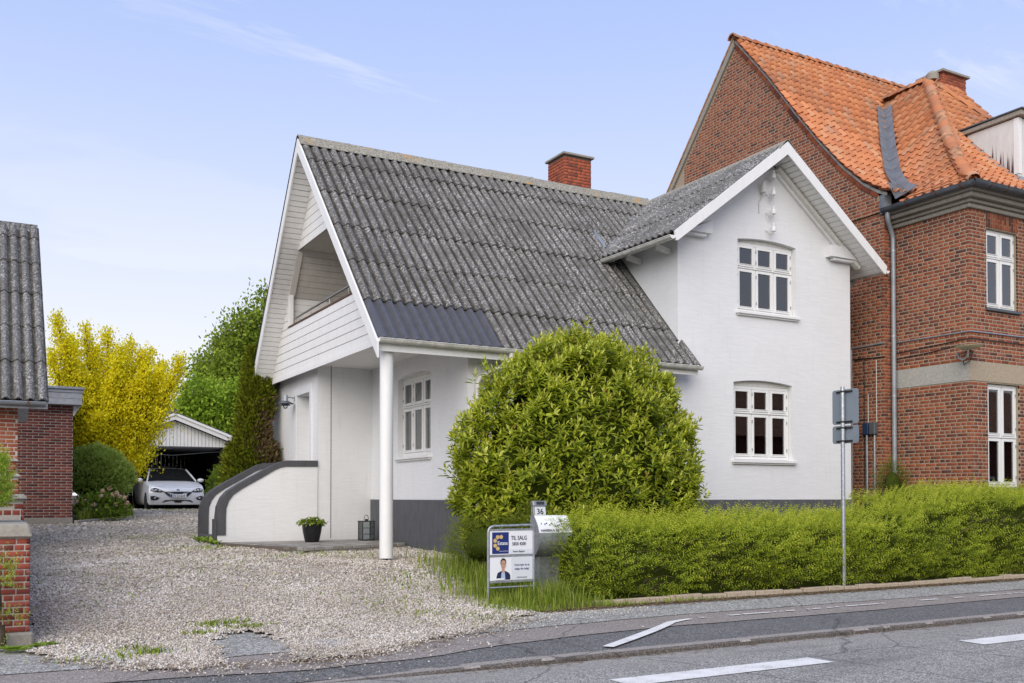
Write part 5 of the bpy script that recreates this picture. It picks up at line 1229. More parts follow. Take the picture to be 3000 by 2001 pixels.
CP = thing('carport', (5.85, 36, .97), 'white gabled carport with black boarded inside at the end of the drive', 'carport')
zc = lambda x: 4.17 - .385 * abs(x - 5.85)
x = 3.95
while x < 7.74:
    w = .118; x1 = min(x + w, 7.75); MB().prism([(x + .006, 34.30, 3.13), (x1 - .006, 34.30, 3.13), (x1 - .006, 34.30, zc(x1) - .16), (x + .006, 34.30, zc(x) - .16)], (0, .02, 0)).build('gable_board', 'board_white', CP); x = x1
MB().prism([(3.95, 34.315, 3.14), (7.75, 34.315, 3.14), (7.75, 34.315, zc(7.75) - .1), (5.85, 34.315, 4.05), (3.95, 34.315, zc(3.95) - .1)], (0, .02, 0)).build('gable_backing', 'black_board', CP)
for s in (-1, 1):
    b = MB(); b.prism([(5.85, 34.06, 4.17), (5.85 + s * 2.1, 34.06, 4.17 - .385 * 2.1), (5.85 + s * 2.1, 34.06, 4.02 - .385 * 2.1), (5.85, 34.06, 4.02)], (0, .03, 0)); b.build('barge_board', 'white_paint', CP)
    b = MB(); b.prism([(5.85, 34.02, 4.25), (5.85 + s * 2.16, 34.02, 4.25 - .385 * 2.16), (5.85 + s * 2.16, 34.02, 4.17 - .385 * 2.16), (5.85, 34.02, 4.17)], (0, 6.6, 0)); b.build('roof', 'board_white', CP)
    b = MB(); b.prism([(5.85, 34.1, 4.29), (5.85 + s * 2.16, 34.1, 4.29 - .385 * 2.16), (5.85 + s * 2.16, 34.1, 4.255 - .385 * 2.16), (5.85, 34.1, 4.255)], (0, 6.5, 0)); b.build('roof_felt', 'grey_box', CP)
    xx = 5.85 + s * 1.62; MB().box(xx - .06, xx + .06, 34.34, 34.46, .9, 3.14).build('post', 'black_board', CP)
MB().tube([(5.85, 33.98, 4.30), (5.85, 40.6, 4.30)], .075, 10).build('ridge_roll', 'grey_box', CP)
MB().box(3.95, 7.75, 34.34, 40.2, 3.10, 3.128).build('ceiling', 'grey_board', CP)
x = 3.95
while x < 7.7:
    MB().box(x + .003, x + .147, 40.0, 40.03, .85, 3.1).build('wall_board', 'black_board', CP); x += .15
for xx, ya in ((3.95, 34.5), (7.55, 36.3)):
    y = ya
    while y < 40: MB().box(xx, xx + .03, y + .003, y + .147, .85, 3.1).build('wall_board', 'black_board', CP); y += .15
MB().box(7.55, 7.58, 34.5, 36.3, 2.6, 3.1).build('wall_board', 'black_board', CP)
MB().tube([(4.0, 34.6, 2.95), (5.9, 34.9, 2.84), (7.5, 34.7, 3.0)], .012, 6).build('cable', 'grey_board', CP)
MB().box(4.7, 5.9, 34.8, 34.95, 3.06, 3.098).build('tube_lamp', 'grey_board', CP)
MB().box(5.75, 6.95, 39.9, 39.96, 2.15, 2.62).build('white_panel', 'board_white', CP)

# ---------------------------------------------------------------- car
CX, CY, CZ = 5.80, 33.1, .975
CAR = thing('parked_car', (CX, CY + 2, CZ), 'white hatchback car parked nose out in the carport', 'car')
CM = Matrix.Translation((CX, CY, CZ))
fyz = lambda z: interp(z, [.16, .24, .32, .5, .62, .70, .76], [.07, .03, .01, .0, .02, .07, .14])
def fy(x, z): return .30 * abs(x / .9) ** 2.6 + fyz(z)
fxs = [-.88, -.83, -.74, -.6, -.42, -.22, 0, .22, .42, .6, .74, .83, .88]
sides = [(.905, .75), (.91, 1.3), (.91, 2.2), (.91, 3.0), (.90, 3.7), (.86, 4.12), (.72, 4.27), (.35, 4.33)]
def ring(z, ins=1.0, zf=None):
    r = [(x * ins, fy(x, z if zf is None else zf), z) for x in fxs] + [(x * ins, y, z) for x, y in sides] + [(-x * ins, y, z) for x, y in reversed(sides)]
    return r
def zbelt(y): return interp(y, [0, .15, .45, .9, 1.35, 2.6, 3.6, 4.35], [.70, .745, .83, .905, .955, .98, 1.0, .97])
rings = [ring(.17, .93), ring(.25, .985), ring(.38, 1.0), ring(.52, 1.0), ring(.62, .995), ring(.70, .985)]
rings.append([(x * .97, y + .03 if y < .6 else y, zbelt(y) - .035 if y > .3 else zbelt(y) - .005) for x, y, z in ring(.70)])
rings.append([(x * .90, y + .07 if y < .6 else y, zbelt(y) + .0) for x, y, z in ring(.70)])
rings.append([(x * .55, y + .12 if y < .6 else y - (.05 if y > 4 else 0), zbelt(y) + .035) for x, y, z in ring(.70)])
rings.append([(x * .15, y + .14 if y < .6 else y - (.08 if y > 4 else 0), zbelt(y) + .042) for x, y, z in ring(.70)])
b = MB(CM); n = len(rings[0])
for r in rings: b.add(r, [])
for i in range(len(rings) - 1):
    for k in range(n): b.f.append((i * n + k, i * n + (k + 1) % n, (i + 1) * n + (k + 1) % n, (i + 1) * n + k))
RI = list(range(6, 21)); LI = list(range(6, -1, -1)) + list(range(28, 20, -1)); q0 = (len(rings) - 1) * n
for i in range(len(RI) - 1):
    fc = [q0 + RI[i], q0 + RI[i + 1], q0 + LI[i + 1], q0 + LI[i]]; b.f.append(tuple(dict.fromkeys(fc)))
body = b.build('body', 'car_paint', CAR, smooth='fix')
# greenhouse
gs = [(1.30, .80, .97, .80, .97), (2.02, .80, .98, .585, 1.385), (2.45, .80, .98, .60, 1.43), (3.3, .79, 1.0, .59, 1.42), (3.75, .77, 1.0, .57, 1.36), (4.2, .70, 1.0, .60, 1.03)]
def gpt(i, k):
    y, wb, zb_, wt, zt = gs[i]; return (( wb, y, zb_), (wt + .03, y, zt - .03), (wt - .03, y, zt), (0, y, zt + .03), (-wt + .03, y, zt), (-wt - .03, y, zt - .03), (-wb, y, zb_))[k]
b = MB(CM)
for i in range(1, 4): b.add([gpt(i, k) for k in range(1, 6)] + [gpt(i + 1, k) for k in range(1, 6)], [(k, k + 1, 6 + k, 5 + k) for k in range(4)])
b.build('car_roof', 'car_paint', CAR, smooth=True)
b = MB(CM); b.add([(-.76, 1.22, .975), (-.4, 1.14, .99), (0, 1.11, .995), (.4, 1.14, .99), (.76, 1.22, .975), (.575, 2.0, 1.37), (.3, 1.97, 1.395), (0, 1.96, 1.40), (-.3, 1.97, 1.395), (-.575, 2.0, 1.37)], [(0, 1, 8, 9), (1, 2, 7, 8), (2, 3, 6, 7), (3, 4, 5, 6)]); b.build('windscreen', 'car_glass', CAR, smooth=True)
for s in (-1, 1):
    b = MB(CM); b.add([(s * .80, 1.3, .975), (s * .80, 2.2, .98), (s * .80, 3.3, .99), (s * .76, 3.85, 1.01), (s * .605, 3.6, 1.33), (s * .63, 3.0, 1.39), (s * .625, 2.2, 1.385), (s * .62, 2.04, 1.36)], [(0, 1, 6, 7), (1, 2, 5, 6), (2, 3, 4, 5)]); b.build('side_window', 'car_glass', CAR)
    b = MB(CM); b.tube([(s * .79, 1.24, .965), (s * .70, 1.6, 1.17), (s * .60, 2.0, 1.375)], .03, 6); b.build('pillar', 'car_paint', CAR, smooth=True)
    for yy in (2.55, 3.35): MB(CM).bar((s * .81, yy, .98), (s * .625, yy + .05, 1.39), .05, .05).build('pillar', 'black_plastic', CAR)
    m_ = MB(CM); m_.ball((s * 1.0, 1.5, 1.0), (.115, .06, .07), 12, 8); mir = m_.build('mirror', 'car_paint', CAR, smooth=True)
    MB(CM).bar((s * .82, 1.52, .97), (s * .95, 1.52, .98), .05, .04).build('mirror_arm', 'black_plastic', mir)
    # headlight: slanted almond
    hl = [(.42, .60), (.56, .575), (.74, .585), (.84, .63), (.80, .70), (.68, .725), (.54, .675)]
    b = MB(CM); pts = [(s * x, fy(x, z) - .012, z) for x, z in hl]; b.add(pts + [(s * .64, fy(.64, .64) - .03, .64)], [(i, (i + 1) % 7, 7) for i in range(7)]); head = b.build('headlight', 'car_glass', CAR)
    for x, z, r in ((.56, .635, .04), (.66, .645, .043), (.76, .655, .035)): MB(CM).ball((s * x, fy(x, z) - .02, z), (r, .018, r), 10, 6).build('lamp_lens', 'lamp_glass', head, smooth=True)
    b = MB(CM); fp = [(.57, .40), (.74, .46), (.82, .45), (.815, .33), (.72, .31), (.62, .34)]; b.add([(s * x, fy(x, z) - .008, z) for x, z in fp] + [(s * .72, fy(.72, .39) - .012, .385)], [(i, (i + 1) % 6, 6) for i in range(6)]); fog = b.build('fog_lamp_bay', 'black_plastic', CAR)
    MB(CM).ball((s * .70, fy(.70, .385) - .02, .385), (.035, .02, .03), 10, 6).build('fog_lamp', 'lamp_glass', fog, smooth=True)
    b = MB(CM); b.tube([(s * x, fy(x, z) - .014, z) for x, z in ((.835, .47), (.83, .32), (.76, .295))], .012, 6); b.build('bumper_trim', 'lamp_glass', CAR)
    for yw in (.86, 3.5):
        w = MB(CM @ Matrix.Translation((s * .80, yw, .315)) @ Matrix.Rotation(R(90), 4, 'Y')); w.lathe((0, 0, -.11), [(.20, 0), (.30, .01), (.315, .05), (.315, .17), (.30, .21), (.20, .22)], 24); wh = w.build('wheel', 'car_tyre', CAR, smooth=True)
        w = MB(CM @ Matrix.Translation((s * .80, yw, .315)) @ Matrix.Rotation(R(90), 4, 'Y')); w.lathe((0, 0, -.115), [(.19, 0), (.19, .23)], 20); w.build('rim', 'car_rim', wh)
def frontpatch(pts, mat, name, off=.010, parent=CAR):
    b = MB(CM); n = len(pts); cx_ = sum(p[0] for p in pts) / n; cz_ = sum(p[1] for p in pts) / n
    b.add([(x, fy(x, z) - off, z) for x, z in pts] + [(cx_, fy(cx_, cz_) - off, cz_)], [(i, (i + 1) % n, n) for i in range(n)]); return b.build(name, mat, parent)
gr = frontpatch([(-.46, .585), (-.30, .60), (0, .605), (.30, .60), (.46, .585), (.36, .49), (.26, .425), (0, .42), (-.26, .425), (-.36, .49)], 'black_plastic', 'grille')
for k in range(3): MB(CM).tube([(x, fy(x, .47 + k * .04) - .014, .47 + k * .04 + .012 * (j % 2)) for j, x in enumerate(np.linspace(-.32 - k * .04, .32 + k * .04, 17))], .006, 5).build('grille_bar', 'car_rim', gr)
frontpatch([(-.40, .32), (0, .33), (.40, .32), (.50, .245), (0, .235), (-.50, .245)], 'black_plastic', 'lower_intake')
MB(CM).ball((0, fy(0, .655) - .004, .655), (.058, .014, .024), 14, 8).build('badge', 'print_blue', CAR, smooth=True)
pm = Matrix.Translation((CX, CY - .045, CZ + .40)); pl_ = MB(pm); pl_.box(-.255, .255, 0, .02, 0, .118); plate = pl_.build('number_plate', 'sign_white', CAR, bevel=.004)
MB(pm).box(-.252, -.205, -.003, -.001, .004, .114).build('plate_band', 'plate_blue', plate)
text('CS 23 610', .115, pm @ Matrix.Translation((-.195, -.002, .02)), 'print_black', plate, sx=.82)
MB(CM).box(-.8, .8, .5, 3.9, .14, .22).build('underbody', 'black_plastic', CAR)
# ================================================================ PLANTS
def unit(a): return a / np.maximum(1e-9, np.linalg.norm(a, axis=-1, keepdims=True))
def leafgeo(P, D, N, L, W, fold=.18, droop=.12):
    """folded six-point leaves -> verts (n,6,3)"""
    D = unit(D); S = unit(np.cross(D, N)); N2 = np.cross(S, D); L, W = L[:, None], W[:, None]
    b = P; t = P + D * L - N2 * L * droop
    r1 = P + D * L * .30 + S * W * .46 + N2 * W * fold; r2 = P + D * L * .70 + S * W * .40 + N2 * (W * fold - L * droop * .4)
    l1 = P + D * L * .30 - S * W * .46 + N2 * W * fold; l2 = P + D * L * .70 - S * W * .40 + N2 * (W * fold - L * droop * .4)
    return np.stack([b, r1, r2, t, l2, l1], 1)
def leafmesh(name, P, D, N, L, W, mat, rnd, parent=None, fold=.18, droop=.12, six=True, kind='stuff'):
    n = len(P); o0 = np.array(org(parent)); i = np.arange(n)[:, None]
    if six:
        v = leafgeo(P, D, N, L, W, fold, droop); f = np.concatenate([i * 6 + np.array([0, 1, 2, 3]), i * 6 + np.array([0, 3, 4, 5])]); r = np.concatenate([rnd, rnd])
    else:
        D = unit(D); S = unit(np.cross(D, N)); v = np.stack([P, P + D * L[:, None] * .5 + S * W[:, None] * .5, P + D * L[:, None], P + D * L[:, None] * .5 - S * W[:, None] * .5], 1); f = i * 4 + np.arange(4); r = rnd
    o = link(name, npmesh(name, v.reshape(-1, 3) - o0, f, mat, np.clip(r, .001, .999)), parent)
    if kind: o['kind'] = kind
    return o
def rdir(n): return unit(rng.normal(0, 1, (n, 3)))
def blob(name, c, r, mat, parent, n=24, m=14, rough=.12):
    b = MB(); b._ball(c, r[0], r[1], r[2], n, m)
    for i, v in enumerate(b.v):
        d = v - Vector(c); k = 1 + rough * math.sin(d.x * 7 + d.z * 5) * math.cos(d.y * 6 - d.z * 4) + random.uniform(-rough, rough) * .3; b.v[i] = Vector(c) + d * k
    return b.build(name, mat, parent, smooth=True, rnd=.2)

# ---- cherry laurel dome
LB = thing('laurel_bush', (8.2, 12.6, .3), 'big dome of glossy light green laurel leaves in front of the white wall', 'bush')
C0 = np.array([8.20, 12.55, 1.6])
def dome_pt(n):
    d = rdir(n * 3); d = d[(d[:, 2] > -.62) & (d[:, 1] < .55)][:n]
    R_ = np.where(d[:, 2:3] > 0, np.array([[2.22, 1.25, 2.40]]), np.array([[2.22, 1.25, 1.95]]))
    lump = 1 + .045 * np.sin(d[:, 0] * 9 + 2) * np.cos(d[:, 2] * 8) + .03 * np.sin(d[:, 1] * 13 + d[:, 2] * 11)
    return C0 + d * R_ * lump[:, None], unit(d / R_), d
sp, sn, sdv = dome_pt(3500)
shoots = sp[rng.choice(len(sp), 110, replace=False)]; 
extra = np.array([[8.05, 12.3, 3.98], [7.55, 12.3, 3.78], [8.55, 12.3, 3.80], [7.85, 12.2, 3.75], [8.9, 12.3, 3.68]]); shoots = shoots + unit(shoots - C0) * rng.uniform(.06, .17, (110, 1)) + [0, 0, .05]; sp = np.concatenate([sp, extra, extra + [0, 0, -.14], shoots]); sn = np.concatenate([sn, np.tile([[0, -.1, 1.]], (10, 1)), unit(shoots - C0) * .5 + [0, 0, .6]])
ax_ = unit(sn * .5 + np.array([0, -.08, .75]) + rng.normal(0, .22, sp.shape))
lmp = .5 + .5 * np.sin(sp[:, 0] * 6.1 + 1) * np.sin(sp[:, 2] * 6.7 + sp[:, 1] * 4); sp = sp - sn * (rng.uniform(0, .13, (len(sp), 1)) + .20 * lmp[:, None] + .28 * (rng.uniform(0, 1, (len(sp), 1)) < .28))
LP, LD, LN, LL, LW_, LR = [], [], [], [], [], []; tone = rng.normal(.04, .15, len(sp))
for k in range(9):
    m = len(sp); ph = k * 2.4 + rng.uniform(0, 6.28, m) * (k == 0) + rng.normal(0, .3, m)
    if k == 0: ph0 = ph
    ph = ph0 + k * 2.4 + rng.normal(0, .25, m)
    e1 = unit(np.cross(ax_, [0.3, .9, .1])); e2 = np.cross(ax_, e1); rad = e1 * np.cos(ph)[:, None] + e2 * np.sin(ph)[:, None]
    t = k / 8; LP.append(sp + ax_ * (t * .16 - .1) + rng.normal(0, .008, sp.shape)); up_mix = .25 + .95 * t ** 1.5
    LD.append(rad * (1.05 - .75 * t) + ax_ * up_mix - np.array([0, 0, .22]) * (1 - t)); LN.append(ax_ * 1.0 + np.array([0, 0, .35]))
    sz = (1 - .35 * t) * rng.uniform(.8, 1.15, m); LL.append(.138 * sz); LW_.append(.054 * sz * (1 - .25 * t))
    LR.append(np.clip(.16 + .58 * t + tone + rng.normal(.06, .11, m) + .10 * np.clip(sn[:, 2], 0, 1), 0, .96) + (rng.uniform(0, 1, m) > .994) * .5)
LP, LD, LN = map(np.concatenate, (LP, LD, LN)); LL, LW_, LR = map(np.concatenate, (LL, LW_, LR)); LR = np.clip(LR, 0, .999)
o1 = np.argsort(np.linalg.norm(LP - np.array(CAM), axis=1)); near = o1[:1800]; near = rng.choice(near, 300, replace=False); mask = np.ones(len(LP), bool); mask[near] = False
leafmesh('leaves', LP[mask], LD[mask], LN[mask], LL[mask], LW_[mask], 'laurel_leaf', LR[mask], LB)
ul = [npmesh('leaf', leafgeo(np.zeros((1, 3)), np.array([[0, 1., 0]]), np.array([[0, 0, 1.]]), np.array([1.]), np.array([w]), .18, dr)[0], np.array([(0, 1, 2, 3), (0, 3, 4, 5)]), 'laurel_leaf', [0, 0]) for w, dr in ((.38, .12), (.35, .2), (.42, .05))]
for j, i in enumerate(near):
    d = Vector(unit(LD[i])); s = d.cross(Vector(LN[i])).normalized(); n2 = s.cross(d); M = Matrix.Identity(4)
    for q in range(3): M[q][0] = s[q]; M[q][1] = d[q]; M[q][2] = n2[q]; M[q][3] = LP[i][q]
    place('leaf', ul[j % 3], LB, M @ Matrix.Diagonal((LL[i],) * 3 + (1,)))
blob('shade_core', C0 + [0, .05, 0], (1.62, 0.80, 1.72), 'foliage_shade', LB)  # solid dark core, coloured as the shade inside the bush
for k in range(9): a = k * .7; MB().tube([(8.2 + .25 * math.cos(a), 12.55 + .2 * math.sin(a), .2), (8.2 + .6 * math.cos(a), 12.55 + .35 * math.sin(a), 1.2), (8.2 + 1.2 * math.cos(a), 12.55 + .7 * math.sin(a), 2.3)], [.035, .025, .01], 7).build('stem', 'bark', LB)

# ---- feathery shrubs and hedges: sprigs with small paired leaves
def sprigs(P, D, ln, pairs=7, leaf=.02, wd=.5, rb=.5, rs=.25):
    """returns leaf arrays for every sprig; paler toward the tips"""
    n = len(P); D = unit(D); e1 = unit(np.cross(D, rng.normal(0, 1, D.shape))); out = []; tone = rng.normal(0, .15, n)
    for k in range(pairs):
        t = (k + .4) / pairs
        for s in (-1, 1):
            a = rng.normal(0, .5, n); side = e1 * np.cos(a)[:, None] * s + np.cross(D, e1) * np.sin(a)[:, None]
            p = P + D * (ln * t)[:, None]; d = side * .9 + D * .65
            sz = leaf * rng.uniform(.75, 1.25, n) * (1 - .35 * t)
            out.append((p, d, np.cross(side, D) + rng.normal(0, .3, D.shape), sz, sz * wd, np.clip(rb + tone + rs * (t - .4) * 1.6 + rng.normal(0, .07, n), 0, .999)))
    return [np.concatenate([o_[j] for o_ in out]) for j in range(6)]
HG = thing('garden_hedge', (11.5, 11.2, .1), 'long clipped hedge of small yellow green leaves along the pavement', 'hedge')
def htop(x): return np.interp(x, [6.6, 7.0, 9, 12.4, 13.4, 14.6, 16, 18.5], [.85, 1.04, 1.00, .98, 1.20, 1.42, 1.42, 1.28])
HX0, HX1, HYF, HYB = 6.75, 18.6, 10.42, 12.0
# front face
n = 5600; x_ = rng.uniform(HX0, HX1, n); v_ = rng.uniform(-.03, 1, n); zt = htop(x_)
wv = .14 * np.sin(x_ * 2.1 + v_ * 4) + .10 * np.sin(x_ * 5.3 - v_ * 7)
P1 = np.stack([x_, HYF - .10 * np.sin(v_ * 3) * 1.0 + wv * .6 + rng.uniform(-.02, .12, n) + .12 * np.clip(v_ - .8, 0, 1) * 5 * .4, .10 + v_ * (zt - .12)], -1)
D1 = np.stack([rng.normal(.35, .45, n), -rng.uniform(.35, 1., n), rng.normal(.30, .32, n)], -1)
kp = (np.sin(x_ * 2.9 + v_ * 6 + 1.3 * np.sin(v_ * 9 + x_)) * np.sin(v_ * 8.3 - x_ * 1.3) < .42) | (rng.uniform(0, 1, n) < .22) | (v_ > .85); P1, D1, x_, v_ = P1[kp], D1[kp], x_[kp], v_[kp]; n = len(P1)
a1 = sprigs(P1, D1, rng.uniform(.12, .28, n), 6, .042, .46, .5, .34); hv = np.tile(np.tile(v_, 2), 6)
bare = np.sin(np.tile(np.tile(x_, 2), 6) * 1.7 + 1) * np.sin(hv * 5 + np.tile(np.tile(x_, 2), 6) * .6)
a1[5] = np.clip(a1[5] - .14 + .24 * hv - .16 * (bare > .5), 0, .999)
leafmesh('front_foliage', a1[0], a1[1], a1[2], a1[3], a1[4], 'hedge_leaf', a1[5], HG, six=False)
# top
n = 6200; x_ = rng.uniform(HX0, HX1, n); y_ = rng.uniform(HYF + .02, HYB, n)
zt = htop(x_) + .07 * np.sin(x_ * 3.1 + y_ * 4) + .07 * np.sin(x_ * 7.7 + 2 * y_) + .05 * (y_ - HYF)
P2 = np.stack([x_, y_, zt - rng.uniform(.0, .16, n)], -1); D2 = np.stack([rng.normal(.4, .35, n), rng.normal(-.25, .3, n), rng.uniform(.6, 1.2, n)], -1)
a2 = sprigs(P2, D2, rng.uniform(.1, .26, n), 6, .036, .45, .66, .28); n = 420; x_ = rng.uniform(HX0, HX1, n); y_ = rng.uniform(HYF + .05, HYB, n); a2b = sprigs(np.stack([x_, y_, htop(x_) + .02], -1), np.stack([rng.normal(.35, .3, n), rng.normal(-.2, .25, n), rng.uniform(.7, 1.2, n)], -1), rng.uniform(.22, .36, n), 9, .026, .48, .62, .3); a2 = [np.concatenate([p_, q_]) for p_, q_ in zip(a2, a2b)]
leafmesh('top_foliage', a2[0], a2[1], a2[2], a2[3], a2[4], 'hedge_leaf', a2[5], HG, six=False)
# left end
n = 900; y_ = rng.uniform(HYF - .05, HYB, n); v_ = rng.uniform(.03, 1, n); P3 = np.stack([HX0 + .05 * np.sin(v_ * 6) + rng.uniform(-.05, .1, n), y_, .15 + v_ * 1.0], -1); D3 = np.stack([-rng.uniform(.4, 1, n), rng.normal(-.4, .4, n), rng.normal(.4, .3, n)], -1)
a3 = sprigs(P3, D3, rng.uniform(.1, .22, n), 7, .024, .5, .55, .3); leafmesh('end_foliage', a3[0], a3[1], a3[2], a3[3], a3[4], 'hedge_leaf', a3[5], HG, six=False)
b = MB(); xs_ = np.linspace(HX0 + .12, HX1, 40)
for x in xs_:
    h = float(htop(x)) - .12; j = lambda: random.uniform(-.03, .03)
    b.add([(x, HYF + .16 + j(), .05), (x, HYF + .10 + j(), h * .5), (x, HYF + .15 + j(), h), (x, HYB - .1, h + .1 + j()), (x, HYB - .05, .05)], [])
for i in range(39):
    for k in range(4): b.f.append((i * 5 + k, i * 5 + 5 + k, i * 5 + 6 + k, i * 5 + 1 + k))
b.f.append((0, 1, 2, 3, 4)); b.build('shade_core', 'foliage_shade', HG, smooth=True, rnd=.1)  # closed core, hedge's inner shade painted as dark green
b = MB()
for k in range(330):
    x = random.uniform(HX0, HX1); z = random.uniform(.08, .75) * float(htop(x)); y = HYF + random.uniform(-.02, .1); l = random.uniform(.15, .4); a = random.uniform(-.6, 1.2)
    b.tube([(x, y, z), (x + l * .5 * math.cos(a), y - random.uniform(0, .05), z + l * .4 * math.sin(a)), (x + l * math.cos(a), y + random.uniform(-.06, .04), z + l * math.sin(a) * .9)], [.004, .003, .0015], 4, False)
o = b.build('twigs', 'twig', HG); o['kind'] = 'stuff'
def shrub(name, c, r, n, leaf, mat, label, cat='bush', group=None, pairs=5, ln=(.08, .2), rb=.5, zmin=-.5, core=True, upb=.5):
    t = thing(name, (c[0], c[1], c[2] - r[2] * .9), label, cat, group)
    d = rdir(n * 2); d = d[d[:, 2] > zmin][:n]; lump = 1 + .07 * np.sin(d[:, 0] * 8 + 1) * np.cos(d[:, 2] * 7 + d[:, 1] * 5)
    P = np.array(c) + d * np.array(r) * lump[:, None] * rng.uniform(.86, 1.0, (len(d), 1))
    D = unit(d / np.array(r)) * .8 + np.array([0, 0, upb]) + rng.normal(0, .3, d.shape)
    a = sprigs(P, D, rng.uniform(*ln, len(d)), pairs, leaf, .5, rb, .3); leafmesh('foliage', a[0], a[1], a[2], a[3], a[4], mat, a[5], t, six=leaf > .04)
    if core: blob('shade_core', c, tuple(x * .68 for x in r), 'foliage_shade', t, 18, 10)  # solid core painted dark for the shade behind the sprigs
    MB().tube([(c[0], c[1], c[2] - r[2] - .1), (c[0], c[1], c[2])], [.05, .03], 8).build('stem', 'bark', t)
    return t
shrub('round_shrub', (2.75, 28.0, 1.9), (.92, .75, .80), 4200, .045, 'shrub_leaf', 'clipped round green shrub beside the brick annex', pairs=5, ln=(.1, .2))
shrub('low_bush', (6.35, 12.25, .72), (.48, .5, .36), 900, .022, 'bush_leaf', 'low feathery dull green bush behind the sale sign', group='feathery bushes by the mailbox', pairs=7, ln=(.12, .3), rb=.45)
shrub('low_bush', (6.75, 11.6, .75), (.38, .4, .45), 700, .022, 'bush_leaf', 'small feathery bush between the mailbox and the laurel', group='feathery bushes by the mailbox', pairs=7, ln=(.1, .25), rb=.4)
shrub('privet_bush', (.02, 10.95, 1.5), (.24, .45, .42), 900, .03, 'privet_leaf', 'fresh green privet bush above the boundary wall pillar', pairs=6, ln=(.08, .16), rb=.6)
t = shrub('privet_shoots', (.16, 9.72, .66), (.14, .08, .17), 70, .028, 'privet_leaf', 'leafy privet shoots hanging in front of the brick pillar', group='privet shoots by the pillar', pairs=6, ln=(.08, .2), rb=.6, core=False)
t = shrub('privet_shoots', (.20, 9.74, .26), (.17, .06, .10), 36, .026, 'privet_leaf', 'sparse privet shoots low on the pillar footing', group='privet shoots by the pillar', pairs=6, ln=(.08, .18), rb=.6, core=False)
shrub('dark_shrub', (7.0, 31.2, 1.6), (.65, .5, .75), 500, .06, 'tree_leaf', 'dark leafy shrub at the right side of the carport', pairs=4, ln=(.1, .25), rb=.3)
shrub('wall_yew', (16.5, 13.6, 1.6), (.30, .2, .45), 200, .03, 'bush_leaf', 'dark green yew shoots at the foot of the grey downpipe', pairs=8, ln=(.15, .4), rb=.4, upb=1.2)
# ---- hydrangea with faded flower heads
HY = thing('hydrangea', (2.75, 26.9, .85), 'hydrangea with dry brown flower heads in the bed by the annex', 'plant')
n = 900; d = rdir(n * 2); d = d[d[:, 2] > -.2][:n]; P = np.array([2.78, 26.9, .95]) + d * np.array([.72, .42, .58]) * rng.uniform(.6, 1, (n, 1)); leafmesh('leaves', P, d * .6 + np.array([0, 0, .3]) + rng.normal(0, .4, d.shape), d * .3 + np.array([0, 0, 1.]), rng.uniform(.09, .15, n), rng.uniform(.05, .08, n), 'hydrangea_leaf', rng.uniform(0, 1, n), HY)
for x, z in ((2.2, 1.28), (2.42, 1.30), (2.78, 1.42), (2.82, 1.55), (2.98, 1.62), (3.05, 1.45), (3.16, 1.50), (3.22, 1.42), (3.34, 1.38), (3.40, 1.25), (2.6, 1.2), (3.12, 1.2)):
    c = np.array([x, 26.6 + random.uniform(-.05, .15), z]); d = rdir(70); leafmesh('flower_head', c + d * .055, np.cross(d, rdir(70)), d, np.full(70, .035), np.full(70, .03), 'hydrangea_flower', rng.uniform(0, 1, 70), HY, six=False, kind=None)
    MB().tube([(x, 26.85, .9), (c[0], c[1], c[2])], .006, 5).build('stem', 'twig', HY)
gx_, gy_ = rng.uniform(2.2, 3.75, 900), None
gy_ = 26.0 + (gx_ - 2.2) * 1.25 + rng.uniform(0, .5, 900); blades('border_grass', gx_, gy_, gnp(gy_), rng.uniform(.1, .45, 900), label='loose grass and low plants along the flower bed edge', w=.01)

# ---- trees
def tree(name, base, fork, tips, nleaf, L, mat, label, spread=.28, trunk_r=.14, bend=.5, t0=.35, cat='tree', cl=14, upd=.4, group=None, tipk=1.15):
    t = thing(name, base, label, cat, group); base, fork = Vector(base), Vector(fork)
    MB().tube([base + Vector((0, 0, -.2)), base.lerp(fork, .5) + Vector((.05, .03, 0)), fork], [trunk_r * 1.25, trunk_r, trunk_r * .85], 10).build('trunk', 'bark', t, smooth=True)
    allp = []; wood = MB(); per = nleaf // len(tips)
    for tp in tips:
        tp = Vector(tp); mid = fork.lerp(tp, .5) + Vector(((tp.x - fork.x) * .22, (tp.y - fork.y) * .22, -abs(tp.z - fork.z) * .10)); pts = []
        for i in range(8):
            s = i / 7; pts.append(fork * (1 - s) ** 2 + mid * 2 * s * (1 - s) + tp * s * s)
        wood.tube(pts, [trunk_r * .45 * (1 - .92 * i / 7) + .004 for i in range(8)], 6, False)
        A = np.array([tuple(p) for p in pts]); nc = max(3, per // cl)
        s = t0 + (1 - t0) * rng.uniform(0, 1, nc) ** .8; c = np.stack([np.interp(s, np.linspace(0, 1, 8), A[:, j]) for j in range(3)], -1)
        sg = spread * (tipk - (tipk - .3 if tipk < 1.2 else tipk - .08) * s)[:, None]; c = c + rng.normal(0, 1, c.shape) * sg
        for q in range(0, nc, 5): # small twigs
            j = np.argmin(((A - c[q]) ** 2).sum(1)); wood.tube([A[max(0, j - 1)], c[q]], [.008, .003], 4, False)
        allp.append(c)
    o = wood.build('branches', 'bark', t); o['kind'] = 'stuff'
    c = np.concatenate(allp); n = len(c) * cl; P = np.repeat(c, cl, 0) + rng.normal(0, 1, (n, 3)) * np.array([.09, .09, .10]) * (L / .08)
    D = rng.normal(0, .6, (n, 3)) + np.array([0, 0, upd]); rc = np.repeat(rng.normal(0, .16, len(c)), cl)
    leafmesh('foliage', P, D, rng.normal(0, .5, (n, 3)) + np.array([0, -.4, .8]), rng.uniform(.7, 1.3, n) * L, rng.uniform(.7, 1.2, n) * L * .62, mat, np.clip(.55 + rc + rng.normal(0, .2, n), 0, .999), t, six=False)
    return t
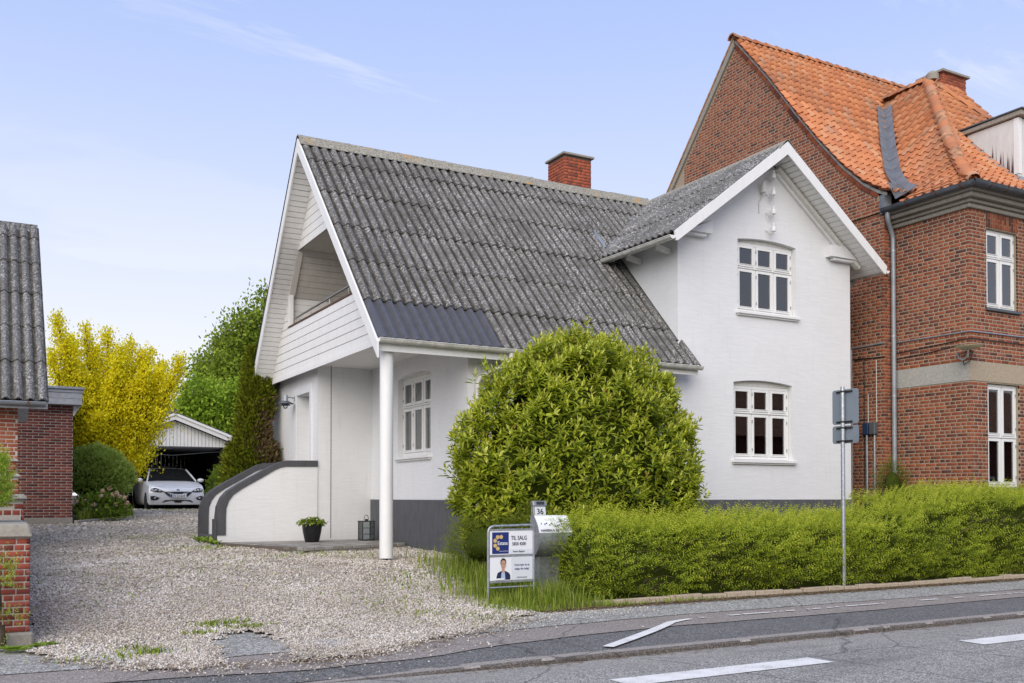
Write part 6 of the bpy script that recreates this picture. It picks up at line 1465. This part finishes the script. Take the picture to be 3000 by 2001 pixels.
ty = [(1.85, 6.28), (2.1, 5.7), (2.35, 5.95), (2.62, 6.2), (2.95, 5.75), (3.2, 6.12), (3.5, 5.6), (3.85, 5.85), (4.15, 5.55), (4.5, 5.80), (4.75, 5.3), (5.05, 5.35), (5.1, 4.95), (4.75, 4.6), (4.35, 4.2), (3.95, 3.7), (3.55, 3.1), (3.1, 2.6), (1.7, 5.3), (1.6, 4.5), (1.75, 3.6), (2.4, 2.95), (2.0, 4.0), (2.6, 4.6), (3.2, 4.6), (3.8, 4.5), (4.2, 4.6), (2.9, 3.6), (3.4, 3.7), (3.9, 4.1), (2.3, 5.0), (3.4, 5.2), (4.1, 5.0), (4.6, 5.0)]
tree('golden_tree', (3.3, 29.8, .9), (3.3, 29.8, 2.1), [(x, 29.7 + random.uniform(-1.25, 1.0), z) for x, z in ty], 105000, .078, 'yellow_leaf', 'bright yellow leaved tree between the brick annex and carport', spread=.34, trunk_r=.13, t0=.2, upd=.9, cl=9, tipk=1.3)
def at(px, py, Y):  # photo position to a point at depth Y
    u, v = (px - 1500) / 2828.66, -(py - 1400.593) / 2828.66; f = R(1.119)
    d = Vector((u, math.cos(f) - v * math.sin(f), math.sin(f) + v * math.cos(f))); a = R(29.003)
    d = Vector((d.x * math.cos(a) + d.y * math.sin(a), -d.x * math.sin(a) + d.y * math.cos(a), d.z)); return CAM + d * (Y / d.y)
tp = [at(*q, 47 + random.uniform(-2.5, 2.5)) for q in ((775, 850), (745, 900), (700, 900), (720, 960), (660, 960), (640, 1000), (600, 1060), (575, 1065), (640, 1060), (680, 1020), (740, 1000), (780, 940), (830, 900), (860, 960), (800, 1030), (690, 1090), (620, 1120), (660, 1130), (740, 1090), (780, 1120), (900, 1000), (720, 1150))]
tree('tall_tree', tuple(at(760, 1440, 47)), tuple(at(755, 1230, 47)), tp, 30000, .19, 'tree_leaf', 'tall dark green tree rising behind the white gable', spread=.7, trunk_r=.25, cl=12, t0=.4)
tp = [at(*q, 43 + random.uniform(-2, 2)) for q in ((555, 1125), (590, 1120), (620, 1140), (540, 1160), (570, 1180), (610, 1180), (650, 1150), (680, 1170), (640, 1200), (590, 1215), (550, 1210), (620, 1230), (660, 1230), (690, 1230), (530, 1200), (680, 1270), (640, 1270), (600, 1250), (700, 1130), (720, 1200))]
tree('leafy_tree', tuple(at(610, 1440, 43)), tuple(at(610, 1330, 43)), tp, 26000, .17, 'tree_leaf_light', 'fresh green bushy tree behind the carport roof', spread=.55, trunk_r=.18, cl=12, t0=.25)
tp = [at(*q, 52 + random.uniform(-2, 2)) for q in ((700, 1250), (660, 1290), (730, 1300), (690, 1330), (640, 1340), (700, 1370), (660, 1380), (620, 1300), (750, 1260), (580, 1300), (520, 1290))]
tree('far_tree', tuple(at(690, 1450, 52)), tuple(at(690, 1420, 52)), tp, 9000, .24, 'tree_leaf', 'dull green trees seen between carport and conifer', spread=.8, trunk_r=.18, cl=12, t0=.1)
# ---- thuja
TH = thing('conifer', (5.1, 21.0, .55), 'tall narrow conifer with brown patches beside the entrance stair', 'tree')
def cone(n, c, zt, r0, brown):
    z = rng.uniform(0, 1, n) ** .85; a = rng.uniform(0, 6.28, n)
    rr = r0 * np.interp(z, [0, .15, .32, .45, .52, .75, .92, 1], [.86, .98, 1.0, .88, .60, .42, .24, .03]) * (1 + .13 * np.sin(a * 5 + z * 23) * np.sin(z * 31 + a * 2) + .06 * np.sin(a * 9 - z * 40)) * rng.uniform(.84, 1.02, n)
    P = np.stack([c[0] + rr * np.cos(a), c[1] + rr * np.sin(a), .55 + z * (zt - .55)], -1); out_ = np.stack([np.cos(a), np.sin(a), np.zeros(n)], -1)
    return P, out_, z, a
P, O_, z, a = cone(9500, (5.22, 21.0), 4.62, .57, 0)
P_b, O_b, z_b, a_b = cone(900, (5.34, 20.95), 4.42, .2, 0); P_b[:, 2] = 3.1 + (P_b[:, 2] - .55) / (4.42 - .55) * 1.3; P_b[:, 0] = 5.47 + (P_b[:, 0] - 5.34) * .8
P, O_ = np.concatenate([P, P_b]), np.concatenate([O_, O_b])
br = (np.sin(P[:, 2] * 2.6 + 1.2) * .5 + np.sin(P[:, 0] * 5) * .5 + (P[:, 0] - 5.2) * 1.7 + rng.normal(0, .35, len(P)) - .25 * (P[:, 2] > 3.6) * 2) > .75
for m, mat, nm in ((~br, 'thuja_leaf', 'foliage'), (br, 'thuja_brown', 'dry_foliage')):
    q, o_ = P[m], O_[m]; k = 3; n = len(q) * k; D = np.repeat(o_, k, 0) * .75 + np.array([0, 0, .75]) + rng.normal(0, .35, (n, 3)); leafmesh(nm, np.repeat(q, k, 0) + rng.normal(0, .03, (n, 3)), D, rng.normal(0, 1, (n, 3)), rng.uniform(.06, .13, n), rng.uniform(.025, .05, n), mat, np.clip(np.repeat(rng.normal(.5, .18, len(q)), k) + rng.normal(0, .15, n), 0, .999), TH, six=False)
b = MB(); b.lathe((5.2, 21.0, .55), [(.40, 0), (.44, 1.0), (.36, 1.8), (.24, 2.2), (.16, 3.0), (.07, 3.8), (.01, 4.0)], 14); b.build('shade_core', 'foliage_shade', TH, smooth=True, rnd=.1)  # solid core, dark colour in place of inner shade
MB().tube([(5.08, 21, .3), (5.08, 21, 1.2)], .09, 8).build('trunk', 'bark', TH)
# ---- weeds by the stair foot and broad leaves under the pillar
def rosette(px, py, n, L, W, mat, parent, up=.4):
    d = np.stack([np.cos(np.arange(n) * 2.4), np.sin(np.arange(n) * 2.4), np.full(n, up)], -1) + rng.normal(0, .12, (n, 3)); z = g(py) + .02
    leafmesh('leaf_rosette', np.tile([[px, py, z]], (n, 1)), d, np.tile([[0, 0, 1.]], (n, 1)), rng.uniform(.7, 1.1, n) * L, rng.uniform(.8, 1.1, n) * W, mat, rng.uniform(.3, .9, n), parent, fold=.1, droop=.25, kind=None)
for label, pts in (('broad leaved weeds at the foot of the brick pillar', ((.25, 9.62, .16), (.42, 9.64, .15), (.55, 9.70, .15), (.33, 9.55, .12))), ('leafy weeds growing at the foot of the entrance stair', ((3.75, 18.7, .2), (3.82, 18.4, .22), (3.7, 19.0, .2), (3.85, 18.2, .16)))):
    w_ = thing('weed_clump', (pts[0][0], pts[0][1], g(pts[0][1])), label, 'weed', 'weed clumps')
    for x, y, L in pts: rosette(x, y, 7, L, L * .35, 'hydrangea_leaf', w_, .4 if y < 12 else 1.2)
# ================================================================ SMALL THINGS
# ---- paved pad at the entrance with its brick edging
PD = thing('paved_pad', (5.5, 17.2, .45), 'low paved step of grey concrete blocks in the porch corner', 'paving')
pad = [(3.93, 18.0), (4.74, 15.64), (6.86, 16.42), (6.9, 18.31), (3.93, 18.29)]
MB().prism([(x, y, .30) for x, y in pad], (0, 0, .258)).build('pad_top', 'mortar_gap_shade', PD)
for i in range(16):
    for j in range(14):
        x0, y0 = 3.95 + i * .205 + (j % 2) * .1, 15.66 + j * .205
        if inside(np.array([x0, x0 + .19, x0, x0 + .19]), np.array([y0, y0, y0 + .19, y0 + .19]), np.array([(4.0, 18.05), (4.76, 15.72), (6.84, 16.5), (6.89, 18.29), (4.0, 18.29)])).all(): MB().box(x0, x0 + .193, y0, y0 + .193, .5, .566).build('paving_block', 'paver_grey', PD, bevel=.005)
def edging(p0, p1, z0, course=.058, l=.2):
    p0, p1 = Vector(p0 + (0,)), Vector(p1 + (0,)); d = (p1 - p0); n = round(d.length / l); d.normalize(); q = Vector((d.y, -d.x, 0))
    for c in range(2):
        for i in range(n):
            s = (d * ((p1 - p0).length / n)).length; a = p0 + d * (i * s + (s / 2 if c == 0 else 0)); ln = s - .016
            if c == 0 and i == n - 1: ln = s / 2 - .016
            bb = MB(); A = a + q * (.012 + random.uniform(-.004, .004)); z = z0 + c * (course + .004)
            bb.prism([A, A + d * ln, A + d * ln - q * .11, A - q * .11], (0, 0, course)); 
            for k in range(len(bb.v)): bb.v[k].z += z
            bb.build('edging_brick', 'paver_grey', PD, bevel=.006)
edging((4.0, 17.93), (4.745, 15.64), .445); edging((4.75, 15.63), (6.86, 16.41), .445)
PS = thing('paving_slabs', (3.4, 18.8, .5), 'flat grey paving blocks in the gravel before the stair', 'paving')
for i in range(5):
    for j in range(8):
        x0, y0 = 2.85 + i * .205 + (j % 2) * .1, 18.0 + j * .21
        if x0 + y0 * .35 < 9.25: continue
        MB().box(x0, x0 + .198, y0, y0 + .2, .44, g(y0) + .022).build('paving_block', 'paver_grey', PS, bevel=.006)
# ---- planter
PT = thing('planter', (5.43, 17.42, .565), 'black plastic pot with white flowering plant on the paved step', 'planter')
MB().lathe((5.43, 17.42, .56), [(.115, 0), (.13, .02), (.17, .2), (.185, .32), (.192, .34), (.182, .34), (.165, .30), (.01, .29)], 24).build('pot', 'black_plastic', PT, smooth=True)
n = 420; a = rng.uniform(0, 6.28, n); r = np.sqrt(rng.uniform(0, 1, n)) * .26; P = np.stack([5.43 + r * np.cos(a), 17.42 + r * np.sin(a), .90 + .09 * (1 - (r / .26) ** 2) + rng.uniform(-.03, .03, n)], -1); leafmesh('leaves', P, rng.normal(0, .6, (n, 3)) + [0, 0, .2], rng.normal(0, .3, (n, 3)) + [0, 0, 1.], rng.uniform(.04, .07, n), rng.uniform(.025, .04, n), 'tree_leaf', rng.uniform(0, 1, n), PT)
for k in range(26):
    aa, rr = random.uniform(0, 6.28), .24 * math.sqrt(random.random()); d = rdir(10); c = np.array([5.43 + rr * math.cos(aa), 17.42 + rr * math.sin(aa), .975 + .05 * (1 - rr / .24)]); leafmesh('flower', np.tile(c, (10, 1)), d + [0, 0, .6], np.tile([[0, 0, 1.]], (10, 1)), np.full(10, .022), np.full(10, .018), 'white_flower', rng.uniform(0, 1, 10), PT, six=False, kind=None)
# ---- lantern
lx, ly, lz = 6.55, 17.58, .565; LT = thing('lantern', (lx, ly, lz), 'dark metal lantern with glass sides standing by the plinth', 'lantern')
h_, w_ = .36, .125
b = MB(); b.box(lx - w_, lx + w_, ly - w_, ly + w_, lz, lz + .015); b.box(lx - w_ - .006, lx + w_ + .006, ly - w_ - .006, ly + w_ + .006, lz + h_, lz + h_ + .018)
for sx in (-1, 1):
    for sy in (-1, 1): b.box(lx + sx * (w_ - .008) - .008, lx + sx * (w_ - .008) + .008, ly + sy * (w_ - .008) - .008, ly + sy * (w_ - .008) + .008, lz + .015, lz + h_)
b.build('lantern_frame', 'dark_iron', LT)
for k in range(4):
    M = Matrix.Translation((lx, ly, lz)) @ Matrix.Rotation(k * math.pi / 2, 4, 'Z')
    MB(M).box(-w_ + .016, w_ - .016, -w_ + .006, -w_ + .009, .015, h_).build('glass_pane', 'lantern_glass', LT)
    for zz_ in (.12, .24): MB(M).box(-w_ + .016, w_ - .016, -w_ + .002, -w_ + .0055, zz_ - .003, zz_ + .003).build('glazing_bar', 'dark_iron', LT)
MB().lathe((lx, ly, lz + h_ + .018), [(.035, 0), (.035, .025), (.02, .035)], 12).build('lantern_top', 'dark_iron', LT)
MB().tube([(lx + .045 * math.cos(t), ly + .01, lz + h_ + .04 + .09 * math.sin(t)) for t in np.linspace(0, math.pi, 12)], .006, 6).build('handle', 'dark_iron', LT)
# ---- rain chain
cx_, cy_ = 6.02, 18.12; RC = thing('rain_chain', (cx_, cy_, .57), 'long thin rain chain hanging from the porch ceiling to the ground', 'chain')
z = .60; k = 0
while z < 3.95:
    b = MB(); rot = 0 if k % 2 else math.pi / 2
    b.tube([(cx_ + .011 * math.cos(t) * math.cos(rot), cy_ + .011 * math.cos(t) * math.sin(rot), z + .019 + .019 * math.sin(t)) for t in np.linspace(0, 2 * math.pi, 9)], .0036, 4, False); b.build('chain_link', 'dark_iron', RC); z += .032; k += 1
# ---- balcony furniture
BC_ = thing('balcony_chair', (6.15, 18.75, 4.04), 'black garden chair standing on the balcony', 'chair')
MB().box(5.92, 6.38, 18.55, 19.0, 4.46, 4.50).build('seat', 'black_plastic', BC_)
MB().hexa([(5.92, 18.98, 4.5), (6.38, 18.98, 4.5), (6.38, 19.02, 4.5), (5.92, 19.02, 4.5), (5.92, 19.08, 5.10), (6.38, 19.08, 5.10), (6.38, 19.11, 5.10), (5.92, 19.11, 5.10)]).build('backrest', 'black_plastic', BC_)
for x in (5.94, 6.36):
    for y in (18.57, 18.98): MB().tube([(x, y, 4.04), (x, y, 4.47)], .014, 6).build('leg', 'dark_iron', BC_)
BT = thing('balcony_table', (6.3, 17.9, 4.04), 'orange brown wooden table standing on the balcony', 'table')
for k in range(5): MB().box(5.85, 6.9, 17.5 + k * .17, 17.66 + k * .17, 4.93, 4.96).build('table_slat', 'wood_orange', BT, bevel=.003)
MB().box(5.9, 6.85, 17.55, 18.3, 4.86, 4.929).build('table_frame', 'wood_orange', BT)
for x in (5.95, 6.8):
    for y in (17.6, 18.25): MB().box(x - .03, x + .03, y - .03, y + .03, 4.04, 4.86).build('leg', 'wood_orange', BT)
BX = thing('folded_cover', (6.4, 18.1, 5.0), 'dark folded cover lying on the balcony table', 'cover'); MB().tube([(6.1, 17.6, 5.02), (6.15, 18.5, 5.03)], .045, 8).build('cover_roll', 'black_plastic', BX, smooth=True)
# ---- sale sign
SS = thing('sale_sign', (5.81, 10.5, .08), 'white and blue for sale sign in a grey steel tube frame beside the mailbox', 'sign')
xl, xr, ys = 5.487, 6.133, 10.5
fr_ = MB(); fr_.tube([(xl, ys, -.05), (xl, ys, .95)] + [(xl + .075 - .075 * math.cos(t), ys, .965 + .075 * math.sin(t)) for t in np.linspace(0, math.pi / 2, 6)] + [(xr - .075 + .075 * math.sin(t), ys, .975 + .075 * math.cos(t)) for t in np.linspace(0, math.pi / 2, 6)] + [(xr, ys, .95), (xr, ys, -.05)], .0145, 12); fr_.build('tube_frame', 'galvanised', SS, smooth=True)
for zz_ in (.995, .672, .355): MB().box(xl + .014, xr - .014, ys - .012, ys + .012, zz_ - .012, zz_ + .012).build('cross_rail', 'galvanised', SS)
MB().tube([(xl, ys, .285), (xr, ys, .285)], .011, 8).build('cross_rail', 'galvanised', SS, smooth=True)
SM = frame((xl + .02, ys - .008, 0), (1, 0, 0), (0, -1, 0)); pw = xr - xl - .04
up_p = MB(SM); up_p.box(0, pw, 0, .008, .688, .985); up_p = up_p.build('sign_panel', 'sign_white', SS); lo_p = MB(SM); lo_p.box(0, pw, 0, .008, .37, .66); lo_p = lo_p.build('sign_panel', 'sign_white', SS)
S_ = lambda x, z, y=-.0035: SM @ Matrix.Translation((x, y, z))
MB(SM).box(.030, .262, -.003, -.001, .70, .965).build('logo_square', 'print_blue', up_p); MB(SM).box(.275, pw - .004, -.002, -.0005, .692, .752).build('print_strip', 'sign_grey', up_p)
for (px_, pz_) in ((.105, .905), (.155, .907), (.070, .862), (.070, .802), (.107, .765)):
    b = MB(SM); a0 = math.atan2(pz_ - .84, px_ - .15); b.prism([(px_ + .028 * math.cos(a0 + 2 * math.pi * k / 5), -.006, pz_ + .028 * math.sin(a0 + 2 * math.pi * k / 5)) for k in range(5)], (0, .0025, 0)); b.build('logo_pentagon', 'print_gold', up_p)
text('Estate', .068, S_(.100, .808, -.0085), 'sign_white', up_p, sx=.85); text('Estate', .068, S_(.1015, .808, -.0083), 'sign_white', up_p, sx=.85)
text('Sammen med hjemmet', .0135, S_(.128, .728), 'sign_white', up_p)
text('TIL SALG', .072, S_(.408, .868), 'print_navy', up_p, align='CENTER', sx=.80); text('5850 4200', .056, S_(.408, .80), 'print_navy', up_p, align='CENTER', sx=.82); text('Estate Slagelse', .029, S_(.405, .715), 'print_navy', up_p, align='CENTER')
MB(SM).box(.30, pw - .004, -.002, -.0005, .375, .655).build('print_strip', 'sign_grey', lo_p)
text('Overvejer du at', .036, S_(.45, .545), 'print_blue', lo_p, align='CENTER', sx=.93); text('sælge din bolig?', .036, S_(.45, .497), 'print_blue', lo_p, align='CENTER', sx=.93); text('ESTATE SLAGELSE', .018, S_(.45, .395), 'print_navy', lo_p, align='CENTER')
# small printed portrait of a person in a dark jacket
def flat(poly, mat, lv, name='portrait_print'):
    b = MB(SM); b.prism([(x, -.001 - .0012 * lv, z) for x, z in poly], (0, .0008, 0)); b.build(name, mat, lo_p)
flat([(.085, .378), (.285, .378), (.285, .43), (.265, .462), (.215, .487), (.155, .487), (.108, .465), (.095, .43)], 'print_navy', 1)
flat([(.150, .378), (.215, .378), (.205, .49), (.165, .49)], 'print_shirt', 2); ell = lambda cx, cz, rx, rz, a0=0, a1=2 * math.pi, n=18: [(cx + rx * math.cos(a0 + (a1 - a0) * k / n), cz + rz * math.sin(a0 + (a1 - a0) * k / n)) for k in range(n + (0 if a1 - a0 > 6.2 else 1))]
flat([(.162, .47), (.205, .47), (.203, .52), (.165, .52)], 'print_skin', 3); flat(ell(.185, .592, .041, .052), 'print_hair', 3); flat(ell(.185, .567, .035, .057), 'print_skin', 4); flat(ell(.185, .618, .036, .018, 0, math.pi, 10), 'print_hair', 5)
for s in (-1, 1): flat(ell(.185 + s * .016, .573, .013, .010), 'print_hair', 5, 'glasses_print'); flat(ell(.185 + s * .016, .573, .0105, .0078), 'print_skin', 6, 'glasses_print')
flat([(.175, .538), (.195, .538), (.193, .534), (.177, .534)], 'print_hair', 5); flat([(.06, .378), (.195, .378), (.195, .398), (.06, .398)], 'sign_white', 7, 'name_strip_print')
# ---- mailbox
MX = thing('mailbox', (6.62, 11.0, .15), 'curved zinc grey mailbox on a stand beside the hedge', 'mailbox')
prof = [(0, .60), (-.06, .605), (-.15, .65), (-.22, .73), (-.255, .83), (-.25, .93), (-.207, 1.03), (-.115, 1.15), (0, 1.15)]
b = MB(); x0, x1 = 6.44, 6.94; b.prism([(x0, 11.12 + y, z) for y, z in prof], (x1 - x0, 0, 0)); b.build('box_body', 'galvanised', MX, smooth=True)
b = MB(); lid = [(-.254, .93), (-.212, 1.035), (-.118, 1.156)]; b.prism([(x0 - .004, 11.12 + y, z) for y, z in lid] + [(x0 - .004, 11.12 + y + .006, z - .004) for y, z in reversed(lid)], (x1 - x0 + .008, 0, 0)); b.build('lid', 'sign_white', MX)
LM = Matrix(); dv = Vector((0, .136, .226)).normalized(); nv = Vector((0, -.226, .136)).normalized(); o_ = Vector((x0, 10.866, .93)) + nv * .012
for i in range(3): LM[i][0] = (1, 0, 0)[i]; LM[i][1] = -nv[i]; LM[i][2] = dv[i]; LM[i][3] = o_[i]
text('HANSEN & SØ', .052, LM @ Matrix.Translation((.02, -.001, .012)), 'print_navy', MX, sx=.85); text('36', .055, LM @ Matrix.Translation((.33, -.008, .155)), 'print_navy', MX)
for k in range(9):
    b = MB(LM); xx = .05 + k * .038 + random.uniform(-.008, .008); zz_ = .075 + random.uniform(0, .05); b.box(xx, xx + random.uniform(.012, .022), -.006, -.004, zz_, zz_ + random.uniform(.012, .03)); b.build('lid_print', 'print_navy', MX)
b = MB(); b.box(6.52, 6.82, 11.06, 11.075, .05, .61); b.box(6.50, 6.53, 11.02, 11.10, .05, .61); b.box(6.81, 6.84, 11.02, 11.10, .05, .61); b.build('stand', 'galvanised', MX)
NL = thing('house_number_lamp', (6.585, 11.13, 1.15), 'small solar house number lamp standing behind the mailbox top', 'lamp')
NM = Matrix.Translation((6.485, 11.10, 1.15)) @ Matrix.Rotation(R(-8), 4, 'X')
MB(NM).box(.004, .196, 0, .06, .0, .13).build('lamp_body', 'steel_rail', NL, bevel=.004); b = MB(NM); b.hexa([(-.004, -.02, .13), (.204, -.02, .13), (.204, .06, .14), (-.004, .06, .14), (-.004, -.005, .20), (.204, -.005, .20), (.204, .06, .21), (-.004, .06, .21)]); b.build('lamp_head', 'steel_rail', NL, bevel=.004)
MB(NM).box(.045, .165, -.021, -.014, .148, .188).build('solar_cell', 'car_glass', NL); MB(NM).box(.02, .185, -.004, -.001, .008, .122).build('number_glass', 'sign_grey', NL)
text('36', .105, NM @ Matrix.Translation((.045, -.006, .022)), 'print_black', NL); text('36', .105, NM @ Matrix.Translation((.048, -.0058, .022)), 'print_black', NL)
MB().tube([(6.50, 11.16, .4), (6.50, 11.16, 1.30)], .016, 8).build('lamp_stake', 'galvanised', NL)
# ---- road sign seen from behind
RS = thing('road_sign', (11.36, 10.27, .02), 'grey backs of two road sign plates on a steel post before the hedge', 'sign')
MB().lathe((11.38, 10.27, 0), [(.031, -.05), (.031, 3.05), (.028, 3.06)], 14).build('post', 'galvanised', RS, smooth=True)
def plate_(z0, z1):
    r = .04; pts = []
    for (cy0, cz0, a0) in ((10.04 + r - .03, z0 + r, 180), (10.51 - r, z0 + r, 270), (10.51 - r, z1 - r, 0), (10.01 + r, z1 - r, 90)):
        for k in range(5): a = R(a0 + k * 22.5); pts.append((11.425, cy0 + r * math.cos(a) * 1, cz0 + r * math.sin(a)))
    b = MB(); b.prism(pts, (.004, 0, 0)); b.build('sign_plate', 'sign_back', RS)
    for zz_ in (z0 + .035, z1 - .035):
        b = MB(); b.box(11.405, 11.424, 10.12, 10.42, zz_ - .012, zz_ + .012); b.lathe((11.38, 10.27, zz_ - .012), [(.037, 0), (.037, .024)], 12); b.build('clamp', 'dark_iron', RS)
plate_(2.495, 3.02); plate_(2.205, 2.475)
# ---- pots on the lower bay sill
for k, (x, r) in enumerate(((17.62, .055), (18.2, .06))):
    PP = thing('window_pot', (x, 12.33, 1.7), ('small white pot with a green plant behind the lower bay window' if k == 0 else 'white pot with a reddish flowering plant behind the lower bay window'), 'pot', 'pots on the bay window sill')
    MB().lathe((x, 12.33, 1.66), [(r * .8, 0), (r, .11), (r * .9, .11), (.01, .1)], 14).build('pot', 'terracotta_pot', PP, smooth=True)
    n = 40; leafmesh('plant', np.tile([[x, 12.33, 1.77]], (n, 1)) + rng.normal(0, .015, (n, 3)), rng.normal(0, .5, (n, 3)) + [0, 0, .9], rng.normal(0, 1, (n, 3)), rng.uniform(.06, .2, n), rng.uniform(.02, .04, n), 'tree_leaf' if k == 0 else 'hydrangea_flower', rng.uniform(0, 1, n), PP, kind=None)

# ---- the house across the street, which the lower windows mirror
OH = thing('opposite_house', (8, -19, 0), 'red brick house across the street mirrored in the lower windows', 'house')
b = MB(); b.box(-6, 64, -22, -15, -.2, 5.2); b.build('wall', 'brick_orange', OH)
b = MB(); b.prism([(-6.3, -14.6, 5.0), (-6.3, -22.4, 5.0), (-6.3, -18.5, 8.8)], (70.6, 0, 0)); b.build('roof', 'hip_tile', OH)
for k in range(16):
    x = -4 + k * 4; f_ = MB(); f_.box(x, x + 1.3, -14.99, -14.95, 1.2, 2.7); w_ = f_.build('window', 'window_white', OH); MB().box(x + .1, x + 1.2, -14.945, -14.94, 1.3, 2.6).build('pane', 'car_glass', w_)
